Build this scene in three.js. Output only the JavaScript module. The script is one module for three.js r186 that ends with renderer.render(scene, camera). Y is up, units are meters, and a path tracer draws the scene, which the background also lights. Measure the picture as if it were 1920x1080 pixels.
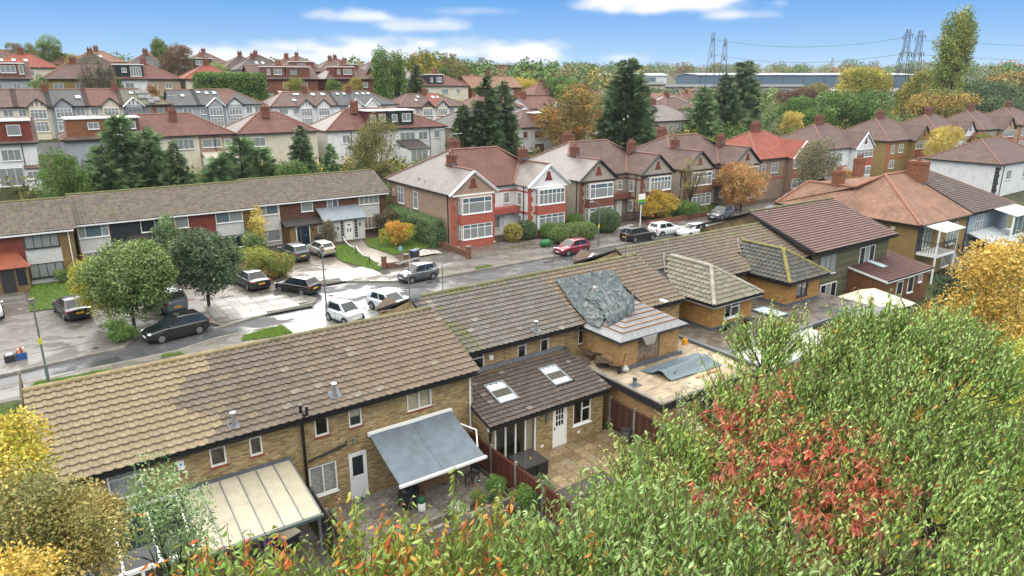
import * as THREE from 'three';
import { mergeGeometries } from 'three/addons/utils/BufferGeometryUtils.js';

// ---------- camera, sky, sun, exposure (x runs along the street, -z runs away across it, y is up)
const scene = new THREE.Scene();
const D2R = Math.PI / 180, YAW = 55 * D2R, PITCH = 16.7 * D2R;
const camera = new THREE.PerspectiveCamera(45.11, 16 / 9, 0.2, 6000);
camera.position.set(0, 17, 0);
camera.lookAt(Math.cos(YAW) * Math.cos(PITCH) * 10, 17 - Math.sin(PITCH) * 10, -Math.sin(YAW) * Math.cos(PITCH) * 10);
const renderer = new THREE.WebGLRenderer({ antialias: true });
renderer.setSize(1024, 576);
renderer.toneMapping = THREE.LinearToneMapping;
renderer.toneMappingExposure = 1.28;
renderer.shadowMap.enabled = true;

function rng(seed) { let a = seed >>> 0; return () => { a = (a + 0x6D2B79F5) | 0; let t = Math.imul(a ^ (a >>> 15), 1 | a); t = (t + Math.imul(t ^ (t >>> 7), 61 | t)) ^ t; return ((t ^ (t >>> 14)) >>> 0) / 4294967296; }; }
const hash2 = (x, y, s = 0) => { let h = Math.imul(x | 0, 374761393) + Math.imul(y | 0, 668265263) + Math.imul(s | 0, 974634721); h = Math.imul(h ^ (h >>> 13), 1274126177); return ((h ^ (h >>> 16)) >>> 0) / 4294967296; };
function vnoise(x, y, s = 0, px = 0, py = 0) {
  let xi = Math.floor(x), yi = Math.floor(y); const fx = x - xi, fy = y - yi, sx = fx * fx * (3 - 2 * fx), sy = fy * fy * (3 - 2 * fy);
  const w = (v, p) => p ? ((v % p) + p) % p : v;
  const a = hash2(w(xi, px), w(yi, py), s), b = hash2(w(xi + 1, px), w(yi, py), s), c = hash2(w(xi, px), w(yi + 1, py), s), d = hash2(w(xi + 1, px), w(yi + 1, py), s);
  return a + (b - a) * sx + (c - a) * sy + (a - b - c + d) * sx * sy;
}
const fbm = (x, y, o = 4, s = 0, p = 0) => { let v = 0, a = 0.5, t = 0; for (let i = 0; i < o; i++) { v += a * vnoise(x, y, s + i * 17, p, p); t += a; x *= 2; y *= 2; p *= 2; a *= 0.5; } return v / t; };
const sst = (a, b, x) => { const t = Math.min(1, Math.max(0, (x - a) / (b - a))); return t * t * (3 - 2 * t); };
const lerp = (a, b, t) => a + (b - a) * t;

{ // sky: clear blue low down, an unseen broken cloud deck added above it for light
  const W = 2048, Hh = 1024, data = new Float32Array(W * Hh * 4);
  const sunAz = -14, sunEl = 30;
  const sd = [Math.cos(sunEl * D2R) * Math.sin(sunAz * D2R), Math.sin(sunEl * D2R), Math.cos(sunEl * D2R) * Math.cos(sunAz * D2R)];
  for (let j = 0; j < Hh; j++) {
    const el = ((j + 0.5) / Hh - 0.5) * 180;
    for (let i = 0; i < W; i++) {
      const th = ((i + 0.5) / W - 0.5) * 2 * Math.PI;            // atan2(z, x)
      let az = (YAW + th) / D2R; az = ((az + 540) % 360) - 180;   // degrees right of the view
      const e = Math.max(el, 0), k = (j * W + i) * 4;
      const t = Math.pow(sst(-1.0, 9, e), 0.75);
      let r = lerp(0.38, 0.052, t), g = lerp(0.58, 0.268, t), b = lerp(0.77, 0.68, t);
      const n = fbm(az * 0.16 + 40, e * 0.5, 5, 3), n2 = fbm(az * 0.45 + 9, e * 1.5, 4, 8);
      let c = 0;
      const puff = (a0, e0, wa, we, gain) => { const d = Math.hypot((az - a0) / wa, (e - e0) / we * (e < e0 ? 1.9 : 1)); c = Math.max(c, gain * sst(0, 0.75, 1 - d + (n - 0.5) * 1.7 + (n2 - 0.5) * 0.9)); };
      puff(13, 5.3, 8.5, 1.5, 1); puff(10, 6.3, 6, 0.9, 1); puff(16.5, 4.6, 3.5, 0.7, .8); puff(-12.2, 4.5, 4, 0.75, .8); puff(-6, 3.9, 6.5, 0.8, .6); puff(-7, 2.0, 13, 1.5, 1); puff(1, 1.9, 8, 1.5, 1); puff(-17, 1.4, 9, 1.0, .85); puff(8.5, 1.6, 2.6, 0.7, .8); puff(-3, 5.0, 6, 0.5, .3);
      const far = Math.abs(az) > 45 ? sst(45, 70, Math.abs(az)) : 0;   // the same kind of cloud all round the horizon
      c = Math.max(c, far * sst(0.45, 0.75, n) * sst(0.3, 1.5, e));
      const edge = lerp(19, 10, sst(45, 12, Math.abs(az - sunAz))), deck = sst(edge - 1, edge + 12, e + 5 * (n - 0.5)) * sst(0.12, 0.5, fbm(az * 0.045 + 7, e * 0.09, 5, 21) + 0.25);  // added cloud edge dips near the sun azimuth to brighten the wet road
      const dirv = [Math.cos(e * D2R) * Math.sin(az * D2R), Math.sin(e * D2R), Math.cos(e * D2R) * Math.cos(az * D2R)];
      const ang = Math.acos(Math.min(1, dirv[0] * sd[0] + dirv[1] * sd[1] + dirv[2] * sd[2])) / D2R;
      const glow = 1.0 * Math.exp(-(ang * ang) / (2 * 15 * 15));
      const cw = 0.76 + 0.12 * n2;
      r = lerp(r, cw, c); g = lerp(g, cw * 1.0, c); b = lerp(b, cw * 1.02, c);
      const db = 2.5 * (0.8 + 0.42 * fbm(az * 0.08, e * 0.15, 4, 5) + 0.8 * glow);  // unseen deck and its glow brightened to light the scene
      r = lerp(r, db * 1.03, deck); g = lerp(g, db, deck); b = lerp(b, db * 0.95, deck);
      if (el < 0) { const q = sst(0, -6, el); r = lerp(r, 0.12, q); g = lerp(g, 0.12, q); b = lerp(b, 0.10, q); }
      data[k] = r; data[k + 1] = g; data[k + 2] = b; data[k + 3] = 1;
    }
  }
  const t = new THREE.DataTexture(data, W, Hh, THREE.RGBAFormat, THREE.FloatType);
  t.mapping = THREE.EquirectangularReflectionMapping; t.magFilter = THREE.LinearFilter; t.minFilter = THREE.LinearFilter; t.needsUpdate = true;
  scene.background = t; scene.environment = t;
  const sun = new THREE.DirectionalLight(new THREE.Color(1, 0.95, 0.86), 1.1);
  const a = YAW - sunAz * D2R;   // azimuth to the left is a larger angle from +x
  sun.position.set(Math.cos(sunEl * D2R) * Math.cos(a) * 200, Math.sin(sunEl * D2R) * 200, -Math.cos(sunEl * D2R) * Math.sin(a) * 200);
  sun.target.position.set(40, 0, -60); sun.position.add(sun.target.position);
  sun.castShadow = true; sun.shadow.radius = 40; sun.shadow.mapSize.set(4096, 4096);
  Object.assign(sun.shadow.camera, { left: -160, right: 160, top: 140, bottom: -140, near: 1, far: 520 });
  scene.add(sun, sun.target);
}

// ---------- textures and materials
const texCache = {};
function canvasTex(key, n, fn, srgb = true) {   // fn(x, y in 0..n) -> [r,g,b] 0..255
  if (texCache[key]) return texCache[key];
  const d = new Uint8Array(n * n * 4);
  for (let y = 0; y < n; y++) for (let x = 0; x < n; x++) { const c = fn(x, y), k = (y * n + x) * 4; d[k] = Math.max(0, Math.min(255, c[0])); d[k + 1] = Math.max(0, Math.min(255, c[1])); d[k + 2] = Math.max(0, Math.min(255, c[2])); d[k + 3] = 255; }
  const t = new THREE.DataTexture(d, n, n, THREE.RGBAFormat); t.wrapS = t.wrapT = THREE.RepeatWrapping; t.magFilter = THREE.LinearFilter; t.minFilter = THREE.LinearMipmapLinearFilter; t.generateMipmaps = true;
  if (srgb) t.colorSpace = THREE.SRGBColorSpace; t.needsUpdate = true; return (texCache[key] = t);
}
const g3 = v => [v, v, v];
const TEX = {
  grain: () => canvasTex('grain', 256, (x, y) => g3(208 + 36 * fbm(x / 16, y / 16, 4, 1, 16) + 22 * (hash2(x, y, 2) - 0.5))),
  soft: () => canvasTex('soft', 512, (x, y) => { const a = fbm(x / 64, y / 64, 5, 4, 8), st = fbm(x / 16, y / 128, 3, 14, 32); return g3(220 + 28 * a + 18 * (st - 0.5) + 10 * (hash2(x, y, 5) - 0.5)); }),
  blotch: () => canvasTex('blotch', 512, (x, y) => { const a = fbm(x / 64, y / 64, 5, 4, 8), b = fbm(x / 8, y / 8, 2, 9, 64); return g3(150 + 105 * a + 34 * (b - 0.5) + 16 * (hash2(x, y, 5) - 0.5)); }),
  plain: () => canvasTex('plain', 512, (x, y) => {   // small roofing tiles: each a little different, plus stains and lichen
    const row = Math.floor(y / 8), col = Math.floor((x + (row % 2) * 5) / 10.24), t = hash2(col, row, 7), a = fbm(x / 64, y / 64, 4, 12, 8), l = hash2(x >> 1, y >> 1, 77) > 0.993 ? 40 : 0;
    const v = 165 + 55 * a + 38 * (t - 0.5) + l - (y % 8 === 0 ? 22 : 0); const m = sst(0.52, 0.68, fbm(x / 42.67, y / 42.67, 4, 31, 12)); return [v, v - 4 * m, v - 10 * m + 6 * (t - .5)]; }),
  asphalt: () => canvasTex('asphalt', 512, (x, y) => { const a = fbm(x / 64, y / 64, 4, 41, 8), h = hash2(x, y, 6); return g3(178 + 42 * (a - 0.3) + 46 * (h - 0.5)); }),
  wet: () => canvasTex('wet', 512, (x, y) => { const a = fbm(x / 85.33, y / 64, 5, 52, 6), v = sst(0.44, 0.60, a); return [0, 60 + 165 * v, 0]; }, false),
  wetmore: () => canvasTex('wetmore', 512, (x, y) => { const a = fbm(x / 85.33, y / 64, 5, 57, 6), v = sst(0.46, 0.66, a); return [0, 42 + 150 * v, 0]; }, false),
  grass: () => canvasTex('grass', 512, (x, y) => { const a = fbm(x / 64, y / 64, 4, 61, 8), h = hash2(x, y, 63), hh = hash2(x >> 1, y >> 2, 64), v = 120 + 90 * a + 70 * (h * .5 + hh * .5 - 0.5); return [v * (0.86 + 0.3 * fbm(x / 32, y / 32, 3, 65, 16)), v, v * 0.8]; }),
  wood: () => canvasTex('wood', 256, (x, y) => g3(170 + 60 * fbm(x / 4, y / 64, 3, 71, 64) + 20 * (hash2(x, y, 72) - 0.5))),
  lichen: () => canvasTex('lichen', 256, (x, y) => { const a = fbm(x / 32, y / 32, 4, 81, 8), s = sst(0.66, 0.74, fbm(x / 10.67, y / 10.67, 3, 85, 24)), v = 165 + 70 * a + 30 * (hash2(x, y, 82) - .5); return [v + 30 * s, v + 30 * s, v + 12 * s]; }),
  felt: () => canvasTex('felt', 256, (x, y) => g3(190 + 50 * fbm(x / 32, y / 32, 4, 91, 8) + 24 * (hash2(x, y, 92) - .5))),
};
const repCache = {};
function tex(key, size) { const k = key + size; if (repCache[k]) return repCache[k]; const t = TEX[key]().clone(); t.repeat.set(1 / size, 1 / size); t.needsUpdate = true; return (repCache[k] = t); }
const mats = {};
function mat(hex, o = {}) {
  const k = hex + JSON.stringify(o); if (mats[k]) return mats[k];
  const P = o.phys ? THREE.MeshPhysicalMaterial : THREE.MeshStandardMaterial;
  const m = new P({ color: new THREE.Color(hex), roughness: o.r ?? 0.8, metalness: o.m ?? 0 });
  if (o.t) m.map = tex(o.t, o.s ?? 2);
  if (o.b) { m.bumpMap = tex(o.b, o.bs ?? o.s ?? 2); m.bumpScale = o.bd ?? 0.01; }
  if (o.rm) { m.roughnessMap = tex(o.rm, o.rs ?? 8); m.roughness = 1; }
  if (o.cc) { m.clearcoat = o.cc; m.clearcoatRoughness = 0.06; }
  if (o.tr) { m.transmission = o.tr; m.thickness = 0; }
  if (o.ds) m.side = THREE.DoubleSide;
  return (mats[k] = m);
}
const M = {
  white: mat('#e6e6e2', { r: 0.45 }), whiteRender: mat('#ececea', { t: 'soft', s: 5, r: 0.85 }), cream: mat('#e0d7c0', { t: 'soft', s: 4, r: 0.9 }),
  pebble: mat('#b3a186', { t: 'soft', s: 3, r: 0.95, b: 'grain', bs: 0.6, bd: 0.012 }), pebbleGrey: mat('#aea294', { t: 'soft', s: 3, r: 0.95, b: 'grain', bs: 0.6, bd: 0.012 }), pebblePink: mat('#a68d78', { t: 'soft', s: 3.4, r: 0.95, b: 'grain', bs: 0.6, bd: 0.012 }), pebbleGold: mat('#9a8152', { t: 'soft', s: 3, r: 0.95, b: 'grain', bs: 0.6, bd: 0.012 }),
  redPaint: mat('#b55f4e', { t: 'soft', s: 2, r: 0.7 }), redBrick: mat('#9c6450', { t: 'plain', s: 2.2, r: 0.9 }), orangeBrick: mat('#ae7350', { t: 'plain', s: 2.2, r: 0.9 }), redTileHang: mat('#9a4c3c', { t: 'plain', s: 3, r: 0.85 }), brownTileHang: mat('#7d5443', { t: 'plain', s: 3, r: 0.85 }), darkTileHang: mat('#33373a', { t: 'plain', s: 3, r: 0.7 }), maroon: mat('#7c2530', { t: 'plain', s: 3, r: 0.75 }),
  greyRender: mat('#a9aeb2', { t: 'soft', s: 4, r: 0.85 }), blueRender: mat('#9aa9b5', { t: 'soft', s: 4, r: 0.8 }),
  roofBrown: mat('#79625a', { t: 'plain', s: 7, r: 0.85, b: 'plain', bs: 3, bd: 0.02 }), roofRedBrown: mat('#83594f', { t: 'plain', s: 7.5, r: 0.85, b: 'plain', bs: 3, bd: 0.02 }), roofRed: mat('#ab5a46', { t: 'plain', s: 7, r: 0.85, b: 'plain', bs: 3, bd: 0.02 }), roofTerra: mat('#a37a64', { t: 'plain', s: 8, r: 0.85, b: 'plain', bs: 3, bd: 0.02 }), roofGrey: mat('#5c5f62', { t: 'plain', s: 7, r: 0.75, b: 'plain', bs: 3, bd: 0.02 }), roofWeather: mat('#887d77', { t: 'plain', s: 6, r: 0.5, b: 'plain', bs: 3, bd: 0.02 }), roofGreen: mat('#6b6a55', { t: 'plain', s: 7, r: 0.7 }), roofDark: mat('#4e4844', { t: 'plain', s: 7, r: 0.8, b: 'plain', bs: 3, bd: 0.02 }),
  ridgeRed: mat('#8d6656', { t: 'grain', s: 1, r: 0.8 }), black: mat('#141414', { r: 0.45 }), blackMatt: mat('#1d1d1e', { r: 0.8 }), dark: mat('#2b2b2c', { r: 0.7 }), lead: mat('#6d747b', { t: 'felt', s: 2, r: 0.45, m: 0.2 }), steel: mat('#b9bec2', { r: 0.35, m: 0.8 }), galv: mat('#8b9597', { t: 'grain', s: 1, r: 0.5, m: 0.5 }),
  glass: mat('#1c242b', { r: 0.06 }), glassBlue: mat('#56676f', { r: 0.08 }), net: mat('#aab0ae', { r: 0.12, t: 'wood', s: 0.9 }), netWarm: mat('#b9b09a', { r: 0.12, t: 'wood', s: 0.9 }), pane: mat('#ffffff', { phys: 1, r: 0.03, tr: 1 }), skylight: mat('#b8c4cc', { r: 0.06 }),
  wood: mat('#8a6a4a', { t: 'wood', s: 1, r: 0.8 }), fenceBrown: mat('#6b3a25', { t: 'wood', s: 1, r: 0.75 }), concrete: mat('#9a958b', { t: 'blotch', s: 2, r: 0.85 }), brickYellow: mat('#b39a6e', { t: 'blotch', s: 2, r: 0.9 }),
  timberNew: mat('#c98c4d', { t: 'wood', s: 0.8, r: 0.7 }), trunk: mat('#4d4337', { t: 'wood', s: 0.6, r: 0.95, b: 'wood', bs: 0.5, bd: 0.02 }), trunkPale: mat('#80766a', { t: 'wood', s: 0.6, r: 0.95 }),
};

// ---------- geometry helpers
const V3 = (x, y, z) => new THREE.Vector3(x, y, z);
function boxUV(g) {
  const p = g.attributes.position, uv = new Float32Array(p.count * 2), a = V3(), b = V3(), c = V3();
  for (let i = 0; i < p.count; i += 3) {
    a.fromBufferAttribute(p, i); b.fromBufferAttribute(p, i + 1); c.fromBufferAttribute(p, i + 2);
    const n = b.clone().sub(a).cross(c.clone().sub(a)); const X = Math.abs(n.x), Y = Math.abs(n.y), Z = Math.abs(n.z);
    for (let k = 0; k < 3; k++) { const q = [a, b, c][k]; let s, t; if (Y >= X * 0.75 && Y >= Z * 0.75) { if (X > Z) { s = q.z; t = q.x; } else { s = q.x; t = q.z; } } else if (X > Z) { s = q.z; t = q.y; } else { s = q.x; t = q.y; } uv[(i + k) * 2] = s; uv[(i + k) * 2 + 1] = t; }
  }
  g.setAttribute('uv', new THREE.BufferAttribute(uv, 2)); return g;
}
function prep(g) { let q = g.index ? g.toNonIndexed() : g; if (q === g && g.userData.shared) q = g.clone(); for (const n of Object.keys(q.attributes)) if (n !== 'position' && n !== 'normal') q.deleteAttribute(n); if (!q.attributes.normal) q.computeVertexNormals(); return q; }
const merge = list => list.length === 1 ? prep(list[0]) : mergeGeometries(list.map(prep));
const taken = {};
const numbered = n => { const k = taken[n] = (taken[n] ?? -1) + 1; return k ? `${n}_${String(k).padStart(3, '0')}` : n; };
function mesh(name, g, m, parent) {
  const geo = g.userData?.ready ? g : boxUV(merge(Array.isArray(g) ? g : [g]));
  const o = new THREE.Mesh(geo, m); o.name = parent ? name : numbered(name); o.castShadow = o.receiveShadow = true; (parent ?? scene).add(o); return o;
}
function tag(o, label, category, group) { o.userData.label = label; o.userData.category = category; if (group) o.userData.group = group; return o; }
function thing(name, label, category, u, h, v, turn = 0, group) { const o = new THREE.Group(); o.name = numbered(name); o.position.set(u, h, -v); o.rotation.y = turn; scene.add(o); return tag(o, label, category, group); }
function part(name, parent, x = 0, y = 0, z = 0, ry = 0) { const o = new THREE.Group(); o.name = name; o.position.set(x, y, z); o.rotation.y = ry; parent.add(o); return o; }
function struct(name, g, m) { const o = mesh(name, g, m); o.userData.kind = 'structure'; return o; }
const bx = (x0, x1, y0, y1, z0, z1) => new THREE.BoxGeometry(Math.abs(x1 - x0), Math.abs(y1 - y0), Math.abs(z1 - z0)).translate((x0 + x1) / 2, (y0 + y1) / 2, (z0 + z1) / 2);
const cyl = (r0, r1, x, y0, y1, z, n = 10) => new THREE.CylinderGeometry(r1, r0, y1 - y0, n).translate(x, (y0 + y1) / 2, z);
function bar(a, b, w, d = w) { const v = b.clone().sub(a), l = v.length(); const g = new THREE.BoxGeometry(w, d, l); const q = new THREE.Quaternion().setFromUnitVectors(V3(0, 0, 1), v.normalize()); return g.applyQuaternion(q).translate((a.x + b.x) / 2, (a.y + b.y) / 2, (a.z + b.z) / 2); }
function rod(a, b, r0, r1 = r0, n = 6) { const v = b.clone().sub(a), l = v.length(); const g = new THREE.CylinderGeometry(r1, r0, l, n); const q = new THREE.Quaternion().setFromUnitVectors(V3(0, 1, 0), v.normalize()); return g.applyQuaternion(q).translate((a.x + b.x) / 2, (a.y + b.y) / 2, (a.z + b.z) / 2); }
function tri(list) { const p = []; for (const poly of list) for (let i = 1; i < poly.length - 1; i++) for (const k of [0, i, i + 1]) p.push(poly[k].x, poly[k].y, poly[k].z); const g = new THREE.BufferGeometry(); g.setAttribute('position', new THREE.Float32BufferAttribute(p, 3)); g.computeVertexNormals(); return g; }
function slab(pts, t) { // a flat polygon given thickness below its face
  const n = pts[1].clone().sub(pts[0]).cross(pts[2].clone().sub(pts[0])).normalize(); if (n.y < 0) { pts = pts.slice().reverse(); n.negate(); }
  const lo = pts.map(p => p.clone().addScaledVector(n, -t)), f = [pts, lo.slice().reverse()];
  for (let i = 0; i < pts.length; i++) { const j = (i + 1) % pts.length; f.push([pts[i], lo[i], lo[j], pts[j]]); }
  return tri(f);
}
function extr(pts, y0, y1) { // ground polygon [u, v] with a height
  const s = new THREE.Shape(pts.map(([u, v]) => new THREE.Vector2(u, v))); return new THREE.ExtrudeGeometry(s, { depth: y1 - y0, bevelEnabled: false }).rotateX(-Math.PI / 2).translate(0, y0, 0);
}
function prism(pts, z0, z1) { const s = new THREE.Shape(pts.map(([x, y]) => new THREE.Vector2(x, y))); return new THREE.ExtrudeGeometry(s, { depth: z1 - z0, bevelEnabled: false }).translate(0, 0, z0); }
function wallShape(x0, x1, y0, y1, holes, z0, z1, top) { // wall in the x-y plane with openings; top = points of a gable
  const s = new THREE.Shape([new THREE.Vector2(x0, y0), new THREE.Vector2(x1, y0), new THREE.Vector2(x1, y1), ...(top ?? []).map(([x, y]) => new THREE.Vector2(x, y)), new THREE.Vector2(x0, y1)]);
  for (const [a, b, c, d] of holes) s.holes.push(new THREE.Path([new THREE.Vector2(a, c), new THREE.Vector2(a, d), new THREE.Vector2(b, d), new THREE.Vector2(b, c)]));
  return new THREE.ExtrudeGeometry(s, { depth: z1 - z0, bevelEnabled: false }).translate(0, 0, z0);
}
const _m4 = new THREE.Matrix4(), _q = new THREE.Quaternion(), _e = new THREE.Euler();
function instanced(name, geo, m, list, parent) { // list of {p, q|r, s, c}
  const o = new THREE.InstancedMesh(geo, m, list.length); o.name = parent ? name : numbered(name);
  list.forEach((it, i) => { const q = it.q ?? _q.setFromEuler(_e.set(...(it.r ?? [0, 0, 0]))); const s = it.s ?? 1; _m4.compose(it.p, q, typeof s === 'number' ? V3(s, s, s) : s); o.setMatrixAt(i, _m4); if (it.c) o.setColorAt(i, it.c); });
  o.castShadow = o.receiveShadow = true; o.userData.kind = 'stuff'; (parent ?? scene).add(o); return o;
}
const col = hex => new THREE.Color(hex);
const UNIT = new THREE.BoxGeometry(1, 1, 1); UNIT.userData.ready = true;
// ---------- building pieces
const frameCache = {};
// window facing +z: x,y lower left corner, z the plane it sits on. o: cols (fractions), top (height fraction of the top lights), real (glass over a curtain or a dark room)
function win(parent, x, y, w, h, z, o = {}) {
  const cols = o.cols ?? [1], top = o.top ?? 0, fw = o.fw ?? 0.06, fd = o.fd ?? 0.07, name = o.name ?? 'window';
  const g = part(name, parent, x, y, z, o.ry ?? 0); if (o.label) g.userData.label = o.label;
  const key = [w, h, cols, top, fw, fd].join('|');
  const sum = cols.reduce((a, b) => a + b, 0); const cells = []; let cx = fw; const iw = w - 2 * fw - (cols.length - 1) * fw * 0.8;
  cols.forEach((c, i) => { const cw = iw * c / sum; const t = Array.isArray(top) ? top[i] : top; if (t) { const th = (h - 2 * fw) * t; cells.push([cx, fw, cw, h - 2 * fw - th - fw * 0.8], [cx, h - fw - th, cw, th]); } else cells.push([cx, fw, cw, h - 2 * fw]); cx += cw + fw * 0.8; });
  if (!frameCache[key]) {
    const hs = cells.map(([a, b, c, d]) => [a, a + c, b, b + d]);
    const G = boxUV(prep(wallShape(0, w, 0, h, hs, -fd * 0.5, fd * 0.5))); G.userData.ready = true; frameCache[key] = G;
  }
  mesh('frame', frameCache[key], o.fm ?? M.white, g);
  const pm = o.pm ?? M.net;
  cells.forEach(([a, b, c, d], i) => { const p = mesh('pane', UNIT, o.real ? M.pane : Array.isArray(pm) ? pm[i % pm.length] : pm, g); p.scale.set(c + 0.01, d + 0.01, 0.012); p.position.set(a + c / 2, b + d / 2, 0); });
  if (o.real) {
    for (const [a, b, c, d, m] of (o.curtains ?? [])) { const q = mesh('curtain', UNIT, m ?? M.net, g); q.scale.set(c * w, d * h, 0.012); q.position.set((a + c / 2) * w, (b + d / 2) * h, -0.12); }
  }
  if (o.sill !== 0) { const s = mesh('sill', UNIT, o.sm ?? M.white, g); s.scale.set(w + 0.08, 0.05, 0.12); s.position.set(w / 2, -0.028, 0.05); }
  return g;
}
// real bricks over a mortar wall facing +z (local), joined as one part
const BRICK = new THREE.BoxGeometry(1, 0.065, 0.03);
const brickMat = mat('#ffffff', { t: 'grain', s: 0.5, r: 0.92 });
const PAL = { stock: ['#b59c69', '#ae9464', '#bfa878', '#a38859', '#b8a06f', '#967e5a', '#c0aa7e', '#ab946c', '#a08664'], buff: ['#c09a68', '#b8905f', '#c6a272', '#ae8757', '#bd9766', '#b58d60'], gold: ['#bd8f4c', '#b38544', '#c49858', '#a97b3f', '#b88a4a'] };
function brickWall(name, parent, x0, x1, y0, y1, holes, z, pal, o = {}) {
  const w = mesh(name, wallShape(x0, x1, y0, y1, holes, -0.22, 0, o.top), M.mortar ??= mat('#a3977d', { t: 'grain', s: 0.5, r: 0.95 }), parent), holder = w;
  w.position.set(o.px ?? 0, 0, z); w.rotation.y = o.ry ?? 0;
  const R = rng(o.seed ?? 5 + Math.round(x0 * 31 + z * 17 + y1 * 7)), cs = PAL[pal].map(col), list = [], n = Math.floor((y1 - y0) / 0.075);
  for (let k = 0; k < n + (o.top ? 40 : 0); k++) {
    const y = y0 + 0.0375 + k * 0.075; let xa = x0, xb = x1;
    if (y > y1) { if (!o.top) break; const ap = o.top[0]; if (y > ap[1] - 0.1) break; const t = (y - y1) / (ap[1] - y1); xa = lerp(x0, ap[0], t); xb = lerp(x1, ap[0], t); }
    let segs = [[xa, xb]];
    for (const [a, b, c, d] of holes) if (y > c - 0.03 && y < d + 0.03) segs = segs.flatMap(([p, q]) => b <= p || a >= q ? [[p, q]] : [[p, Math.max(p, a)], [Math.min(q, b), q]]);
    for (const [p, q] of segs) {
      let x = p; let first = true;
      while (x < q - 0.04) { let L = (first && k % 2) ? 0.1075 : 0.215; first = false; L = Math.min(L, q - x - 0.005); const c = cs[Math.floor(R() * cs.length)].clone().multiplyScalar(0.82 + R() * 0.3); list.push({ p: V3(x + L / 2, y, -0.009 + R() * 0.004), s: V3(L, 1, 1), c }); x += L + 0.01; }
    }
  }
  instanced('brickwork', BRICK, brickMat, list, holder);
  return w;
}
// tiled slope
function tileGeo(w, g, roll, flat) {
  const xs = flat ? [0, 0.02, 0.5, 0.98, 1] : [0, 0.12, 0.3, 0.5, 0.62, 0.72, 0.82, 0.92, 1.0];
  const ys = flat ? [-0.008, 0, 0, 0, -0.008] : [0.01, 0.002, -0.003, 0, 0.012, 0.034, 0.042, 0.034, 0.01].map(v => v * roll);
  const f = [], lift = flat ? 0.07 : 0.058, len = g + 0.05, th = 0.02;
  for (let i = 0; i < xs.length - 1; i++) {
    const a = xs[i] * w, b = xs[i + 1] * w, p = [V3(a, ys[i] + lift, 0), V3(b, ys[i + 1] + lift, 0), V3(b, ys[i + 1] + 0.004, -len), V3(a, ys[i] + 0.004, -len)];
    f.push(p, [V3(a, ys[i] + lift - th, -0.004), V3(b, ys[i + 1] + lift - th, -0.004), p[1], p[0]]);
  }
  f.push([V3(0, ys[0] + lift, 0), V3(0, ys[0] + 0.004, -len), V3(0, ys[0] - 0.01, -len), V3(0, ys[0] + lift - th, 0)], [V3(w, ys.at(-1) + lift, 0), V3(w, ys.at(-1) + lift - th, 0), V3(w, ys.at(-1) - 0.01, -len), V3(w, ys.at(-1) + 0.004, -len)]);
  const G = boxUV(tri(f)); G.userData.ready = true; return G;
}
const TILE = { roman: tileGeo(0.322, 0.33, 1, false), flat: tileGeo(0.33, 0.30, 1, true), small: tileGeo(0.29, 0.28, 0.9, false) };
const TW = { roman: [0.322, 0.33], flat: [0.33, 0.30], small: [0.29, 0.28] };
const tileMatCache = {};
const tileMat = (hex, r = 0.8) => tileMatCache[hex + r] ??= mat(hex, { t: 'lichen', s: 0.9, r });
// o: eave-left corner, up: unit up-slope vector, n: normal, L along, S up the slope; tone(a, s, rnd) -> hex; keep(a, s); nearest `parts` tiles are meshes, the rest one part
function tiledSlope(roof, o) {
  const [tw, tg] = TW[o.kind ?? 'roman'], geo = TILE[o.kind ?? 'roman'], X = o.n.clone().cross(o.up.clone().negate()), Z = o.up.clone().negate();
  const q = new THREE.Quaternion().setFromRotationMatrix(new THREE.Matrix4().makeBasis(X, o.n, Z)), R = rng(o.seed ?? 3), list = [];
  const nc = Math.ceil(o.L / tw - 0.01), nr = Math.ceil(o.S / tg - 0.25);
  for (let j = 0; j < nr; j++) for (let i = 0; i < nc; i++) {
    const a = i * tw, s = j * tg; if (o.keep && !o.keep(a + tw / 2, s + tg / 2)) continue;
    const jit = (R() - 0.5), p = o.o.clone().addScaledVector(X, a).addScaledVector(o.up, s + jit * 0.012).addScaledVector(o.n, 0.004 + 0.004 * R());
    list.push({ p, q, hex: o.tone(a, s, R), d: 0, k: 0.9 + 0.2 * R() });
  }
  const wp = V3(); roof.updateWorldMatrix(true, false);
  for (const t of list) { wp.copy(t.p).applyMatrix4(roof.matrixWorld); t.d = wp.distanceToSquared(camera.position); }
  list.sort((a, b) => a.d - b.d);
  const np = o.parts ?? 300;
  for (const t of list.slice(0, np)) { const m = mesh('roof_tile', geo, tileMat(t.hex, o.r), roof); m.position.copy(t.p); m.quaternion.copy(q); }
  const rest = list.slice(np); if (rest.length) instanced('roof_tiles', geo, tileMat('#ffffff', o.r), rest.map(t => ({ p: t.p, q: t.q, c: col(t.hex) })), roof);
}
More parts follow.
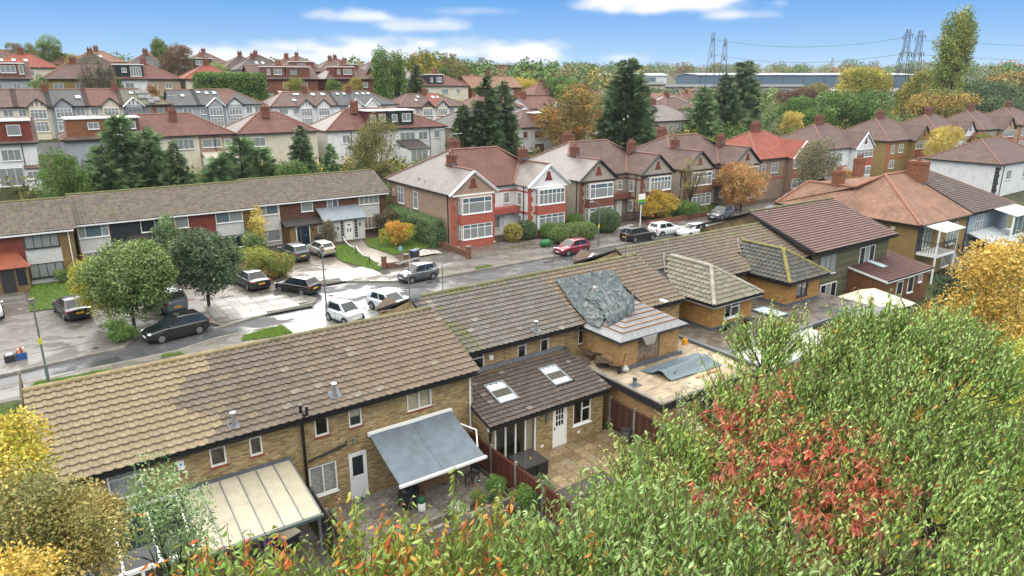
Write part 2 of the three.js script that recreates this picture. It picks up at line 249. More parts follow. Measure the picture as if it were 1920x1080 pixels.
// half-round ridge or hip tiles, one mesh each
const RIDGE = (() => { const g = new THREE.CylinderGeometry(0.13, 0.13, 0.45, 10, 1, false, -Math.PI / 2, Math.PI).rotateX(Math.PI / 2).rotateZ(Math.PI); const G = boxUV(prep(g)); G.userData.ready = true; return G; })();
function ridgeLine(parent, a, b, hexes, o = {}) {
  const v = b.clone().sub(a), L = v.length(), n = Math.max(1, Math.round(L / 0.45)), d = v.clone().normalize(), q = new THREE.Quaternion().setFromRotationMatrix(new THREE.Matrix4().lookAt(V3(), d.clone().negate(), V3(0, 1, 0))), R = rng(o.seed ?? 9);
  if (o.joined) { const gs = []; const g = new THREE.CylinderGeometry(o.r ?? 0.13, o.r ?? 0.13, L, 8, Math.max(1, Math.round(L / 0.6))).rotateX(Math.PI / 2).applyQuaternion(q).translate(...a.clone().add(b).multiplyScalar(0.5).toArray()); gs.push(g); return mesh(o.name ?? 'ridge', gs, hexes, parent); }
  for (let i = 0; i < n; i++) { const m = mesh('ridge_tile', RIDGE, tileMat(hexes[Math.floor(R() * hexes.length)]), parent); m.position.copy(a).addScaledVector(v, (i + 0.5) / n); m.position.y += 0.012 * (i % 2) - 0.02; m.quaternion.copy(q); m.scale.set(o.k ?? 1, o.k ?? 1, L / n / 0.45 * 0.985); }
}
function chimney(parent, x, y0, z, h, o = {}) {
  const w = o.w ?? 0.9, d = o.d ?? 0.6, c = mesh('chimney', [bx(x - w / 2, x + w / 2, y0, y0 + h, z - d / 2, z + d / 2), bx(x - w / 2 - 0.06, x + w / 2 + 0.06, y0 + h - 0.28, y0 + h - 0.16, z - d / 2 - 0.06, z + d / 2 + 0.06)], o.m ?? M.redBrick, parent);
  for (let i = 0; i < (o.pots ?? 3); i++) mesh('chimney_pot', cyl(0.13, 0.11, x + (i - ((o.pots ?? 3) - 1) / 2) * w / (o.pots ?? 3), y0 + h, y0 + h + 0.38, z, 8), M.ridgeRed, c);
  if (o.flash) mesh('flashing', bx(x - w / 2 - 0.08, x + w / 2 + 0.08, y0 + o.flash, y0 + o.flash + 0.25, z + d / 2 - 0.02, z + d / 2 + 0.1), M.lead, c);
  return c;
}
function skylight(parent, p, n, up, w, h) { // on a slope
  const Z = up.clone().negate(), X = n.clone().cross(Z), g = part('skylight', parent, p.x, p.y, p.z); g.quaternion.setFromRotationMatrix(new THREE.Matrix4().makeBasis(X, n, Z));
  mesh('frame', [bx(-w / 2, w / 2, 0, 0.1, -h / 2, -h / 2 + 0.08), bx(-w / 2, w / 2, 0, 0.1, h / 2 - 0.08, h / 2), bx(-w / 2, -w / 2 + 0.08, 0, 0.1, -h / 2 + 0.08, h / 2 - 0.08), bx(w / 2 - 0.08, w / 2, 0, 0.1, -h / 2 + 0.08, h / 2 - 0.08)], M.galv, g);
  mesh('pane', bx(-w / 2 + 0.08, w / 2 - 0.08, 0.02, 0.07, -h / 2 + 0.08, h / 2 - 0.08), M.skylight, g); return g;
}
// hipped or gabled roof over x0..x1, z0 (far) .. z1 (near); hip lengths 0 = gable. Parts: roof, ridge; returns slope data
function roofOver(parent, x0, x1, z0, z1, ye, yr, hl, hr, m, o = {}) {
  const oh = o.oh ?? 0.35, zm = o.zm ?? (z0 + z1) / 2, t = o.t ?? 0.1; const a = x0 - oh, b = x1 + oh, f = z1 + oh, k = z0 - oh; const ra = hl ? x0 + hl : a, rb = hr ? x1 - hr : b;
  const A = V3(ra, yr, zm), B = V3(rb, yr, zm), ml = o.ml ?? m;
  const gs = [slab([V3(a, ye, f), V3(b, ye, f), B, A], t), slab([V3(b, ye, k), V3(a, ye, k), A, B], t)], side = [];
  if (hl) side.push(slab([V3(a, ye, k), V3(a, ye, f), A], t)); if (hr) side.push(slab([V3(b, ye, f), V3(b, ye, k), B], t));
  const roof = mesh('roof', side.length && o.ml ? gs : gs.concat(side), m, parent);
  if (side.length && o.ml) mesh('hip_slope', side, ml, roof);
  const rm = o.rm ?? M.ridgeRed, rr = o.rr ?? 0.11;
  const cap = (p, q) => ridgeLine(roof, p, q, rm, { joined: 1, r: rr }); cap(A, B);
  if (hl) { cap(V3(a, ye, f), A); cap(V3(a, ye, k), A); } if (hr) { cap(V3(b, ye, f), B); cap(V3(b, ye, k), B); }
  mesh('gutter', [bx(a, b, ye - 0.16, ye - 0.04, f - 0.06, f + 0.06), ...(hl ? [bx(a - 0.06, a + 0.06, ye - 0.16, ye - 0.04, k, f)] : []), ...(hr ? [bx(b - 0.06, b + 0.06, ye - 0.16, ye - 0.04, k, f)] : [])], o.gm ?? M.black, roof);
  return roof;
}
// generic house: local x from 0, near wall at z = 0
function house(o) {
  const w = o.u1 - o.u0, d = o.d ?? 8.5, eave = o.e ?? 5.1, rise = o.rise ?? 2.6, g = thing(o.name ?? 'house', o.label, o.cat ?? 'house', o.u0, o.base, o.v, 0, o.group);
  const wm = o.wall ?? M.cream, split = o.split;
  if (split) { const s = split.x; mesh('wall', bx(0, s, -2.5, eave, -d, 0), wm, g); const q = mesh('wall', bx(s, w, -2.5, eave, -d, 0.02), split.m, g); if (split.label) q.userData.label = split.label; } else mesh('wall', bx(0, w, -2.5, eave, -d, 0), wm, g);
  const hl = o.hl ?? 4, hr = o.hr ?? 4, rf = o.roof ?? M.roofBrown, roof = roofOver(g, 0, w, -d, 0, eave, eave + rise, hl, hr, rf, { ml: o.ml, rm: o.rm });
  if (o.patch) for (const [a, b, m] of o.patch) { const oh = 0.35, t0 = 0.02, P = (x, t) => V3(x, eave + rise * t, 0.35 - (d / 2 + oh) * t); const n = V3(0, d / 2 + oh, rise).normalize(); const pts = [P(a, 0), P(b, 0), P(b, 1), P(a, 1)].map(p => p.addScaledVector(n, t0)); mesh('roof_section', slab(pts, t0 - 0.003), m, roof); }
  if (!hl) mesh('gable', prism([[-d, eave], [0, eave], [-d / 2, eave + rise - 0.1]], 0, 0.2).rotateY(-Math.PI / 2).translate(0.2, 0, 0), o.gable ?? wm, g);
  if (!hr) mesh('gable', prism([[-d, eave], [0, eave], [-d / 2, eave + rise - 0.1]], 0, 0.2).rotateY(-Math.PI / 2).translate(w, 0, 0), o.gable ?? wm, g);
  for (const a of o.win ?? []) win(g, a[0], a[1], a[2], a[3], a[5]?.z ?? 0.035, { cols: a[4] ?? [1, 1], ...(a[5] ?? {}) });
  for (const c of o.chim ?? []) chimney(g, c[0], eave + rise + (c[2] ?? -0.6), -d / 2 + (c[1] ?? 0), c[3] ?? 1.7, { w: c[4] ?? 1.1, pots: c[5] ?? 3, m: c[6] });
  const n = V3(0, d / 2 + 0.35, rise).normalize(), up = V3(0, rise, -(d / 2 + 0.35)).normalize();
  for (const [x, t, sw, sh] of o.sky ?? []) skylight(g, V3(x, eave + rise * t + 0.02, 0.35 - (d / 2 + 0.35) * t), n, up, sw ?? 0.75, sh ?? 1);
  for (const G of o.gab ?? []) { // front gable: {x, w, h, m, timber, bay}
    const zf = G.z ?? 0.5, h = G.h ?? 1.5, x0 = G.x - G.w / 2, x1 = G.x + G.w / 2, yb = eave - 0.05, zb = -(d / 2) * (h / rise) - 0.2, p = part('front_gable', g);
    mesh('gable_wall', prism([[x0, yb], [x1, yb], [G.x, yb + h]], zf - 0.12, zf), G.m ?? M.whiteRender, p);
    mesh('gable_roof', [slab([V3(x0 - 0.25, yb - 0.12, zf + 0.2), V3(G.x, yb + h + 0.1, zf + 0.2), V3(G.x, yb + h + 0.1, zb), V3(x0 - 0.25, yb - 0.12, zb)], 0.1), slab([V3(G.x, yb + h + 0.1, zf + 0.2), V3(x1 + 0.25, yb - 0.12, zf + 0.2), V3(x1 + 0.25, yb - 0.12, zb), V3(G.x, yb + h + 0.1, zb)], 0.1)], G.r ?? rf, p);
    mesh('bargeboard', [bar(V3(x0 - 0.25, yb - 0.2, zf + 0.22), V3(G.x, yb + h + 0.03, zf + 0.22), 0.06, 0.18), bar(V3(G.x, yb + h + 0.03, zf + 0.22), V3(x1 + 0.25, yb - 0.2, zf + 0.22), 0.06, 0.18)], G.b ?? M.black, p);
    if (G.timber) for (const [a, b] of [[-0.55, 0.45], [0, 0.8], [0.55, 0.45]]) mesh('timber', bx(G.x + a - 0.06, G.x + a + 0.06, yb + 0.1, yb + h * b, zf, zf + 0.03), M.black, p);
    mesh('bay', bx(x0 + 0.15, x1 - 0.15, -2.5, yb - 0.02, -0.1, zf), G.bay ?? wm, g);
    const bw = x1 - x0 - 0.5; win(g, x0 + 0.25, eave - 1.7, bw, 1.3, zf + 0.035, { cols: [1, 1, 1, 1], top: 0.28, fm: G.fm }); if (G.low !== 0) win(g, x0 + 0.25, 0.9, bw, 1.4, zf + 0.035, { cols: [1, 1, 1, 1], top: 0.28, fm: G.fm });
    if (G.band) { const q = mesh('panel', bx(x0 + 0.13, x1 - 0.13, 2.45, eave - 1.75, zf, zf + 0.04), G.band, g); if (G.strips) for (let i = 0; i < 6; i++) mesh('timber', bx(x0 + 0.2 + i * (x1 - x0 - 0.5) / 5, x0 + 0.3 + i * (x1 - x0 - 0.5) / 5, 2.45, eave - 1.75, zf + 0.04, zf + 0.06), M.black, g); }
  }
  for (const D of o.dorm ?? []) { // box dormer: {x0,x1,h,m,win}
    const h = D.h ?? 2.1, y0 = eave + 0.25, zf = D.z ?? -0.3, p = part('dormer', g);
    mesh('dormer_wall', bx(D.x0, D.x1, y0, y0 + h, -d / 2 - 0.3, zf), D.m ?? M.redTileHang, p); mesh('dormer_roof', bx(D.x0 - 0.15, D.x1 + 0.15, y0 + h, y0 + h + 0.16, -d / 2 - 0.4, zf + 0.18), D.rm ?? M.white, p);
    for (const a of D.win ?? []) win(g, D.x0 + a[0], y0 + a[1], a[2], a[3], zf + 0.035, { cols: a[4] ?? [1, 1], ...(a[5] ?? {}) });
  }
  for (const E of o.ext ?? []) { // lean-to: {x0,x1,z,h0,h1,m,r,win}
    mesh('extension', bx(E.x0, E.x1, -2.5, E.h1, 0, E.z), E.m ?? wm, g); mesh('extension_roof', slab([V3(E.x0 - 0.1, E.h1 - 0.02, E.z + 0.2), V3(E.x1 + 0.1, E.h1 - 0.02, E.z + 0.2), V3(E.x1 + 0.1, E.h0, 0.04), V3(E.x0 - 0.1, E.h0, 0.04)], 0.09), E.r ?? rf, g);
    for (const a of E.win ?? []) win(g, E.x0 + a[0], a[1], a[2], a[3], E.z + 0.035, { cols: a[4] ?? [1, 1], ...(a[5] ?? {}) });
  }
  if (o.pipes) for (const x of o.pipes) mesh('downpipe', cyl(0.05, 0.05, x, -0.5, eave - 0.1, 0.08, 6), M.black, g);
  o.more?.(g, { w, d, eave, rise, roof });
  return g;
}
// ---------- terrain
const PTS = [[-400, -0.14], [84, -0.14], [92, 2.2], [100, 5], [110, 6.8], [122, 8.9], [140, 11], [150, 12.2], [175, 14.5], [205, 16], [300, 15], [5000, 15]];
const hill = v => { for (let i = 1; i < PTS.length; i++) if (v <= PTS[i][0]) { const [a, p] = PTS[i - 1], [b, q] = PTS[i]; return lerp(p, q, (v - a) / (b - a)); } return 15; };
const US = [[-9999, 1], [60, 1], [75, 0.9], [95, 0.82], [120, 0.78], [165, 0.5], [230, 0.3], [9999, 0.3]];
const sc = u => { for (let i = 1; i < US.length; i++) if (u <= US[i][0]) { const [a, p] = US[i - 1], [b, q] = US[i]; return lerp(p, q, (u - a) / (b - a)); } return 0.3; };
function ground(u, v) {
  let h = hill(v); if (h > 0) h *= sc(u); const r = Math.hypot(u, v), ok = Math.atan2(v, u) > -0.3 ? 1 : 0;
  if (u > 90) h += 0.02 * (Math.min(u, 220) - 90) * sst(90, 110, u);
  const far = sst(190, 420, r) * 12 + sst(420, 1000, r) * 11 + sst(1000, 2600, r) * 30;
  return far < 0.01 ? h : Math.max(h, far * ok * (0.85 + 0.3 * fbm(u / 260, v / 260, 3, 5)));
}
{
  const us = [], vs = []; const step = (a, b, n, arr) => { for (let i = 0; i < n; i++) arr.push(a + (b - a) * i / n); };
  step(-2600, -300, 14, us); step(-300, -60, 10, us); step(-60, 280, 80, us); step(280, 700, 34, us); step(700, 3600, 40, us); us.push(3600);
  step(-2600, -60, 14, vs); step(-60, 80, 10, vs); step(80, 230, 60, vs); step(230, 600, 32, vs); step(600, 3600, 40, vs); vs.push(3600);
  const pos = [], idx = [], n = us.length; for (const v of vs) for (const u of us) pos.push(u, ground(u, v), -v);
  for (let j = 0; j < vs.length - 1; j++) for (let i = 0; i < n - 1; i++) { const a = j * n + i; idx.push(a, a + 1, a + n, a + 1, a + n + 1, a + n); }
  const g = new THREE.BufferGeometry(); g.setAttribute('position', new THREE.Float32BufferAttribute(pos, 3)); g.setIndex(idx); g.computeVertexNormals();
  struct('ground', g, mat('#575a38', { t: 'grass', s: 9, r: 0.95 }));
}
// near side block of gardens and verge, far side block of front gardens, raised above the carriageway by the kerb
const asphalt = mat('#6b6d70', { t: 'asphalt', s: 7, rm: 'wet', rs: 13 }), asphaltWet = mat('#717377', { t: 'asphalt', s: 6, rm: 'wetmore', rs: 9 }), pave = mat('#8f8b83', { t: 'asphalt', s: 5, rm: 'wet', rs: 9 }), paveDark = mat('#77736d', { t: 'asphalt', s: 5, rm: 'wet', rs: 8 }), lawn = mat('#5d7c2a', { t: 'grass', s: 2.5, r: 0.9, b: 'grass', bs: 0.8, bd: 0.04 }), earth = mat('#5e5243', { t: 'blotch', s: 2.5, r: 0.95 }), garden = mat('#5c6136', { t: 'grass', s: 4, r: 0.95 });
struct('road', extr([[-60, 40], [320, 40], [320, 60], [-60, 60]], -0.20, -0.136), asphalt);
struct('garden_ground', extr([[-60, -40], [120, -40], [120, 24], [60, 30], [60, 44.5], [-60, 44.5]], -0.2, -0.02), garden);
struct('near_pavement', extr([[-60, 44.5], [320, 44.5], [320, 47.6], [48, 47.9], [30, 48.3], [13.5, 48.7], [9, 48.4], [6.5, 47.4], [-60, 46.8]], -0.2, -0.002), pave);
struct('far_pavement', extr([[-60, 48.6], [-3, 49.2], [3.6, 50.1], [4.6, 51.9], [9.2, 52.2], [10, 50.6], [14, 51.7], [17.4, 52.35], [17.9, 53.2], [16.2, 57.6], [20.4, 57.9], [22.4, 56.2], [25, 54.4], [29, 53.2], [320, 53.6], [320, 61], [60, 60], [36, 60.5], [-60, 60]], -0.2, -0.004), pave);
struct('front_garden_ground', extr([[-60, 60], [36, 60.5], [60, 60], [320, 61], [320, 88], [-60, 88]], -0.2, -0.008), earth);
const sheet = (name, pts, y, m) => struct(name, extr(pts, y - 0.02, y), m);
const grassTuft = (() => { const f = [], R = rng(4); for (let i = 0; i < 9; i++) { const a = R() * 6.28, r = R() * 0.09, h = 0.05 + R() * 0.06, dx = Math.cos(a) * 0.03, dz = Math.sin(a) * 0.03, w = 0.006; const x = Math.cos(a * 3) * r, z = Math.sin(a * 3) * r; f.push([V3(x - w, 0, z), V3(x + w, 0, z), V3(x + dx, h, z + dz)]); } return tri(f); })();
const grassMat = mat('#ffffff', { r: 0.9, ds: 1 });
function lawnSheet(name, pts, y, dens = 14, seed = 1, cs = ['#6f9130', '#5f8427', '#7d9c38', '#86a04a']) {
  const o = sheet(name, pts, y, lawn); const R = rng(seed), us = pts.map(p => p[0]), vs = pts.map(p => p[1]), a = Math.min(...us), b = Math.max(...us), c = Math.min(...vs), d = Math.max(...vs), list = [];
  const inside = (x, z) => { let r = false; for (let i = 0, j = pts.length - 1; i < pts.length; j = i++) { const [xi, yi] = pts[i], [xj, yj] = pts[j]; if ((yi > z) !== (yj > z) && x < (xj - xi) * (z - yi) / (yj - yi) + xi) r = !r; } return r; };
  const n = Math.min(4200, (b - a) * (d - c) * dens); for (let i = 0; i < n; i++) { const u = lerp(a, b, R()), v = lerp(c, d, R()); if (inside(u, v)) list.push({ p: V3(u, y, -v), r: [0, R() * 6.3, 0], s: 0.8 + R() * 1.1, c: col(cs[Math.floor(R() * cs.length)]) }); }
  instanced('grass_blades', grassTuft, grassMat, list, o); return o;
}
// kerb stones along a line, each its own stone while large enough
function kerb(name, pts, y1 = 0.01) {
  const o = struct(name, extr(pts.concat(pts.slice().reverse().map(([u, v]) => [u, v + 0.1])), -0.19, y1 - 0.03), M.concrete);
  const R = rng(11); for (let i = 0; i < pts.length - 1; i++) { const [u0, v0] = pts[i], [u1, v1] = pts[i + 1], L = Math.hypot(u1 - u0, v1 - v0), n = Math.max(1, Math.round(L / 0.92)), an = Math.atan2(v1 - v0, u1 - u0); for (let k = 0; k < n; k++) { const t = (k + 0.5) / n, m = mesh('kerb_stone', UNIT, k % 3 ? M.concrete : M.kerb2 ??= mat('#a7a297', { t: 'blotch', s: 1.5, r: 0.8 }), o); m.scale.set(L / n - 0.012, 0.16, 0.13); m.position.set(lerp(u0, u1, t), y1 - 0.08 + R() * 0.008, -(lerp(v0, v1, t) + 0.03)); m.rotation.y = an; } }
  return o;
}
kerb('far_kerb', [[-6, 49], [-3, 49.2], [3.6, 50.1]]); kerb('bay_kerb', [[9.2, 50.45], [10, 50.6], [14, 51.7], [17.3, 52.3]]); kerb('right_kerb', [[25, 54.3], [29, 53.1], [60, 53.2]]); kerb('drive_kerb', [[20.4, 57.8], [22.4, 56.1], [25, 54.3]]);
kerb('near_kerb', [[-4, 46.75], [6.4, 47.35], [8.9, 48.3], [13.4, 48.6], [30, 48.2]]);
// slabs laid one by one
function slabs(name, u0, u1, v0, v1, su, sv, y, hexes, seed, keep, rough = 0.5) {
  const base = struct(name, extr([[u0, v0], [u1, v0], [u1, v1], [u0, v1]], y - 0.06, y - 0.022), M.joint ??= mat('#4c4a44', { t: 'grain', s: 0.6, r: 0.9 })), R = rng(seed);
  for (let v = v0, r = 0; v < v1 - 0.05; v += sv, r++) for (let u = u0; u < u1 - 0.05; u += su) {
    const w = Math.min(su, u1 - u), d = Math.min(sv, v1 - v); if (keep && !keep(u + w / 2, v + d / 2)) continue;
    const m = mesh('paving_slab', UNIT, mat(hexes[Math.floor(R() * hexes.length)], { t: 'blotch', s: 1.3, r: rough * (0.6 + 0.2 * Math.floor(R() * 4)) }), base); m.scale.set(w - 0.018, 0.05, d - 0.018); m.position.set(u + w / 2, y - 0.025 + (R() - 0.5) * 0.006, -(v + d / 2)); m.rotation.set((R() - 0.5) * 0.008, 0, (R() - 0.5) * 0.008);
  }
  return base;
}
// ---------- the near terrace, seen from behind
const UPN = (dy, dz) => ({ up: V3(0, dy, -dz).normalize(), n: V3(0, dz, dy).normalize(), S: Math.hypot(dy, dz) });
function terraceHouse(o) { // local origin: left end of the rear wall
  const w = o.u1 - o.u0, g = thing('terraced_house', o.label, 'house', o.u0, 0, o.v, 0, 'terraced houses of yellow brick in the foreground'), ye = 4.5, yr = 6.3, zr = -3.95, zb = -8.25;
  const holes = (o.win ?? []).map(a => [a[0], a[0] + a[2], a[1], a[1] + a[3]]);
  brickWall('rear_wall', g, 0, w, -0.02, 4.42, holes, 0, 'stock', { seed: o.seed });
  mesh('front_wall', bx(0, w, -0.02, 4.45, zb + 0.35, zb + 0.6), M.brickYellow, g);
  for (const x of [0, w - 0.22]) mesh('side_wall', prism([[0.24, 0], [-zb - 0.6, 0], [-zb - 0.6, 4.4], [-zr, yr - 0.12], [0.24, 4.4]], 0, 0.22).rotateY(Math.PI / 2).translate(x, 0, 0), M.brickYellow, g);
  const R = rng(o.seed + 50), xa = o.vl ? -0.12 : 0, xb = w + (o.vr ? 0.1 : 0);
  const roof = mesh('roof', [slab([V3(xa, ye, 0.33), V3(xb, ye, 0.33), V3(xb, yr, zr), V3(xa, yr, zr)], 0.08), slab([V3(xb, ye, zb), V3(xa, ye, zb), V3(xa, yr, zr), V3(xb, yr, zr)], 0.08)], M.blackMatt, g);
  const sl = UPN(1.8, 4.3);
  tiledSlope(roof, { o: V3(xa, ye + 0.01, 0.37), up: sl.up, n: sl.n, L: xb - xa, S: sl.S, tone: o.tone, keep: o.keep, seed: o.seed, r: 0.78 });
  const sb = UPN(1.8, 4.3); const back = { up: V3(0, sb.up.y, -sb.up.z), n: V3(0, sb.n.y, -sb.n.z) };
  const fr = mesh('front_slope', slab([V3(xb, ye + 0.06, zb - 0.02), V3(xa, ye + 0.06, zb - 0.02), V3(xa, yr + 0.06, zr), V3(xb, yr + 0.06, zr)], 0.05), mat(o.frontHex ?? '#6a5f53', { t: 'lichen', s: 0.9, r: 0.8 }), roof);
  ridgeLine(roof, V3(xa, yr + 0.03, zr), V3(xb, yr + 0.03, zr), o.ridge, { seed: o.seed });
  mesh('gutter', [bx(xa, xb, ye - 0.14, ye - 0.04, 0.33, 0.45)], M.black, roof); mesh('fascia', bx(xa, xb, ye - 0.16, ye + 0.0, 0.27, 0.325), M.dark, roof);
  mesh('soffit', bx(0, w, 4.4, 4.43, 0.01, 0.27), M.white, roof);
  for (const [x, t] of o.flues ?? []) { const p = V3(x, ye + 1.8 * t + 0.06, 0.35 - 4.3 * t), f = part('flue', g, p.x, p.y, p.z); f.rotation.x = Math.atan2(1.8, 4.3); mesh('flashing', [bx(-0.24, 0.24, -0.02, 0.025, -0.22, 0.24)], M.lead, f); const c = mesh('pipe', [cyl(0.085, 0.08, 0, 0, 0.42, 0, 12), cyl(0.11, 0.11, 0, 0.42, 0.5, 0, 12)], M.steel, f); c.rotation.x = -Math.atan2(1.8, 4.3); }
  for (const a of o.win ?? []) if (a[5]?.door !== 1) win(g, a[0], a[1], a[2], a[3], -0.05, { cols: a[4], real: 1, fw: 0.055, sm: o.sm ?? M.redSill, ...(a[5] ?? {}) });
  return g;
}
M.redSill = mat('#96453a', { t: 'grain', s: 0.5, r: 0.8 });
const blind = mat('#c9c9bd', { t: 'wood', s: 0.4, r: 0.8 }), lace = mat('#b9bcb8', { t: 'blotch', s: 0.3, r: 0.9 }), creamBlind = mat('#c6bd98', { t: 'grain', s: 0.5, r: 0.9 });
const pick = (R, a) => a[Math.floor(R() * a.length)];
const TAN = ['#9a8a6d', '#968669', '#9e8e71', '#938366', '#98886b'], BRN = ['#766a5c', '#716557', '#7a6e60', '#6e6254', '#756a5e'], GRY = ['#76706a', '#716b64', '#7b756e', '#6d6760', '#736f66'], MOSS = ['#6f6f4b', '#696a45', '#767652'], OLD = ['#82715f', '#7d6c5b', '#867564', '#786858', '#807162'];
terraceHouse({ u0: -1.2, u1: 6.95, v: 24.7, seed: 101, vl: 1, label: 'end terraced house with pale tan tiles on the left of its roof', ridge: ['#a3916a', '#9b8a62', '#ab9a70'], frontHex: '#8d7a58', flues: [[6.05, 0.12]],
  tone: (a, s, R) => { const edge = 5.05 + 0.55 * Math.sin(s * 1.9) - (s < 2.6 && s > 1.2 ? 0.45 : 0) + (s > 3.4 ? 0.5 : 0); if (a < edge) return R() < 0.07 ? '#93836b' : pick(R, TAN); return R() < 0.02 ? '#8b8173' : R() < 0.08 * (8 - a) ? '#85765f' : pick(R, BRN); },
  win: [[1.78, 3.16, 1.05, 1.2, [1], { curtains: [[0, 0, 1, 1, lace]] }], [5.05, 3.38, 0.56, 1.05, [1], { top: 0.25 }], [6.48 - 0.02, 3.38, 0.42, 1.05, [1], { top: 0.25 }]].map((a, i) => i === 2 ? [6.46, 3.36, 0.46, 1.05, [1], { top: 0.25 }] : a) });
terraceHouse({ u0: 6.95, u1: 15.1, v: 24.7, seed: 102, vr: 1, label: 'terraced house with brown tiled roof behind the grey awning', ridge: ['#857c5a', '#7a7354', '#8c8463'], flues: [[1.85, 0.16]],
  tone: (a, s, R) => R() < 0.015 ? '#8f8676' : pick(R, R() < (a - 0.5) * 0.35 ? OLD : BRN),
  win: [[0.82, 3.38, 0.56, 1.08, [1], { top: 0.25 }], [2.24, 3.36, 0.56, 1.08, [1], { top: 0.25, curtains: [[0, 0.35, 1, 0.35, creamBlind]] }], [4.87, 3.3, 1.18, 1.1, [1, 1], { top: [0, 0.2], curtains: [[0, 0, 1, 1, creamBlind]] }], [0.42, 0.76, 1.15, 1.35, [1, 1], { sm: M.white, curtains: [[0, 0, 1, 1, lace]] }], [2.08, 0.02, 0.82, 2.2, [1], { door: 1 }]] });
terraceHouse({ u0: 15.1, u1: 23.05, v: 26.7, seed: 103, label: 'terraced house with grey mossy roof above the skylit rear extension', ridge: ['#7b7b50', '#72714a', '#868560'], flues: [[5.1, 0.08]],
  tone: (a, s, R) => a < 1.5 - s * 0.12 && s < 3.6 && R() < 0.62 ? pick(R, MOSS) : s > 4.1 && R() < 0.4 ? pick(R, MOSS) : R() < 0.015 ? '#958f82' : pick(R, R() < 0.85 ? GRY : BRN),
  win: [[0.95, 3.13, 1.0, 1.2, [1], { top: 0.25 }], [3.95, 3.28, 0.56, 1.08, [1], { top: 0.25 }], [5.4, 3.29, 0.56, 1.08, [1], { top: 0.25 }]] });
terraceHouse({ u0: 23.05, u1: 31.0, v: 26.7, seed: 104, vr: 1, label: 'terraced house with a dark tarpaulin thrown over its brown roof', ridge: ['#7f7f54', '#88865f', '#74734d'],
  tone: (a, s, R) => R() < 0.04 ? pick(R, GRY) : pick(R, OLD), keep: (a, s) => !(a > 1.0 && a < 4.9 && s < 2.4),
  win: [[0.02, 3.24, 0.5, 1.1, [1], { top: 0.25 }]] });
terraceHouse({ u0: 31.0, u1: 39.0, v: 28.45, seed: 105, label: 'terraced house with pale grey hipped rear bedroom on a wet flat roof', ridge: ['#817f58', '#75734f', '#8a8763'], tone: (a, s, R) => R() < 0.04 ? pick(R, GRY) : pick(R, BRN), keep: (a, s) => !(a > 1.2 && a < 5.2 && s < 2) });
terraceHouse({ u0: 39.0, u1: 46.8, v: 28.45, seed: 106, vr: 1, label: 'terraced house with mossy yellow hips on its rear bedroom roof', ridge: ['#817f58', '#75734f', '#8a8763'], tone: (a, s, R) => R() < 0.1 ? pick(R, MOSS) : pick(R, OLD), keep: (a, s) => !(a > 1.2 && a < 5 && s < 2) });
// details on the rear walls
const TH = scene.children.filter(o => o.name.startsWith('terraced_house'));
function pipeRun(g, name, pts, r = 0.055, m = M.black) { const gs = []; for (let i = 0; i < pts.length - 1; i++) gs.push(rod(V3(...pts[i]), V3(...pts[i + 1]), r, r, 8)); return mesh(name, gs, m, g); }
pipeRun(TH[0], 'soil_pipe', [[8.45, 0, 0.1], [8.45, 5.0, 0.1]], 0.06); pipeRun(TH[0], 'soil_pipe', [[8.45, 4.55, 0.1], [8.55, 4.75, 0.55], [8.55, 5.1, 0.55]], 0.06);
pipeRun(TH[1], 'waste_pipe', [[0.4, 2.5, 0.1], [2.0, 2.75, 0.1], [2.05, 2.85, 0.02]], 0.05); pipeRun(TH[1], 'downpipe', [[7.95, 0, 0.1], [7.95, 4.2, 0.1], [8.25, 4.36, 0.36]], 0.045, M.white);
{ const b = mesh('alarm_box', bx(3.95, 4.17, 3.68, 4.05, 0, 0.09), M.white, TH[0]); mesh('emblem', bx(4.02, 4.1, 3.86, 3.94, 0.09, 0.094), mat('#3aa0d8', { r: 0.5 }), b); }
mesh('floodlight', bx(1.02, 1.2, 4.05, 4.2, 0, 0.1), M.white, TH[0]); mesh('floodlight', cyl(0.07, 0.07, 2.35, 2.72, 2.95, 0.12, 10), M.steel, TH[1]); mesh('vent', new THREE.CylinderGeometry(0.13, 0.13, 0.08, 14).rotateX(Math.PI / 2).translate(5.25, 2.95, 0.04), M.concrete, TH[1]); mesh('vent', bx(2.2, 2.42, 3.75, 4.0, 0, 0.08), M.white, TH[2]);
{ const d = part('door', TH[1], 2.1, 0.04, -0.04); d.userData.label = 'white back door with dark upper pane'; mesh('frame', [bx(0, 0.05, 0, 2.14, -0.04, 0.05), bx(0.73, 0.78, 0, 2.14, -0.04, 0.05), bx(0.05, 0.73, 2.08, 2.14, -0.04, 0.05)], M.white, d); mesh('leaf', wallShape(0.05, 0.73, 0, 2.08, [[0.15, 0.63, 1.05, 1.95]], -0.03, 0.02), M.white, d); mesh('pane', bx(0.15, 0.63, 1.05, 1.95, -0.02, 0), M.glass, d); mesh('handle', bx(0.1, 0.2, 1.0, 1.03, 0.02, 0.06), M.steel, d); }
for (const [i, pts] of [[1, [[0.15, 0.55], [2.35, 0.55]]]]) void pts;
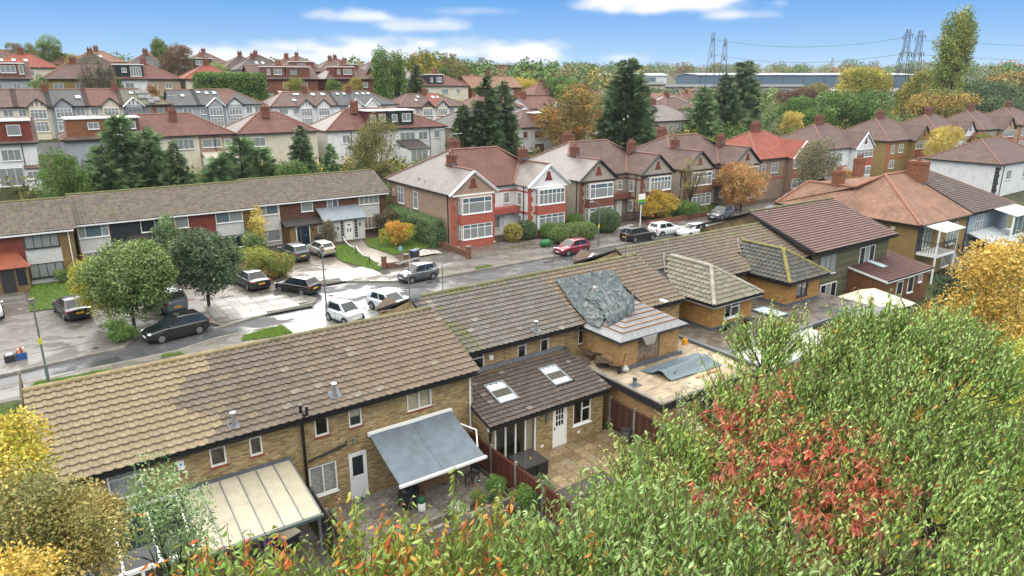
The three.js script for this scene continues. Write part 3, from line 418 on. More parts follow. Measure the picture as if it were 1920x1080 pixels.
// aerials and a dish on the roofs
function aerial(label, u, h, v, H, big) {
  const g = thing('aerial', label, 'aerial', u, h, v); mesh('mast', rod(V3(0, 0, 0), V3(0, H, 0), 0.025), M.galv, g);
  const gs = [rod(V3(-0.75, H - 0.05, 0.25), V3(0.75, H - 0.05, -0.25), 0.014)]; for (let i = 0; i < 9; i++) { const t = -0.7 + i * 0.17; gs.push(rod(V3(t + 0.07, H - 0.05, -t / 3 + 0.22), V3(t - 0.07, H - 0.05, -t / 3 - 0.22), 0.008, 0.008, 4)); } mesh('antenna', gs, M.steel, g);
  if (big) { const d = part('dish', g, 0.25, 0.55, 0.15); mesh('reflector', new THREE.SphereGeometry(0.55, 18, 6, 0, Math.PI * 2, 0, 0.62).rotateX(Math.PI / 2 + 0.3).translate(0, 0, -0.35), mat('#8d9193', { r: 0.5, ds: 1 }), d); mesh('arm', rod(V3(0, -0.2, 0.05), V3(0, -0.1, 0.5), 0.015), M.steel, d); }
  return g;
}
aerial('aerial mast with round satellite dish on the mossy grey ridge', 14.9, 6.1, 30.3, 2.35, 1); aerial('bare pole aerial on the mossy ridge right of the dish', 17.0, 6.2, 30.6, 1.6); aerial('tall aerial on the ridge left of the grey hipped roof', 30.2, 6.2, 30.7, 2.1); aerial('aerial on the ridge in front of the brown roof', 47.2, 6.2, 32.4, 1.4);
// small gabled porches on the street side that peep over the ridges
function porchGable(label, u, v, ap, w = 1.3) { const g = thing('porch_roof', label, 'porch', u, 0, v), e = ap - 0.62; mesh('wall', bx(-w / 2, w / 2, 0, e - 0.2, -1.0, 0.0), M.brickYellow, g); mesh('roof', [slab([V3(-w / 2 - 0.2, e, 0.2), V3(0, ap, 0.2), V3(0, ap, -1.1), V3(-w / 2 - 0.2, e, -1.1)], 0.08), slab([V3(0, ap, 0.2), V3(w / 2 + 0.2, e, 0.2), V3(w / 2 + 0.2, e, -1.1), V3(0, ap, -1.1)], 0.08)], mat('#6e5848', { t: 'lichen', s: 0.9, r: 0.8 }), g); mesh('bargeboard', [bar(V3(-w / 2 - 0.2, e - 0.06, 0.22), V3(0, ap - 0.06, 0.22), 0.04, 0.16), bar(V3(0, ap - 0.06, 0.22), V3(w / 2 + 0.2, e - 0.06, 0.22), 0.04, 0.16)], M.white, g); mesh('gable_wall', prism([[-w / 2, e - 0.2], [w / 2, e - 0.2], [0, ap - 0.1]], 0.01, 0.08), M.redBrick, g); }
porchGable('small white-edged gable peeping above the grey ridge by the dish', 16.4, 35.2, 4.75); porchGable('small white-edged gable peeping above the ridge near the tarpaulin', 32.6, 36.6, 5.1);

// ---------- rear extension with two skylights
{
  const g = thing('rear_extension', 'single storey yellow brick extension with two skylights and white doors', 'extension', 14.98, 0, 23.24), W = 6.85;
  brickWall('wall', g, 0, W, -0.02, 2.3, [[0.35, 2.68, 0, 2.12], [3.66, 4.52, 0, 2.16], [4.92, 6.06, 0.78, 2.12]], 0, 'stock', { seed: 7 });
  mesh('side_wall', [prism([[0.2, 0], [3.44, 0], [3.44, 3.1], [0.2, 2.25]], 0, 0.2).rotateY(Math.PI / 2)], M.brickYellow, g); brickWall('side_wall_face', g, 0, 3.24, 0, 2.35, [], -3.44, 'stock', { seed: 8, ry: -Math.PI / 2, px: -0.001, top: null }).rotation.y = -Math.PI / 2;
  mesh('right_wall', prism([[0.2, 0], [3.44, 0], [3.44, 3.1], [0.2, 2.25]], 0, 0.2).rotateY(Math.PI / 2).translate(W - 0.2, 0, 0), M.brickYellow, g);
  const sl = UPN(0.95, 3.62), roof = mesh('roof', slab([V3(-0.1, 2.36, 0.26), V3(W + 0.1, 2.36, 0.26), V3(W + 0.1, 3.31, -3.36), V3(-0.1, 3.31, -3.36)], 0.08), M.blackMatt, g);
  const sk = [[1.75, 0.5], [5.05, 0.52]];
  tiledSlope(roof, { kind: 'small', o: V3(-0.1, 2.37, 0.3), up: sl.up, n: sl.n, L: W + 0.2, S: sl.S, seed: 9, tone: (a, s, R) => s > 3.35 && R() < 0.7 ? '#74604f' : R() < 0.03 ? '#857e72' : pick(R, ['#61564f', '#5c514b', '#655a53', '#584e48']), keep: (a, s) => !sk.some(([x, t]) => Math.abs(a - 0.1 - x) < 0.52 && Math.abs(s - t * sl.S) < 0.7) });
  for (const [x, t] of sk) { const p = V3(x, 2.36 + 0.95 * t + 0.03, 0.26 - 3.62 * t); const s = skylight(roof, p, sl.n, sl.up, 1.1, 1.5); const b = mesh('roller_blind', bx(-0.45, 0.45, 0.072, 0.076, -0.2, 0.32), mat('#5a564c', { t: 'wood', s: 0.4, r: 0.8 }), s); }
  mesh('flashing', slab([V3(-0.05, 3.34, -3.2), V3(W + 0.05, 3.34, -3.2), V3(W + 0.05, 3.5, -3.44), V3(-0.05, 3.5, -3.44)], 0.02), M.lead, roof);
  mesh('gutter', bx(-0.12, W + 0.12, 2.24, 2.35, 0.26, 0.38), M.black, roof); mesh('fascia', bx(-0.1, W + 0.1, 2.16, 2.32, 0.1, 0.25), M.white, roof); pipeRun(g, 'downpipe', [[-0.02, 2.26, 0.32], [0.05, 2.0, 0.1], [0.05, 0, 0.1]], 0.045);
  win(g, 0.35, 0.02, 2.33, 2.1, -0.05, { name: 'french_doors', cols: [1, 1, 1, 1], real: 1, fw: 0.085, sill: 0, curtains: [[0.76, 0, 0.2, 1, M.netWarm]] });
  win(g, 4.92, 0.8, 1.14, 1.32, -0.05, { cols: [1, 1], top: [0, 0.38], real: 1 });
  const d = part('door', g, 3.66, 0.02, -0.04); d.userData.label = 'white door with nine small panes'; const hs = []; for (let i = 0; i < 3; i++) for (let j = 0; j < 3; j++) hs.push([0.2 + i * 0.165, 0.335 + i * 0.165, 1.1 + j * 0.3, 1.36 + j * 0.3]);
  mesh('frame', [bx(0, 0.06, 0, 2.14, -0.04, 0.05), bx(0.8, 0.86, 0, 2.14, -0.04, 0.05), bx(0.06, 0.8, 2.08, 2.14, -0.04, 0.05)], M.white, d); mesh('leaf', wallShape(0.06, 0.8, 0, 2.08, hs, -0.03, 0.02), M.white, d); for (const [a, b, c, e] of hs) mesh('pane', bx(a, b, c, e, -0.02, 0), M.glass, d); mesh('handle', bx(0.1, 0.14, 0.95, 1.08, 0.02, 0.06), M.black, d);
  mesh('wall_lamp', [bx(3.2, 3.32, 1.55, 1.95, 0, 0.12)], M.galv, g); mesh('vent', bx(2.95, 3.12, 0.3, 0.42, 0, 0.02), M.white, g); mesh('vent', bx(5.2, 5.38, 0.35, 0.47, 0, 0.02), M.white, g);
}
// ---------- building work: flat roofed extension with an unfinished hipped bedroom on top
const deckMat = mat('#b7a58a', { t: 'blotch', s: 1.6, r: 0.7 });
{
  const g = thing('rear_extension', 'flat roofed brick extension under construction with pale boarded deck', 'extension', 22.45, 0, 19.95), W = 7.0, Dp = 6.7;
  brickWall('front_wall', g, 0.1, W, -0.02, 2.35, [[2.6, 3.9, 0.5, 2.2]], 0, 'buff', { seed: 12 }); brickWall('side_wall', g, 0, Dp - 0.02, 0, 2.35, [], -Dp, 'buff', { seed: 13, ry: -Math.PI / 2, px: 0.1 });
  mesh('right_wall', bx(W - 0.22, W - 0.02, 0, 2.36, -Dp, -0.23), M.brickYellow, g);
  mesh('fascia', [bx(-0.12, W, 2.3, 2.66, 0.02, 0.14), bx(-0.14, -0.02, 2.3, 2.66, -Dp, 0.14)], M.blackMatt, g); mesh('roof_edge', [bx(-0.18, W, 2.66, 2.74, 0.02, 0.17), bx(-0.18, 0.02, 2.66, 2.74, -Dp, 0.02)], M.concrete, g);
  const deck = mesh('roof_deck', bx(0.02, W, 2.36, 2.68, -Dp, 0.02), deckMat, g); let R = rng(14);
  for (let i = 0; i < 3; i++) for (let j = 0; j < 6; j++) { const b = mesh('deck_board', UNIT, mat(['#c0ae92', '#b5a286', '#c6b69c', '#ad9a7d'][Math.floor(R() * 4)], { t: 'blotch', s: 1.4, r: 0.62 }), deck); b.scale.set(W / 3 - 0.07, 0.012, Dp / 6 - 0.008); b.position.set(0.06 + (i + 0.5) * (W - 0.06) / 3, 2.686, -(j + 0.5) * Dp / 6); }
  win(g, 2.6, 0.5, 1.3, 1.7, -0.05, { cols: [1, 1], real: 1 });
  mesh('parapet', [bx(W - 0.02, W + 0.25, 2.3, 2.86, -Dp, 0.1)], M.lead, g);
}
{ // the brick bedroom box with felt and battens
  const g = thing('rear_bedroom', 'unfinished square brick bedroom with grey felt and orange battens on its hipped roof', 'extension', 23.35, 2.7, 23.75), W = 4.35, d = 2.95;
  brickWall('front_wall', g, 0, W, 0, 1.72, [[1.25, 2.85, 0.02, 1.7]], 0, 'buff', { seed: 15 }); brickWall('left_wall', g, 0, d - 0.02, 0, 1.72, [], -d, 'buff', { seed: 16, ry: -Math.PI / 2, px: 0.001 }); mesh('right_wall', bx(W - 0.22, W - 0.005, 0, 1.72, -d, -0.22), M.brickYellow, g);
  const bd = mesh('boarding', bx(1.26, 2.84, 0.02, 1.7, -0.14, -0.06), mat('#9c8873', { t: 'blotch', s: 1.1, r: 0.8 }), g); mesh('mud_splash', [0, 1, 2, 3, 4, 5, 6].map(i => bx(1.3 + i * 0.22, 1.46 + i * 0.2, 0.03, 0.25 + 0.22 * hash2(i, 3), -0.06, -0.056)), mat('#8a6237', { t: 'blotch', s: 0.3, r: 0.9 }), bd);
  mesh('kerb_upstand', bx(-0.1, W + 0.15, -0.01, 0.16, 0.02, 0.2), M.lead, g);
  const oh = 0.32, ye = 1.72, A = V3(W / 2, 3.12, -1.72), B = V3(W / 2, 3.12, -4.6), fL = V3(-oh, ye, oh), fR = V3(W + oh, ye, oh), felt = mat('#9b9da0', { t: 'felt', s: 1.2, r: 0.7 });
  const roof = mesh('roof_felt', [slab([fL, fR, A], 0.06), slab([V3(-oh, ye, -d), fL, A, B], 0.06), slab([fR, V3(W + oh, ye, -d), B, A], 0.06)], felt, g);
  mesh('fascia', [bx(-oh, W + oh, ye - 0.14, ye - 0.04, oh - 0.05, oh), bx(-oh, -oh + 0.05, ye - 0.14, ye - 0.04, -d, oh - 0.05)], M.dark, g);
  let R = rng(17); const L = (p, q, t) => p.clone().lerp(q, t);
  for (let i = 1; i <= 7; i++) { const t = 0.07 + i * 0.118; const up = V3(0, 0.035, 0); const m = [M.timberNew, mat('#b3703a', { t: 'wood', s: 0.8, r: 0.7 }), mat('#d39a5a', { t: 'wood', s: 0.8, r: 0.7 })][i % 3]; mesh('batten', bar(L(fL, A, t).add(up), L(fR, A, t).add(up), 0.05, 0.03), m, roof); mesh('batten', bar(L(fL, A, t).add(up), L(V3(-oh, ye, -d), B, t).add(up), 0.05, 0.03), m, roof); }
  mesh('loose_felt', slab([V3(1.2, ye - 0.03, oh + 0.03), V3(2.3, ye - 0.03, oh + 0.03), V3(2.0, 1.2, 0.42), V3(1.4, 1.25, 0.45)], 0.006), mat('#a9a49e', { t: 'felt', s: 1, r: 0.6 }), roof); mesh('clip', [bx(W + 0.05, W + 0.3, 2.55, 2.62, -1.4, -1.2), bx(W - 0.4, W - 0.2, 2.75, 2.82, -1.2, -1.0)], M.white, roof);
}
// crumpled sheets: height field with folds
function crumple(nu, nv, fn) { const pos = [], idx = []; for (let j = 0; j <= nv; j++) for (let i = 0; i <= nu; i++) { const p = fn(i / nu, j / nv); pos.push(p.x, p.y, p.z); } for (let j = 0; j < nv; j++) for (let i = 0; i < nu; i++) { const a = j * (nu + 1) + i; idx.push(a, a + 1, a + nu + 1, a + 1, a + nu + 2, a + nu + 1); } const g = new THREE.BufferGeometry(); g.setAttribute('position', new THREE.Float32BufferAttribute(pos, 3)); g.setIndex(idx); g.computeVertexNormals(); const n = g.toNonIndexed(); return n; }
{
  const tarpM = mat('#3f5053', { t: 'blotch', s: 1.5, r: 0.5, ds: 1 });
  const roofY = (x, z) => { const t = (0.35 - z) / 4.3; return 4.62 + 1.8 * t; };                      // main slope, z local to v = 26.7
  const domeY = (u, z) => { const a = 4.42 + (3.12 - 1.72) * Math.min(1, Math.max(0, Math.min((u - 23.03) / 2.5, (28.02 - u) / 2.5))) ; return a + 0.05; };
  const g = thing('tarpaulin', 'crumpled grey green tarpaulin draped from roof ridge over the new bedroom', 'tarpaulin', 0, 0, 0);
  const P = (s, t) => { // s across, t from top to bottom
    const top = V3(lerp(23.9, 28.1, s), 0, lerp(-29.75, -29.6, s)), bot = V3(lerp(23.2, 26.2, s), 0, lerp(-25.2 - 1.0 * s, -25.6, s)); const p = top.lerp(bot, t); p.x += 0.5 * Math.sin(t * 3.1) * (s - 0.4);
    const z = p.z + 26.7; const y = Math.max(roofY(p.x, z), z > -1.2 ? domeY(p.x, p.z) : 0, z > 0.35 ? domeY(p.x, p.z) : 0); const f = fbm(s * 6 + t * 1.6, t * 2.2 - s * 2, 4, 5), f2 = Math.abs(Math.sin((s * 5.2 - t * 2.6) * 3.1 + 4 * f)); const r2 = 1 - Math.abs(2 * fbm(s * 9 - t * 3, t * 5 + s * 4, 3, 6) - 1), r3 = 1 - Math.abs(2 * fbm(s * 22, t * 15, 2, 7) - 1); p.y = y + 0.04 + 0.03 * f + 0.07 * Math.pow(1 - f2, 4) + 0.07 * Math.pow(r2, 5) + 0.02 * Math.pow(r3, 3); return p; };
  mesh('sheet', crumple(130, 110, P), tarpM, g);
  const P2 = (s, t) => { const a = V3(lerp(24.4, 26.4, s), 0, lerp(-28.0, -27.1, s)), b = V3(lerp(23.3, 24.6, s), 0, lerp(-24.9, -24.3, s)); const p = a.lerp(b, t); p.x += 0.35 * Math.sin(t * 2.6); const z = p.z + 26.7; const y = Math.max(z < 0.3 ? roofY(p.x, z) : 0, domeY(p.x, p.z)); const f = fbm(s * 3 + 9, t * 5, 4, 15), r = Math.abs(Math.sin(s * 13 + t * 2 + 3 * f)); const r2 = 1 - Math.abs(2 * fbm(s * 11 + t * 2, t * 4, 3, 16) - 1), r3 = 1 - Math.abs(2 * fbm(s * 30, t * 12, 2, 17) - 1); p.y = y + 0.09 + 0.09 * Math.pow(1 - r, 2.4) + 0.08 * Math.pow(r2, 4) + 0.025 * Math.pow(r3, 3) + 0.04 * f; if (t > 0.9) p.y -= (t - 0.9) * 1.5; return p; };
  mesh('folded_flap', crumple(120, 100, P2), mat('#4f6062', { t: 'blotch', s: 1.2, r: 0.55, ds: 1 }), g);
  const h = thing('roofing_sheet', 'blue grey roofing sheet lying humped on the pale deck', 'sheet', 0, 0, 0);
  const Q = (s, t) => { const a = V3(lerp(24.2, 28.5, s), 0, lerp(-23.15, -23.1, s)), b = V3(lerp(24.55, 28.3, s), 0, lerp(-21.3, -21.2, s)); const p = a.lerp(b, t); const f = fbm(s * 4, t * 3, 3, 25); p.y = 2.71 + 0.34 * Math.exp(-Math.pow((t - 0.55 + 0.2 * (s - 0.5)) / 0.2, 2)) * sst(0, 0.15, 1.05 - s) + 0.06 * f; return p; };
  mesh('sheet', crumple(50, 40, Q), mat('#6c7f88', { t: 'felt', s: 1, r: 0.55, ds: 1 }), h);
}
{ // roofing clutter
  const R = rng(33); const tm = ['#6b5347', '#5e4a40', '#77604f', '#8b7c62'].map(h => tileMat(h));
  const heap = [[0, 0], [0.35, 0.1], [0.7, -0.1], [0.2, 0.4], [0.55, 0.45], [-0.1, -0.35], [0.3, -0.4], [0.7, -0.5], [0.1, -0.8], [0.5, -0.9], [0.45, 0.0], [0.25, -0.15], [0.6, 0.25], [0.05, 0.3], [0.4, -0.65], [0.35, 0.7], [0.6, 0.8], [0.2, -0.55]];
  heap.forEach(([x, z], i) => { const o = mesh('loose_roof_tile', TILE.roman, tm[i % 4]); o.position.set(22.75 + x * 0.85, 2.72 + 0.06 * (i % 5) + (i > 9 ? 0.14 : 0), -24.9 + z * 0.95); o.rotation.set(R() * 0.7 - 0.2, R() * 6.3, R() * 0.6 - 0.3); o.scale.setScalar(1.2 + R() * 0.3); tag(o, 'loose brown roof tile in the heap beside the unfinished brick bedroom', 'roof tile', 'heap of loose roof tiles'); });
  const t2 = mesh('loose_roof_tile', TILE.flat, tm[0]); t2.position.set(25.1, 2.86, -21.6); t2.rotation.y = 0.4; tag(t2, 'single brown tile weighing down the near edge of the roofing sheet', 'roof tile'); const t3 = mesh('loose_roof_tile', TILE.flat, tm[2]); t3.position.set(28.1, 2.86, -22.0); t3.rotation.y = 0.9; tag(t3, 'single brown tile weighing down the right edge of the roofing sheet', 'roof tile');
  const p1 = mesh('timber_plank', bar(V3(23.25, 2.72, -23.95), V3(23.5, 3.75, -23.8), 0.07, 0.04), mat('#cf9a4a', { t: 'wood', s: 0.6, r: 0.7 })); tag(p1, 'yellow plank leaning on the corner of the brick bedroom', 'plank'); const p2 = mesh('timber_plank', bar(V3(23.4, 2.72, -23.75), V3(23.75, 3.6, -23.72), 0.08, 0.05), mat('#b06a4a', { t: 'wood', s: 0.6, r: 0.7 })); tag(p2, 'reddish plank leaning on the corner of the brick bedroom', 'plank'); const p3 = mesh('timber_plank', bx(25.9, 27.7, 2.7, 2.74, -20.95, -20.85), M.timberNew); tag(p3, 'long pale batten lying along the near deck edge', 'plank');
  const b1 = thing('rubble_sack', 'small white sack at the foot of the leaning planks', 'sack', 23.55, 2.7, 23.5); const sg = new THREE.SphereGeometry(0.2, 12, 8); sg.scale(1, 0.7, 0.8).translate(0, 0.13, 0); mesh('bag', sg, mat('#d8d8d4', { r: 0.6, t: 'blotch', s: 0.4 }), b1); mesh('tie', cyl(0.04, 0.08, 0, 0.24, 0.32, 0, 8), mat('#c8c8c4', { r: 0.6 }), b1);
  const b2 = thing('felt_roll', 'short dark roll standing by the leaning planks', 'roll', 23.15, 2.7, 23.55); mesh('roll', [cyl(0.09, 0.09, 0, 0, 0.32, 0, 12), cyl(0.04, 0.04, 0, 0.32, 0.325, 0, 8)], M.blackMatt, b2);
  const v = thing('roof_vent', 'grey vent pipe standing on the pale deck near its edge', 'vent', 22.75, 2.7, 22.05); mesh('flashing', bx(-0.3, 0.3, -0.005, 0.02, -0.22, 0.22), M.lead, v); mesh('pipe', [cyl(0.1, 0.09, 0, 0.02, 0.3, 0, 12)], M.galv, v); mesh('cowl', cyl(0.11, 0.11, 0, 0.3, 0.38, 0, 12), M.dark, v);
  const c = thing('fuel_can', 'yellow plastic can on the deck beyond the brick bedroom', 'can', 29.0, 2.7, 24.4); mesh('body', [new THREE.BoxGeometry(0.24, 0.3, 0.2).translate(0, 0.15, 0)], mat('#d99a16', { r: 0.45 }), c); mesh('spout', cyl(0.05, 0.04, 0.04, 0.3, 0.42, 0, 10), mat('#c98a10', { r: 0.45 }), c); mesh('handle', bar(V3(-0.1, 0.36, 0), V3(0.02, 0.38, 0), 0.03), mat('#c98a10', { r: 0.45 }), c);
  const l = thing('ladder', 'aluminium ladder leaning up against the flat roof edge', 'ladder', 23.35, 0, 18.95); const a0 = V3(-0.19, 0, 0), a1 = V3(-0.19, 3.1, -0.85), k0 = V3(0.19, 0, 0), k1 = V3(0.19, 3.1, -0.85); mesh('stile', bar(a0, a1, 0.04, 0.07), M.steel, l); mesh('stile', bar(k0, k1, 0.04, 0.07), M.steel, l); for (let i = 1; i < 11; i++) mesh('rung', rod(a0.clone().lerp(a1, i / 11), k0.clone().lerp(k1, i / 11), 0.018), M.steel, l);
}
// ---------- the two finished hipped bedrooms on their wet flat roof
const wetRoof = mat('#6f675c', { t: 'blotch', s: 3, rm: 'wetmore', rs: 4 });
{
  const g = thing('flat_roof_extension', 'wet flat roofed ground floor extension below the two brick bedrooms', 'extension', 29.75, 0, 22.3); mesh('wall', bx(0.05, 15, 0, 2.35, -6.1, 0), M.brickYellow, g); mesh('roof', bx(0, 15.05, 2.36, 2.62, -6.12, 0.1), wetRoof, g);
  mesh('edge_trim', [bx(-0.04, 15.1, 2.55, 2.74, 0.02, 0.2), bx(-0.06, 0.1, 2.55, 2.74, -6.1, 0.02)], M.lead, g); mesh('white_roof', bx(0.4, 7.8, 2.3, 2.56, 0.2, 2.6), mat('#d6d9da', { t: 'felt', s: 2, r: 0.5 }), g).userData.label = 'white sheet covered lower roof'; mesh('lower_wall', bx(0.6, 7.6, 0, 2.3, 0.01, 2.4), M.brickYellow, g);
  mesh('grey_roof', bx(11, 15.2, 2.45, 2.66, 0.2, 2.2), mat('#7d8186', { t: 'felt', s: 2, r: 0.5 }), g); mesh('lower_wall', bx(11.2, 15, 0, 2.45, 0.01, 2.1), M.brickYellow, g);
  skylight(g, V3(8.1, 2.66, -2.8), V3(0, 1, 0), V3(0, 0, -1), 1.3, 1.9);
}
function bedroom(label, u, v, W, d, pal, tones, hipHex, fasciaM, wn, seed) {
  const g = thing('rear_bedroom', label, 'extension', u, 2.62, v), ye = 1.72, oh = 0.42, yr = 3.25; brickWall('front_wall', g, 0, W, 0, 1.68, wn.map(a => [a[0], a[0] + a[2], a[1], a[1] + a[3]]), 0, pal, { seed }); brickWall('left_wall', g, 0, d, 0, 1.68, [], -d, pal, { seed: seed + 1, ry: -Math.PI / 2, px: 0.001 }); mesh('right_wall', bx(W - 0.22, W - 0.005, 0, 1.68, -d, -0.22), M.brickYellow, g);
  mesh('upstand', [bx(-0.06, W + 0.06, -0.01, 0.15, 0.02, 0.1), bx(-0.08, -0.02, -0.01, 0.15, -d, 0.1)], M.lead, g);
  const run = W / 2 + oh, A = V3(W / 2, yr, oh - run), B = V3(W / 2, yr, -5.2), fL = V3(-oh, ye, oh), fR = V3(W + oh, ye, oh), bL = V3(-oh, ye, -d - 0.3), bR = V3(W + oh, ye, -d - 0.3), roof = mesh('roof', [slab([fL, fR, A], 0.05), slab([bL, fL, A, B], 0.05), slab([fR, bR, B, A], 0.05)], M.blackMatt, g);
  const dy = yr - ye, f = UPN(dy, run); tiledSlope(roof, { o: fL.clone().add(V3(0, 0.01, 0.03)), up: f.up, n: f.n, L: W + 2 * oh, S: f.S, seed, parts: 150, tone: (a, s, R) => pick(R, tones), keep: (a, s) => { const t = s / f.S; return a > t * run - 0.05 && a < W + 2 * oh - t * run + 0.05; } });
  const upL = V3(dy, 0, 0); const nL = V3(-dy, run, 0).normalize(), uL = V3(run, dy, 0).normalize(), LL = 5.2 + oh, back = 5.2 - d - 0.3; tiledSlope(roof, { o: V3(-oh - 0.03, ye + 0.01, -5.2), up: uL, n: nL, L: LL, S: Math.hypot(dy, run), seed: seed + 3, parts: 150, tone: (a, s, R) => pick(R, tones), keep: (a, s) => a < LL - (s / f.S) * run + 0.05 && a > back * (1 - s / f.S) - 0.1 });
  ridgeLine(roof, fL.clone().add(V3(0, 0.05, 0)), A.clone().add(V3(0, 0.05, 0)), hipHex, { seed }); ridgeLine(roof, fR.clone().add(V3(0, 0.05, 0)), A.clone().add(V3(0, 0.05, 0)), hipHex, { seed: seed + 1 }); ridgeLine(roof, A.clone().add(V3(0, 0.05, 0)), B.clone().add(V3(0, 0.05, 0)), hipHex, { seed: seed + 2 });
  mesh('valley', bar(V3(-oh, ye + 0.08, -d - 0.32), V3(W / 2, yr + 0.1, -d - 2.6), 0.16, 0.06), M.concrete, roof);
  mesh('fascia', [bx(-oh, W + oh, ye - 0.2, ye - 0.05, oh - 0.04, oh - 0.005), bx(-oh + 0.005, -oh + 0.04, ye - 0.2, ye - 0.05, -d, oh - 0.04)], fasciaM, roof); mesh('gutter', [bx(-oh - 0.08, W + oh, ye - 0.1, ye, oh, oh + 0.1), bx(-oh - 0.1, -oh, ye - 0.1, ye, -d, oh + 0.1)], M.black, roof);
  for (const a of wn) win(g, a[0], a[1], a[2], a[3], -0.05, { cols: a[4], real: 1, ...(a[5] ?? {}) }); return g;
}
bedroom('brick rear bedroom with pale grey hip tiles and white window', 32.2, 25.2, 3.75, 3.2, 'gold', ['#8f8b7c', '#86826f', '#979281', '#7d7a69', '#8a8570'], ['#b9b2a4', '#aea797', '#c2bcae'], M.white, [[1.15, 0.45, 1.45, 1.0, [1, 1.3], { top: [0, 0.3] }]], 41);
bedroom('brick rear bedroom with yellow lichen covered hips and dark window', 39.9, 25.4, 3.7, 3.0, 'gold', ['#5c5b57', '#535350', '#66645c', '#4c4d4b', '#605d52'], ['#97904a', '#8a843f', '#a09a5c'], M.black, [[1.1, 0.4, 1.25, 1.05, [1, 1], { fm: M.dark, sm: M.dark, curtains: [[0, 0, 1, 1, M.net]] }]], 51);
for (const [u, v, r, lb] of [[32.9, 24.6, 0.19, 'black bucket by the near corner of the pale hipped bedroom'], [34.6, 24.6, 0.22, 'black bucket under the white window of the pale hipped bedroom']]) { const b = thing('bucket', lb, 'bucket', u, 2.62, v); mesh('body', new THREE.LatheGeometry([[0, 0.01], [r * 0.75, 0.01], [r, r * 1.7], [r * 0.93, r * 1.7], [r * 0.7, 0.05], [0, 0.05]].map(p => new THREE.Vector2(...p)), 16), M.blackMatt, b); mesh('handle', new THREE.TorusGeometry(r, 0.012, 5, 14, Math.PI).translate(0, r * 1.6, 0), M.galv, b); }
aerial('aerial on the rear of the beige and white pair, left one', 40.5, 9.2, 72.5, 2.4); aerial('aerial on the rear of the beige and white pair, right one', 42.6, 9.2, 72.0, 1.8); aerial('tall aerial on the sand coloured street house chimney', 110.2, 10.2, 68.2, 4.2); aerial('aerial on the white walled hill house ridge', 17.6, 13.2, 103.5, 1.9); aerial('thin skyline aerial left of the poplars', 60.5, 21.5, 179, 3.2); aerial('second thin skyline aerial nearer the poplars', 71.5, 21.2, 178, 3.0);
// ---------- terrace across the street
function frontTerrace(o) { // local: left end of the front wall, facing the street
  const w = o.u1 - o.u0, g = thing('terraced_house', o.label, 'house', o.u0, 0, o.v, 0, 'terraced houses across the street'), ye = 4.5, yr = 6.6, zr = -4.2, zb = -8.6;
  mesh('wall', bx(0, w, -0.1, 4.45, -8.2, 0), o.wall ?? M.brickYellow, g);
  for (const x of [o.vl ? 0 : null, o.vr ? w - 0.02 : null]) if (x !== null) mesh('gable', prism([[-8.2, 4.45], [0, 4.45], [-4.2, 6.5]], 0, 0.2).rotateY(-Math.PI / 2).translate(x ? w : 0.2, 0, 0), o.wall ?? M.brickYellow, g);
  const xa = o.vl ? -0.15 : 0, xb = w + (o.vr ? 0.15 : 0), roof = mesh('roof', [slab([V3(xa, ye, 0.35), V3(xb, ye, 0.35), V3(xb, yr, zr), V3(xa, yr, zr)], 0.08), slab([V3(xb, ye, zb), V3(xa, ye, zb), V3(xa, yr, zr), V3(xb, yr, zr)], 0.08)], M.roofDark, g), s = UPN(yr - ye, 0.35 - zr);
  tiledSlope(roof, { o: V3(xa, ye + 0.01, 0.39), up: s.up, n: s.n, L: xb - xa, S: s.S, parts: 0, seed: Math.round(o.u0 + 200), tone: (a, t, R) => R() < 0.08 ? pick(R, MOSS) : pick(R, ['#7f7165', '#766a60', '#877a6d', '#6d6158', '#7a7068']) });
  ridgeLine(roof, V3(xa, yr + 0.05, zr), V3(xb, yr + 0.05, zr), mat('#7c7a4c', { t: 'lichen', s: 0.9, r: 0.85 }), { joined: 1 });
  mesh('gutter', bx(xa, xb, ye - 0.14, ye - 0.02, 0.36, 0.48), M.white, roof); mesh('soffit', bx(0, w, 4.38, 4.42, 0.01, 0.34), M.white, roof);
  for (const [x0, x1, y0, y1, m, nm] of o.panels ?? []) mesh(nm ?? 'cladding', bx(x0, x1, y0, y1, 0, 0.05), m, g);
  for (const a of o.win ?? []) win(g, a[0], a[1], a[2], a[3], 0.07, { cols: a[4], pm: [M.net, M.glassBlue, M.net], ...(a[5] ?? {}) });
  for (const x of o.pipes ?? []) mesh('downpipe', cyl(0.05, 0.05, x, 0, 4.4, 0.1, 6), M.white, g);
  o.more?.(g); return g;
}
const whitePanel = mat('#dcdcd6', { t: 'grain', s: 1.5, r: 0.6 }), brickTan = mat('#a98a58', { t: 'plain', s: 2.4, r: 0.9 });
const hipPorch = (g, x0, x1, y, z, h, m) => { const q = (x0 + x1) / 2, k = (x1 - x0) * 0.3; return mesh('porch_roof', [slab([V3(x0, y, z), V3(x1, y, z), V3(x1 - k, y + h, 0.06), V3(x0 + k, y + h, 0.06)], 0.06), slab([V3(x0, y, 0.02), V3(x0, y, z), V3(x0 + k, y + h, 0.06)], 0.06), slab([V3(x1, y, z), V3(x1, y, 0.02), V3(x1 - k, y + h, 0.06)], 0.06)], m, g); };
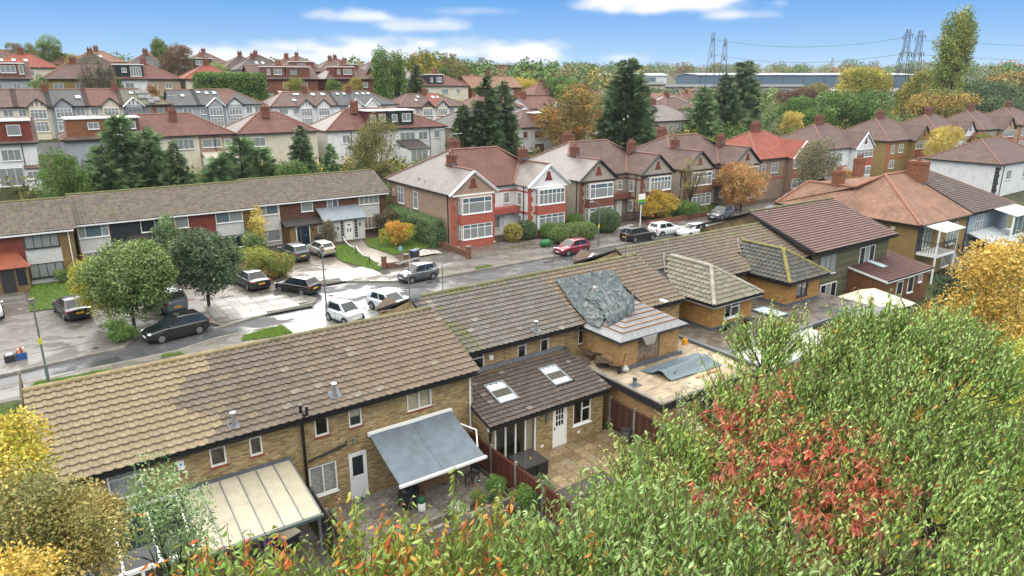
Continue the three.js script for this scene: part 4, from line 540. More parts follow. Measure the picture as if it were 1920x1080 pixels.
frontTerrace({ u0: -7, u1: 2.6, v: 71.2, vr: 1, label: 'terraced house with dark framed windows and orange tiled porch at far left', wall: brickTan, panels: [[0, 5.95, 2.35, 4.35, M.redTileHang], [6.0, 8.6, 1.75, 3.1, whitePanel], [6.0, 8.6, 0, 0.45, whitePanel]],
  win: [[6.05, 3.12, 2.5, 1.15, [1, 1, 1, 1], { fm: M.dark, sm: M.dark, pm: M.net }], [6.05, 0.5, 2.5, 1.25, [1, 1, 1, 1], { fm: M.dark, sm: M.dark, pm: M.net }]], pipes: [9.3],
  more: g => { mesh('porch', bx(2.4, 5.9, 0, 2.1, 0, 1.9), brickTan, g); mesh('porch_roof', slab([V3(2, 2.08, 2.2), V3(6.2, 2.08, 2.2), V3(5.4, 3.0, 0.05), V3(2.8, 3.0, 0.05)], 0.08), mat('#a85a3a', { t: 'plain', s: 2.4, r: 0.7 }), g); mesh('porch_door', bx(4.0, 4.95, 0.05, 2.0, 1.9, 1.96), M.dark, g); mesh('porch_window', bx(5.1, 5.75, 0.5, 1.95, 1.9, 1.95), M.glass, g); mesh('porch_window', bx(2.7, 3.8, 0.5, 1.95, 1.9, 1.95), M.glass, g); } });
frontTerrace({ u0: 3.0, u1: 10.1, v: 72.9, vl: 1, label: 'terraced house clad in black tiles with a brown hipped porch', wall: brickTan, panels: [[0.1, 2.6, 1.9, 3.2, whitePanel], [2.68, 7.05, 1.9, 4.35, M.darkTileHang]],
  win: [[0.12, 3.22, 2.45, 1.15, [0.8, 2, 0.8], { top: [0, 0, 0.3] }], [5.2, 3.15, 1.25, 1.15, [1], { pm: M.glass }], [0.2, 0.7, 2.3, 1.2, [1, 1, 1]]],
  more: g => { mesh('porch', bx(3.3, 6.4, 0, 0.6, 0, 1.5), brickTan, g); win(g, 3.3, 0.6, 3.1, 1.4, 1.5, { cols: [1, 1, 1], pm: [M.glass, M.net], name: 'porch_window' }); hipPorch(g, 3.0, 6.9, 2.05, 1.8, 0.95, M.roofDark); } });
frontTerrace({ u0: 10.1, u1: 18.75, v: 72.9, vr: 1, label: 'terraced house clad in red tiles with a white panel bay', wall: brickTan, panels: [[0.05, 4.7, 1.9, 4.35, M.redTileHang], [4.78, 7.45, 1.9, 3.2, whitePanel]],
  win: [[1.05, 3.2, 1.25, 1.2, [1]], [4.82, 3.24, 2.6, 1.15, [1, 1], { pm: [M.glassBlue, M.net] }], [4.9, 0.6, 2.4, 1.2, [1, 1], { pm: M.glass }]], pipes: [8.5],
  more: g => { mesh('porch', bx(1.6, 4.6, 0, 2.05, 0, 1.7), brickTan, g); hipPorch(g, 1.3, 4.9, 2.05, 2.0, 0.95, mat('#6e4a44', { t: 'plain', s: 3, r: 0.7 })); mesh('alarm', bx(0.4, 0.8, 3.75, 3.95, 0.05, 0.12), M.white, g); mesh('trellis', [0, 1, 2, 3, 4, 5, 6].map(i => bx(4.9 + i * 0.4, 4.94 + i * 0.4, 1.5, 1.9, 0.1, 0.12)).concat([bx(4.8, 7.5, 1.55, 1.59, 0.12, 0.14), bx(4.8, 7.5, 1.82, 1.86, 0.12, 0.14)]), M.dark, g); } });
frontTerrace({ u0: 18.9, u1: 26.5, v: 74.2, vl: 1, label: 'terraced house with navy front door in a flat brown roofed porch', wall: brickTan, panels: [[0.1, 2.65, 1.75, 3.3, whitePanel], [0.1, 2.65, 0, 0.42, whitePanel], [2.72, 7.6, 1.85, 4.35, M.brownTileHang]],
  win: [[0.12, 3.34, 2.5, 1.1, [1, 1]], [5.1, 3.27, 1.3, 1.15, [1], { top: 0.2 }], [0.15, 0.46, 2.45, 1.28, [1, 1.3], { top: [0.3, 0] }]], pipes: [2.7],
  more: g => { mesh('porch', bx(3.2, 7.5, 0, 2.2, 0, 1.6), brickTan, g); mesh('porch_roof', slab([V3(2.7, 2.2, 1.9), V3(7.7, 2.2, 1.9), V3(7.7, 2.62, 0.06), V3(2.7, 2.62, 0.06)], 0.1), M.roofDark, g); const d = mesh('door', bx(4.4, 5.25, 0.05, 2.0, 1.6, 1.66), mat('#16283e', { r: 0.4 }), g); mesh('letter_plate', bx(4.75, 4.95, 1.0, 1.05, 1.66, 1.68), M.steel, d); mesh('sidelight', bx(3.9, 4.3, 0.05, 2.0, 1.6, 1.65), mat('#20344a', { r: 0.3 }), g); mesh('door_frame', [bx(3.82, 3.9, 0, 2.08, 1.6, 1.67), bx(5.25, 5.33, 0, 2.08, 1.6, 1.67), bx(3.9, 5.25, 2.0, 2.08, 1.6, 1.67)], M.white, g); win(g, 6.2, 1.05, 1.0, 0.85, 1.63, {}); mesh('wall_lamp', bx(5.6, 5.7, 1.4, 1.65, 1.6, 1.7), M.black, g); } });
frontTerrace({ u0: 26.5, u1: 34.1, v: 74.2, vr: 1, label: 'end terraced house with wide white porch under a grey lean-to roof', wall: brickTan, panels: [[4.1, 6.65, 1.95, 3.3, whitePanel], [0, 4.05, 1.85, 4.35, M.brownTileHang], [6.7, 7.55, 0, 4.3, M.brownTileHang], [4.1, 6.65, 0, 0.5, M.brownTileHang]],
  win: [[0.4, 3.3, 1.3, 1.1, [1, 1]], [4.15, 3.36, 2.45, 1.1, [1, 1, 1, 1], { pm: M.net }], [4.2, 0.55, 2.5, 1.4, [1, 1, 1, 1, 1, 0.6], { pm: M.netWarm }]],
  more: g => { mesh('porch', bx(-0.7, 3.75, 0, 2.5, 0, 2.3), whitePanel, g); mesh('porch_roof', slab([V3(-1.0, 2.45, 2.7), V3(3.95, 2.45, 2.7), V3(4.0, 3.5, 0.06), V3(-0.9, 3.5, 0.06)], 0.1), mat('#87929a', { t: 'felt', s: 2, r: 0.55 }), g); const d = mesh('door', bx(1.45, 2.3, 0.05, 2.1, 2.3, 2.36), M.white, g); for (const [a, b] of [[1.65, 1.78], [1.97, 2.1]]) mesh('pane', bx(a, b, 0.95, 1.35, 2.36, 2.37), M.glass, d); mesh('arch_pane', bx(1.7, 2.05, 1.65, 1.8, 2.36, 2.37), M.glass, d); for (const x of [0.95, 2.55]) for (let i = 0; i < 6; i++) for (let k = 0; k < 2; k++) mesh('sidelight_pane', bx(x + k * 0.17, x + k * 0.17 + 0.14, 0.25 + i * 0.33, 0.53 + i * 0.33, 2.3, 2.315), M.glass, g); mesh('wall_lamp', bx(0.55, 0.68, 1.35, 1.65, 2.3, 2.42), M.black, g); mesh('wall_lamp', bx(3.1, 3.25, 1.55, 1.85, 2.3, 2.42), M.black, g); mesh('plaque', bx(5.3, 5.5, 2.55, 2.75, 0.05, 0.08), mat('#8fb3cf', { r: 0.5 }), g); } });

// ---------- bay fronted pairs across the street
function semiPair(o) {
  const g = thing('semi_detached_pair', o.label, 'houses', o.u0, o.base ?? 0, 62.0, 0, 'bay fronted house pairs along the street'), ye = 5.7, W = 15.4, yr = 9.4, rf = o.roof ?? M.roofWeather;
  const yw = 8.0, zr = -7.6;
  mesh('wall', [bx(0, 5.4, -0.5, ye - 0.1, -14.6, 0), bx(0.01, 0.02, 0, 1, -1, -0.9)], o.wL, g).userData.label = o.lL; mesh('wall', bx(10, W, -0.5, ye - 0.1, -14.6, 0), o.wR, g); mesh('wall', bx(5.4, 10, -0.5, ye - 0.1, -14.6, -2.6), o.wC ?? o.wR, g);
  const mir = p => V3(W - p.x, p.y, p.z), Lp = [V3(-0.35, ye, 0.35), V3(2.7, yw, 0.35), V3(2.7, yw, -5.6), V3(4.55, yr, zr), V3(-0.35, ye, -14.95)], Lr = [V3(2.7, yw, 0.35), V3(5.75, ye, 0.35), V3(5.75, ye, -2.3), V3(2.7, yw, -5.6)];
  const roof = mesh('roof', [slab([V3(4.55, yr, zr), V3(10.85, yr, zr), V3(12.7, yw, -5.6), V3(9.65, ye, -2.3), V3(5.75, ye, -2.3), V3(2.7, yw, -5.6)], 0.09), slab([V3(-0.35, ye, -14.95), V3(15.75, ye, -14.95), V3(10.85, yr, zr), V3(4.55, yr, zr)], 0.09)], o.roofMain ?? rf, g);
  mesh('hip_slope', [slab(Lp, 0.09)], o.roofL ?? rf, roof); mesh('wing_slope', slab(Lr, 0.09), rf, roof); mesh('hip_slope', slab(Lp.map(mir), 0.09), rf, roof); mesh('wing_slope', slab(Lr.map(mir), 0.09), o.roofR ?? rf, roof);
  const cap = (a, b, m = M.ridgeRed) => ridgeLine(roof, a, b, m, { joined: 1, r: 0.12 }); const both = (a, b) => { cap(a, b); cap(mir(a), mir(b)); };
  cap(V3(4.55, yr, zr), V3(10.85, yr, zr)); both(V3(-0.35, ye, -14.95), V3(4.55, yr, zr)); both(V3(2.7, yw, 0.35), V3(2.7, yw, -5.6)); both(V3(2.7, yw, -5.6), V3(4.55, yr, zr)); both(V3(2.7, yw, -5.6), V3(5.75, ye + 0.03, -2.3));
  mesh('gutter', [bx(-0.42, -0.3, ye - 0.14, ye - 0.02, -14.9, 0.2), bx(5.8, 9.6, ye - 0.14, ye - 0.02, -2.32, -2.2)], M.black, roof);
  [[0, o.wL, o.gL, o.bL ?? M.white, 'L'], [10, o.wR, o.gR, o.bR ?? M.white, 'R']].forEach(([x, wm, gm, bm], side) => {
    const c = x + 2.7; mesh('gable', prism([[x - 0.1, ye - 0.12], [x + 5.5, ye - 0.12], [c, yw - 0.1]], 0.02, 0.16), gm ?? wm, g);
    mesh('gable_motif', prism([[c - 0.55, ye + 0.45], [c + 0.55, ye + 0.45], [c + 0.32, ye + 0.9], [c + 0.2, ye + 1.45], [c - 0.2, ye + 1.45], [c - 0.32, ye + 0.9]], 0.16, 0.2), M.redTileHang, g);
    mesh('bargeboard', [bar(V3(x - 0.35, ye - 0.12, 0.37), V3(c, yw - 0.06, 0.37), 0.07, 0.26), bar(V3(c, yw - 0.06, 0.37), V3(x + 5.75, ye - 0.12, 0.37), 0.07, 0.26), bx(x + 0.1, x + 5.3, ye - 0.3, ye - 0.12, 0.12, 0.3)], bm, g);
    mesh('bay', bx(x + 0.95, x + 4.75, -0.4, ye - 0.35, 0, 0.62), wm, g); mesh('bay_apron', bx(x + 0.85, x + 4.85, 2.45, 3.45, 0.05, 0.72), o.ap ?? M.redPaint, g); mesh('plinth', bx(x - 0.04, x + 5.44, -0.4, 0.7, 0.0, 0.06), o.pl ?? M.redPaint, g); mesh('bay_plinth', [bx(x + 0.9, x + 4.8, 0.15, 0.75, 0.55, 0.7), bx(x + 0.88, x + 4.82, -0.4, 0.14, 0.5, 0.72)], o.pl ?? M.redPaint, g);
    win(g, x + 1.0, 3.55, 3.7, 1.75, 0.66, { cols: side ? [1, 1, 1, 1, 1, 1] : [0.6, 1.6, 0.7], top: 0.28, fw: 0.1, pm: [M.net, M.glassBlue] }); win(g, x + 1.0, 0.85, 3.7, 1.6, 0.66, { cols: [1, 1, 1, 1], top: o.lowTop ?? 0.2, fw: 0.1, pm: [M.net, M.glassBlue] });
    for (const [yy, hh] of [[3.55, 1.75], [0.85, 1.6]]) win(g, x + 0.93, yy, 0.5, hh, 0.08, { ry: -Math.PI / 2, cols: [1], top: 0.28, fw: 0.08, sill: 0 });
    for (let i = 0; i < 9; i++) for (const e of [0, 1]) { const wd = i % 2 ? 0.42 : 0.62, y = 0.75 + i * 0.53; mesh('quoin', e ? bx(x + 5.4 - wd, x + 5.44, y, y + 0.52, -0.05, 0.05) : bx(x - 0.04, x + wd, y, y + 0.52, -0.05, 0.05), o.q ?? M.redPaint, g); }
    mesh('band', [bx(x + 0.6, x + 0.95, 2.5, 2.75, 0, 0.04), bx(x + 4.75, x + 4.85, 2.5, 2.75, 0, 0.04)], o.q ?? M.redPaint, g);
  });
  mesh('band', [bx(5.42, 9.98, 2.5, 2.75, -2.6, -2.56), bx(5.42, 9.98, 4.9, 5.1, -2.6, -2.56), bx(9.95, 10, 2.5, 2.75, -2.6, 0), bx(9.95, 10, 4.9, 5.1, -2.6, 0)], o.q ?? M.redPaint, g); mesh('hood', bx(5.45, 9.95, 2.6, 3.25, -2.55, -1.6), o.q ?? M.redPaint, g);
  mesh('door', bx(6.0, 6.95, 0.1, 2.2, -2.6, -2.5), M.white, g); mesh('door', bx(8.4, 9.3, 0.1, 2.2, -2.6, -2.5), M.white, g); win(g, 7.1, 0.8, 0.8, 1.35, -2.55, {}); win(g, 6.1, 3.6, 1.2, 1.2, -2.56, { cols: [1, 1], top: 0.3, pm: M.glass }); win(g, 8.4, 3.6, 0.8, 1.2, -2.56, { top: 0.3 });
  for (const [z, y, w2, h2, c2] of [[-13.6, 3.9, 0.45, 0.75, [1]], [-12.2, 3.2, 1.5, 1.9, [1, 1]], [-8.3, 3.1, 1.1, 1.9, [1]], [-12.2, 0.7, 1.5, 1.5, [1, 1]], [-8.0, 0.5, 1.0, 1.6, [1]]]) win(g, -0.035, y, w2, h2, z, { ry: -Math.PI / 2, cols: c2, top: 0.3 });
  for (const [z, y, w2, h2] of [[-2.0, 3.4, 0.75, 1.4], [-2.0, 0.9, 0.75, 1.3]]) win(g, 9.965, y, w2, h2, z, { ry: -Math.PI / 2, top: 0.3 });
  mesh('downpipe', [cyl(0.05, 0.05, -0.08, 0, ye, -0.5, 6), cyl(0.05, 0.05, 9.9, 0, ye, -0.8, 6)], M.black, g);
  chimney(g, 2.9, yw - 0.3, -4.6, 1.5, { w: 0.8, d: 0.9, pots: 2, flash: 0.35 }); chimney(g, 12.5, yw - 0.3, -4.6, 1.6, { w: 0.8, d: 0.9, pots: 2, flash: 0.35 }); chimney(g, 7.0, yr - 0.9, -11, 1.6, { w: 1.5, pots: 4 });
  o.more?.(g); return g;
}
semiPair({ u0: 35.65, label: 'beige and white bay fronted pair with bright red aprons beside the driveway', wL: M.pebblePink, wR: M.whiteRender, wC: M.whiteRender, gR: M.whiteRender, roofL: M.roofWeather, roofMain: M.roofRedBrown, roof: M.roofWeather, lL: 'beige pebbledash half of the pair', more: g => { mesh('white_plinth', bx(-0.08, 5.5, -0.4, 0.12, 0.06, 0.12), M.white, g); const d = part('satellite_dish', g, -0.5, 6.6, -5.2); mesh('reflector', new THREE.SphereGeometry(0.45, 16, 6, 0, Math.PI * 2, 0, 0.7).rotateZ(0.9).translate(0, 0, 0), mat('#6a6f73', { r: 0.5, ds: 1 }), d); mesh('mast', cyl(0.025, 0.025, 0.3, -0.4, 0.1, 0, 6), M.galv, d); } });
semiPair({ u0: 53.15, label: 'grey pebbledash bay fronted pair with brick bands behind the picket fence', wL: M.pebbleGrey, wR: M.pebbleGrey, bL: M.black, bR: M.black, q: M.redBrick, ap: M.redBrick, pl: M.redBrick, roof: M.roofWeather, roofMain: M.roofBrown, roofR: M.roofBrown });
semiPair({ u0: 71.1, label: 'grey pebbledash bay fronted pair behind the bare tree and orange tree', wL: M.pebbleGrey, wR: M.pebbleGrey, bL: M.black, bR: M.black, q: M.redBrick, ap: M.redBrick, pl: M.redBrick, roof: M.roofBrown, roofMain: M.roofBrown });
[[87, 0.4, M.roofRed, M.pebblePink, M.white, 'house with bright red tiled roof beyond the orange tree'], [104, 0.9, M.roofBrown, M.whiteRender, M.white, 'brown roofed house with white gable behind the olive tree'], [123.3, 1.3, M.roofBrown, M.pebbleGold, M.black, 'sand coloured house with brown roof left of the yellow tree'], [141.3, 1.5, M.roofBrown, M.whiteRender, M.black, 'house with white gable right of the yellow tree'], [159.3, 1.8, M.roofBrown, M.pebble, M.black, 'sand coloured house near the right edge of the street'], [177.5, 2.1, M.roofBrown, M.pebble, M.black, 'farthest brown roofed house at the right end of the street']].forEach(([u, b, rf, wm, bm, lb]) =>
  house({ name: 'street_house', group: 'hipped houses farther along the street', u0: u, u1: u + 14, v: 62.6, d: 11, base: b, e: 5.6, rise: 3.4, hl: 5, hr: 5, wall: wm, roof: rf, label: lb, gab: [{ x: 9.9, w: 5.4, h: 2.3, z: 1.1, m: wm, b: bm, band: M.redPaint, bay: wm, r: rf }], win: [[1.2, 3.4, 1.0, 1.4, [1], { top: 0.3 }], [3.6, 3.4, 1.6, 1.4, [1, 1], { top: 0.3 }], [1.2, 0.8, 1.6, 1.4, [1, 1], { top: 0.3 }]], chim: [[6.4, 0, -0.3, 1.5, 1.9, 5]],
    more: g => { mesh('gable_motif', prism([[9.4, 6.1], [10.4, 6.1], [10.15, 6.6], [10.05, 7.1], [9.75, 7.1], [9.65, 6.6]], 1.1, 1.14), M.redTileHang, g); for (let i = 0; i < 9; i++) mesh('quoin', bx(-0.03, i % 2 ? 0.4 : 0.6, 0.3 + i * 0.55, 0.82 + i * 0.55, -0.05, 0.05), M.redPaint, g); mesh('band', bx(0.6, 7, 2.5, 2.72, 0, 0.04), M.redPaint, g); } }));
// ---------- brown roofed house with timber cladding, right of the terrace
{
  const g = thing('house', 'house with large brown tiled roof and green stained board cladding', 'house', 46.6, 0, 27.9), W = 10.7, ye = 4.95, yr = 7.05, zr = -5.5, zb = -11;
  mesh('wall', bx(0, W, 0, ye - 0.1, -10.6, 0), mat('#6f6c52', { t: 'wood', s: 1.2, r: 0.85 }), g);
  for (let i = 0; i < 17; i++) { const b = mesh('cladding_board', bx(-0.01, W + 0.01, 0.05 + i * 0.28, 0.31 + i * 0.28, 0.005, 0.03 + 0.012 * (i % 2)), mat(['#7d7a5c', '#74715a', '#857f60', '#6a694f'][i % 4], { t: 'wood', s: 1.1, r: 0.85 }), g); }
  mesh('gable', [prism([[-10.6, ye - 0.1], [0, ye - 0.1], [zr, yr - 0.15]], 0, 0.2).rotateY(-Math.PI / 2).translate(0.2, 0, 0), prism([[-10.6, ye - 0.1], [0, ye - 0.1], [zr, yr - 0.15]], 0, 0.2).rotateY(-Math.PI / 2).translate(W, 0, 0)], M.brickYellow, g);
  const s = UPN(yr - ye, 0.55 - zr), roof = mesh('roof', [slab([V3(-0.5, ye, 0.5), V3(W + 0.35, ye, 0.5), V3(W + 0.35, yr, zr), V3(-0.5, yr, zr)], 0.09), slab([V3(W + 0.35, ye, zb - 0.4), V3(-0.5, ye, zb - 0.4), V3(-0.5, yr, zr), V3(W + 0.35, yr, zr)], 0.09)], M.blackMatt, g);
  tiledSlope(roof, { kind: 'flat', o: V3(-0.5, ye + 0.01, 0.55), up: s.up, n: s.n, L: W + 0.85, S: s.S, seed: 61, r: 0.62, tone: (a, t, R) => R() < 0.006 ? '#94826f' : pick(R, ['#785a50', '#74564d', '#7c5d53', '#72544b']) });
  ridgeLine(roof, V3(-0.5, yr + 0.04, zr), V3(W + 0.35, yr + 0.04, zr), ['#77704a', '#6d6850', '#7d7650'], { seed: 62 }); mesh('fascia', bx(-0.5, W + 0.35, ye - 0.25, ye - 0.03, 0.42, 0.5), M.dark, roof); mesh('gutter', bx(-0.5, W + 0.35, ye - 0.13, ye - 0.02, 0.51, 0.63), M.black, roof); mesh('bargeboard', [bar(V3(W + 0.36, ye - 0.08, 0.5), V3(W + 0.36, yr - 0.06, zr), 0.05, 0.2), bar(V3(-0.52, ye - 0.08, 0.5), V3(-0.52, yr - 0.06, zr), 0.05, 0.2)], M.dark, roof);
  win(g, 0.9, 2.9, 2.2, 1.5, 0.07, { cols: [1, 1, 1], fm: M.galv, pm: M.net }); win(g, 6.4, 2.9, 2.2, 1.45, 0.07, { cols: [1, 1, 1], pm: [M.glass, M.net, M.glass] }); win(g, 1.4, 0.5, 2.2, 1.6, 0.07, { cols: [1, 1, 1], pm: [M.glass, M.net] });
}
{
  const g = thing('rear_extension', 'red brick lean-to with brown roof and single skylight beside the clad house', 'extension', 51.8, 0, 25.0), W = 6.9; mesh('wall', prism([[0.02, 0], [4.4, 0], [4.4, 3.0], [0.02, 2.4]], 0, W).rotateY(Math.PI / 2), mat('#9a6a44', { t: 'plain', s: 2.2, r: 0.9 }), g).position.x = 0;
  const s = UPN(0.75, 4.7), roof = mesh('roof', slab([V3(-0.12, 2.5, 0.28), V3(W + 0.2, 2.5, 0.28), V3(W + 0.2, 3.25, -4.4), V3(-0.12, 3.25, -4.4)], 0.08), M.blackMatt, g); tiledSlope(roof, { kind: 'flat', o: V3(-0.12, 2.51, 0.32), up: s.up, n: s.n, L: W + 0.32, S: s.S, seed: 64, parts: 250, r: 0.62, tone: (a, t, R) => pick(R, ['#6a453d', '#644039', '#704a41', '#5f3d37']) });
  skylight(roof, V3(2.7, 2.95, -2.4), s.n, s.up, 0.9, 2.0); mesh('fascia', [bx(-0.12, W + 0.2, 2.32, 2.47, 0.16, 0.26)], M.white, roof); mesh('verge', bar(V3(-0.14, 2.44, 0.28), V3(-0.14, 3.2, -4.4), 0.04, 0.16), M.white, roof);
  win(g, 1.9, 0.3, 0.9, 1.8, 0.04, { pm: M.glass }); win(g, 3.6, 0.9, 0.9, 1.3, 0.04, { pm: M.glass }); win(g, 5.2, 1.5, 0.6, 0.6, 0.04, { pm: M.net });
}
{ const g = thing('garden_gazebo', 'cream canvas garden gazebo top beside the brick lean-to', 'gazebo', 47.6, 0, 23.6), m = mat('#d8cfbb', { t: 'grain', s: 1, r: 0.8, ds: 1 }), f = []; const R = 2.3; for (let i = 0; i < 4; i++) { const a = i * Math.PI / 2 + Math.PI / 4, b = a + Math.PI / 2, P = q => V3(Math.cos(q) * R * 1.25, 2.05, Math.sin(q) * R * 1.25), T = V3(0, 3.0, 0); f.push(slab([P(a), P(b), T], 0.015)); } mesh('canopy', f, m, g); for (let i = 0; i < 4; i++) { const a = i * Math.PI / 2 + Math.PI / 4; mesh('pole', cyl(0.03, 0.03, Math.cos(a) * R * 1.15, 0, 2.05, Math.sin(a) * R * 1.15, 6), M.galv, g); } }
// ---------- terracotta roofed pair on the right
{
  const g = thing('semi_detached_pair', 'sand and blue walled pair under a large terracotta hipped roof', 'houses', 62.8, 0, 28.2), ye = 5, W = 18.6, yr = 8.2, D = 13.6;
  mesh('wall', bx(0, 9.4, 0, ye - 0.08, -D, 0), M.pebbleGold, g); mesh('wall', bx(9.4, W, 0, ye - 0.08, -D, 0.02), M.blueRender, g).userData.label = 'pale blue rendered right half';
  const a = -0.4, b = W + 0.4, f = 0.4, k = -D - 0.4, A = V3(5.6, yr, -6.4), B = V3(13.2, yr, -6.4), wz = -D - 0.4, roof = mesh('roof', [slab([V3(a, ye, f), V3(9.4, ye, f), V3(9.4, yr, -6.4), A], 0.09), slab([V3(a, ye, k), V3(a, ye, f), A, V3(2.6, 7.1, -7.6), V3(2.6, 7.1, k + 1.5)], 0.09), slab([V3(2.6, 7.1, k + 1.5), V3(2.6, 7.1, -7.6), V3(5.6, 5.2, -10.4), V3(5.6, 5.0, k)], 0.09), slab([V3(2.6, 7.1, -7.6), A, B, V3(13, 5, -10.4), V3(5.6, 5.2, -10.4)], 0.09)], M.roofTerra, g);
  const s2 = UPN(yr - ye, f + 6.4); const rb = mesh('brown_slope', [slab([V3(9.4, ye + 0.02, f), V3(b, ye + 0.02, f), V3(13.2, yr + 0.02, -6.4), V3(9.4, yr + 0.02, -6.4)], 0.1), slab([V3(b, ye, f), V3(b, ye, k), B], 0.1)], M.blackMatt, roof); tiledSlope(rb, { kind: 'flat', o: V3(9.4, ye + 0.04, f + 0.04), up: s2.up, n: s2.n, L: b - 9.4, S: s2.S, parts: 0, seed: 71, r: 0.65, tone: (q, t, R) => pick(R, ['#65524a', '#5f4c44', '#6b574e']), keep: (q, t) => q < (b - 9.4) - (t / s2.S) * (b - 13.2) + 0.1 });
  const cap = (p, q, m) => ridgeLine(roof, p, q, m ?? M.ridgeOr, { joined: 1, r: 0.14 }); M.ridgeOr = mat('#a8745a', { t: 'blotch', s: 0.8, r: 0.8 }); cap(V3(a, ye, f), A); cap(A, V3(9.4, yr, -6.4)); cap(V3(9.4, yr, -6.4), B); cap(V3(b, ye, f), B, M.ridgeRed); cap(A, V3(2.6, 7.1, -7.6)); cap(V3(2.6, 7.1, -7.6), V3(2.6, 7.1, k + 1.5)); cap(V3(a, ye, k), V3(2.6, 7.1, k + 1.5));
  mesh('rear_roof', [slab([V3(9.5, 5.0, -16.5), V3(5.4, 5.2, -16.5), V3(5.4, 7.3, -12.6), V3(9.5, 7.3, -12.6)], 0.09), slab([V3(5.4, 5.2, -9.8), V3(9.5, 5.2, -9.8), V3(9.5, 7.3, -12.6), V3(5.4, 7.3, -12.6)], 0.09)], mat('#5f4a42', { t: 'plain', s: 5, r: 0.65 }), roof);
  mesh('gutter', [bx(a, b, ye - 0.15, ye - 0.03, f, f + 0.12), bx(a - 0.12, a, ye - 0.15, ye - 0.03, k, f)], M.black, roof);
  chimney(g, 9.4, yr - 0.9, -5.2, 2.1, { w: 1.0, d: 1.7, pots: 2, m: M.orangeBrick, flash: -0.2 }); chimney(g, 2.9, 6.5, -9.5, 2.0, { w: 1.0, d: 0.8, pots: 2, m: M.orangeBrick, flash: 0.3 }); chimney(g, 9.8, 7.2, -11.4, 1.9, { w: 1.3, pots: 3, m: M.orangeBrick });
  skylight(roof, V3(12.2, 6.9, -3.65), s2.n, s2.up, 0.9, 1.9);
  win(g, -0.04, 3.0, 0.8, 1.1, -4.0, { ry: -Math.PI / 2, pm: M.glass }); mesh('alarm_box', bx(-0.12, 0, 4.2, 4.5, -2.3, -1.9), M.cream, g);
  win(g, 5.6, 2.4, 1.9, 2.0, 0.04, { cols: [1, 1, 1], top: 0.25 }); win(g, 11, 2.6, 1.7, 2.0, 0.06, { cols: [1, 1, 1], top: 0.28 }); win(g, 5.4, 0.3, 2, 1.5, 0.04, { cols: [1, 1] }); mesh('dark_panel', bx(0.05, 2.5, 2.6, 4.8, 0, 0.05), mat('#4b5054', { r: 0.7, t: 'grain', s: 1 }), g); win(g, 1.0, 2.7, 1.4, 2.0, 0.09, { cols: [1, 1], top: 0.3, name: 'balcony_door' });
  mesh('downpipe', cyl(0.05, 0.05, 9.3, 0, 4.9, 0.12, 6), M.black, g);
}
{ // balcony with stair
  const g = thing('balcony', 'raised metal balcony with steep white stair and pale canopy on the sand wall', 'balcony', 62.9, 0, 28.15), W = 3.6, d = 1.7, y = 2.55; mesh('deck', bx(0, W, y - 0.22, y, 0.05, d), M.white, g);
  for (const x of [0.08, W - 0.08]) mesh('post', bx(x - 0.06, x + 0.06, 0, y + 2.2, d - 0.12, d), M.white, g); mesh('handrail', [bx(0, W, y + 1.0, y + 1.06, d - 0.06, d), bx(0, 0.06, y + 1.0, y + 1.06, 0.05, d)], M.dark, g);
  for (let i = 0; i < 16; i++) mesh('baluster', bx(0.1 + i * 0.22, 0.13 + i * 0.22, y, y + 1.0, d - 0.05, d - 0.02), M.dark, g); for (let i = 0; i < 7; i++) mesh('baluster', bx(0.01, 0.04, y, y + 1, 0.15 + i * 0.22, 0.18 + i * 0.22), M.dark, g);
  mesh('canopy', slab([V3(0.1, y + 2.1, 2.1), V3(W + 0.3, y + 2.1, 2.1), V3(W + 0.3, y + 2.45, 0.05), V3(0.1, y + 2.45, 0.05)], 0.04), mat('#bdbdb2', { r: 0.5 }), g); const st = part('stair', g); for (const z of [0.5, 1.5]) mesh('stringer', bar(V3(W, y - 0.1, z), V3(W + 3.0, 0.05, z), 0.05, 0.24), M.white, st); for (let i = 0; i < 11; i++) mesh('tread', bx(W + 0.1 + i * 0.27, W + 0.36 + i * 0.27, y - 0.2 - i * 0.225, y - 0.17 - i * 0.225, 0.52, 1.48), M.galv, st); for (const z of [0.5, 1.5]) { mesh('stair_rail', bar(V3(W, y + 0.95, z), V3(W + 3.0, 1.1, z), 0.04, 0.05), M.dark, st); for (let i = 0; i < 9; i++) mesh('stair_baluster', bx(W + 0.25 + i * 0.32, W + 0.28 + i * 0.32, y - 0.1 - i * 0.25, y + 0.75 - i * 0.2, z - 0.015, z + 0.015), M.dark, st); mesh('newel', bx(W + 2.95, W + 3.08, 0, 1.3, z - 0.06, z + 0.06), M.white, st); }
}
{ const g = thing('veranda', 'white framed glazed veranda with pale sheet roof on the blue wall', 'veranda', 76.5, 0, 28.1); mesh('roof', slab([V3(0, 4.6, 2.4), V3(4.9, 4.6, 2.4), V3(4.9, 5.1, 0.06), V3(0, 5.1, 0.06)], 0.05), mat('#bfbfb8', { r: 0.5 }), g); win(g, 0.1, 2.6, 4.7, 1.9, 2.1, { cols: [1, 1, 1, 1], pm: M.glassBlue }); mesh('floor', bx(0.1, 4.8, 2.3, 2.55, 0.05, 2.15), M.white, g); for (const x of [0.16, 4.74]) mesh('post', bx(x - 0.07, x + 0.07, 0, 4.6, 2.06, 2.2), M.white, g); }
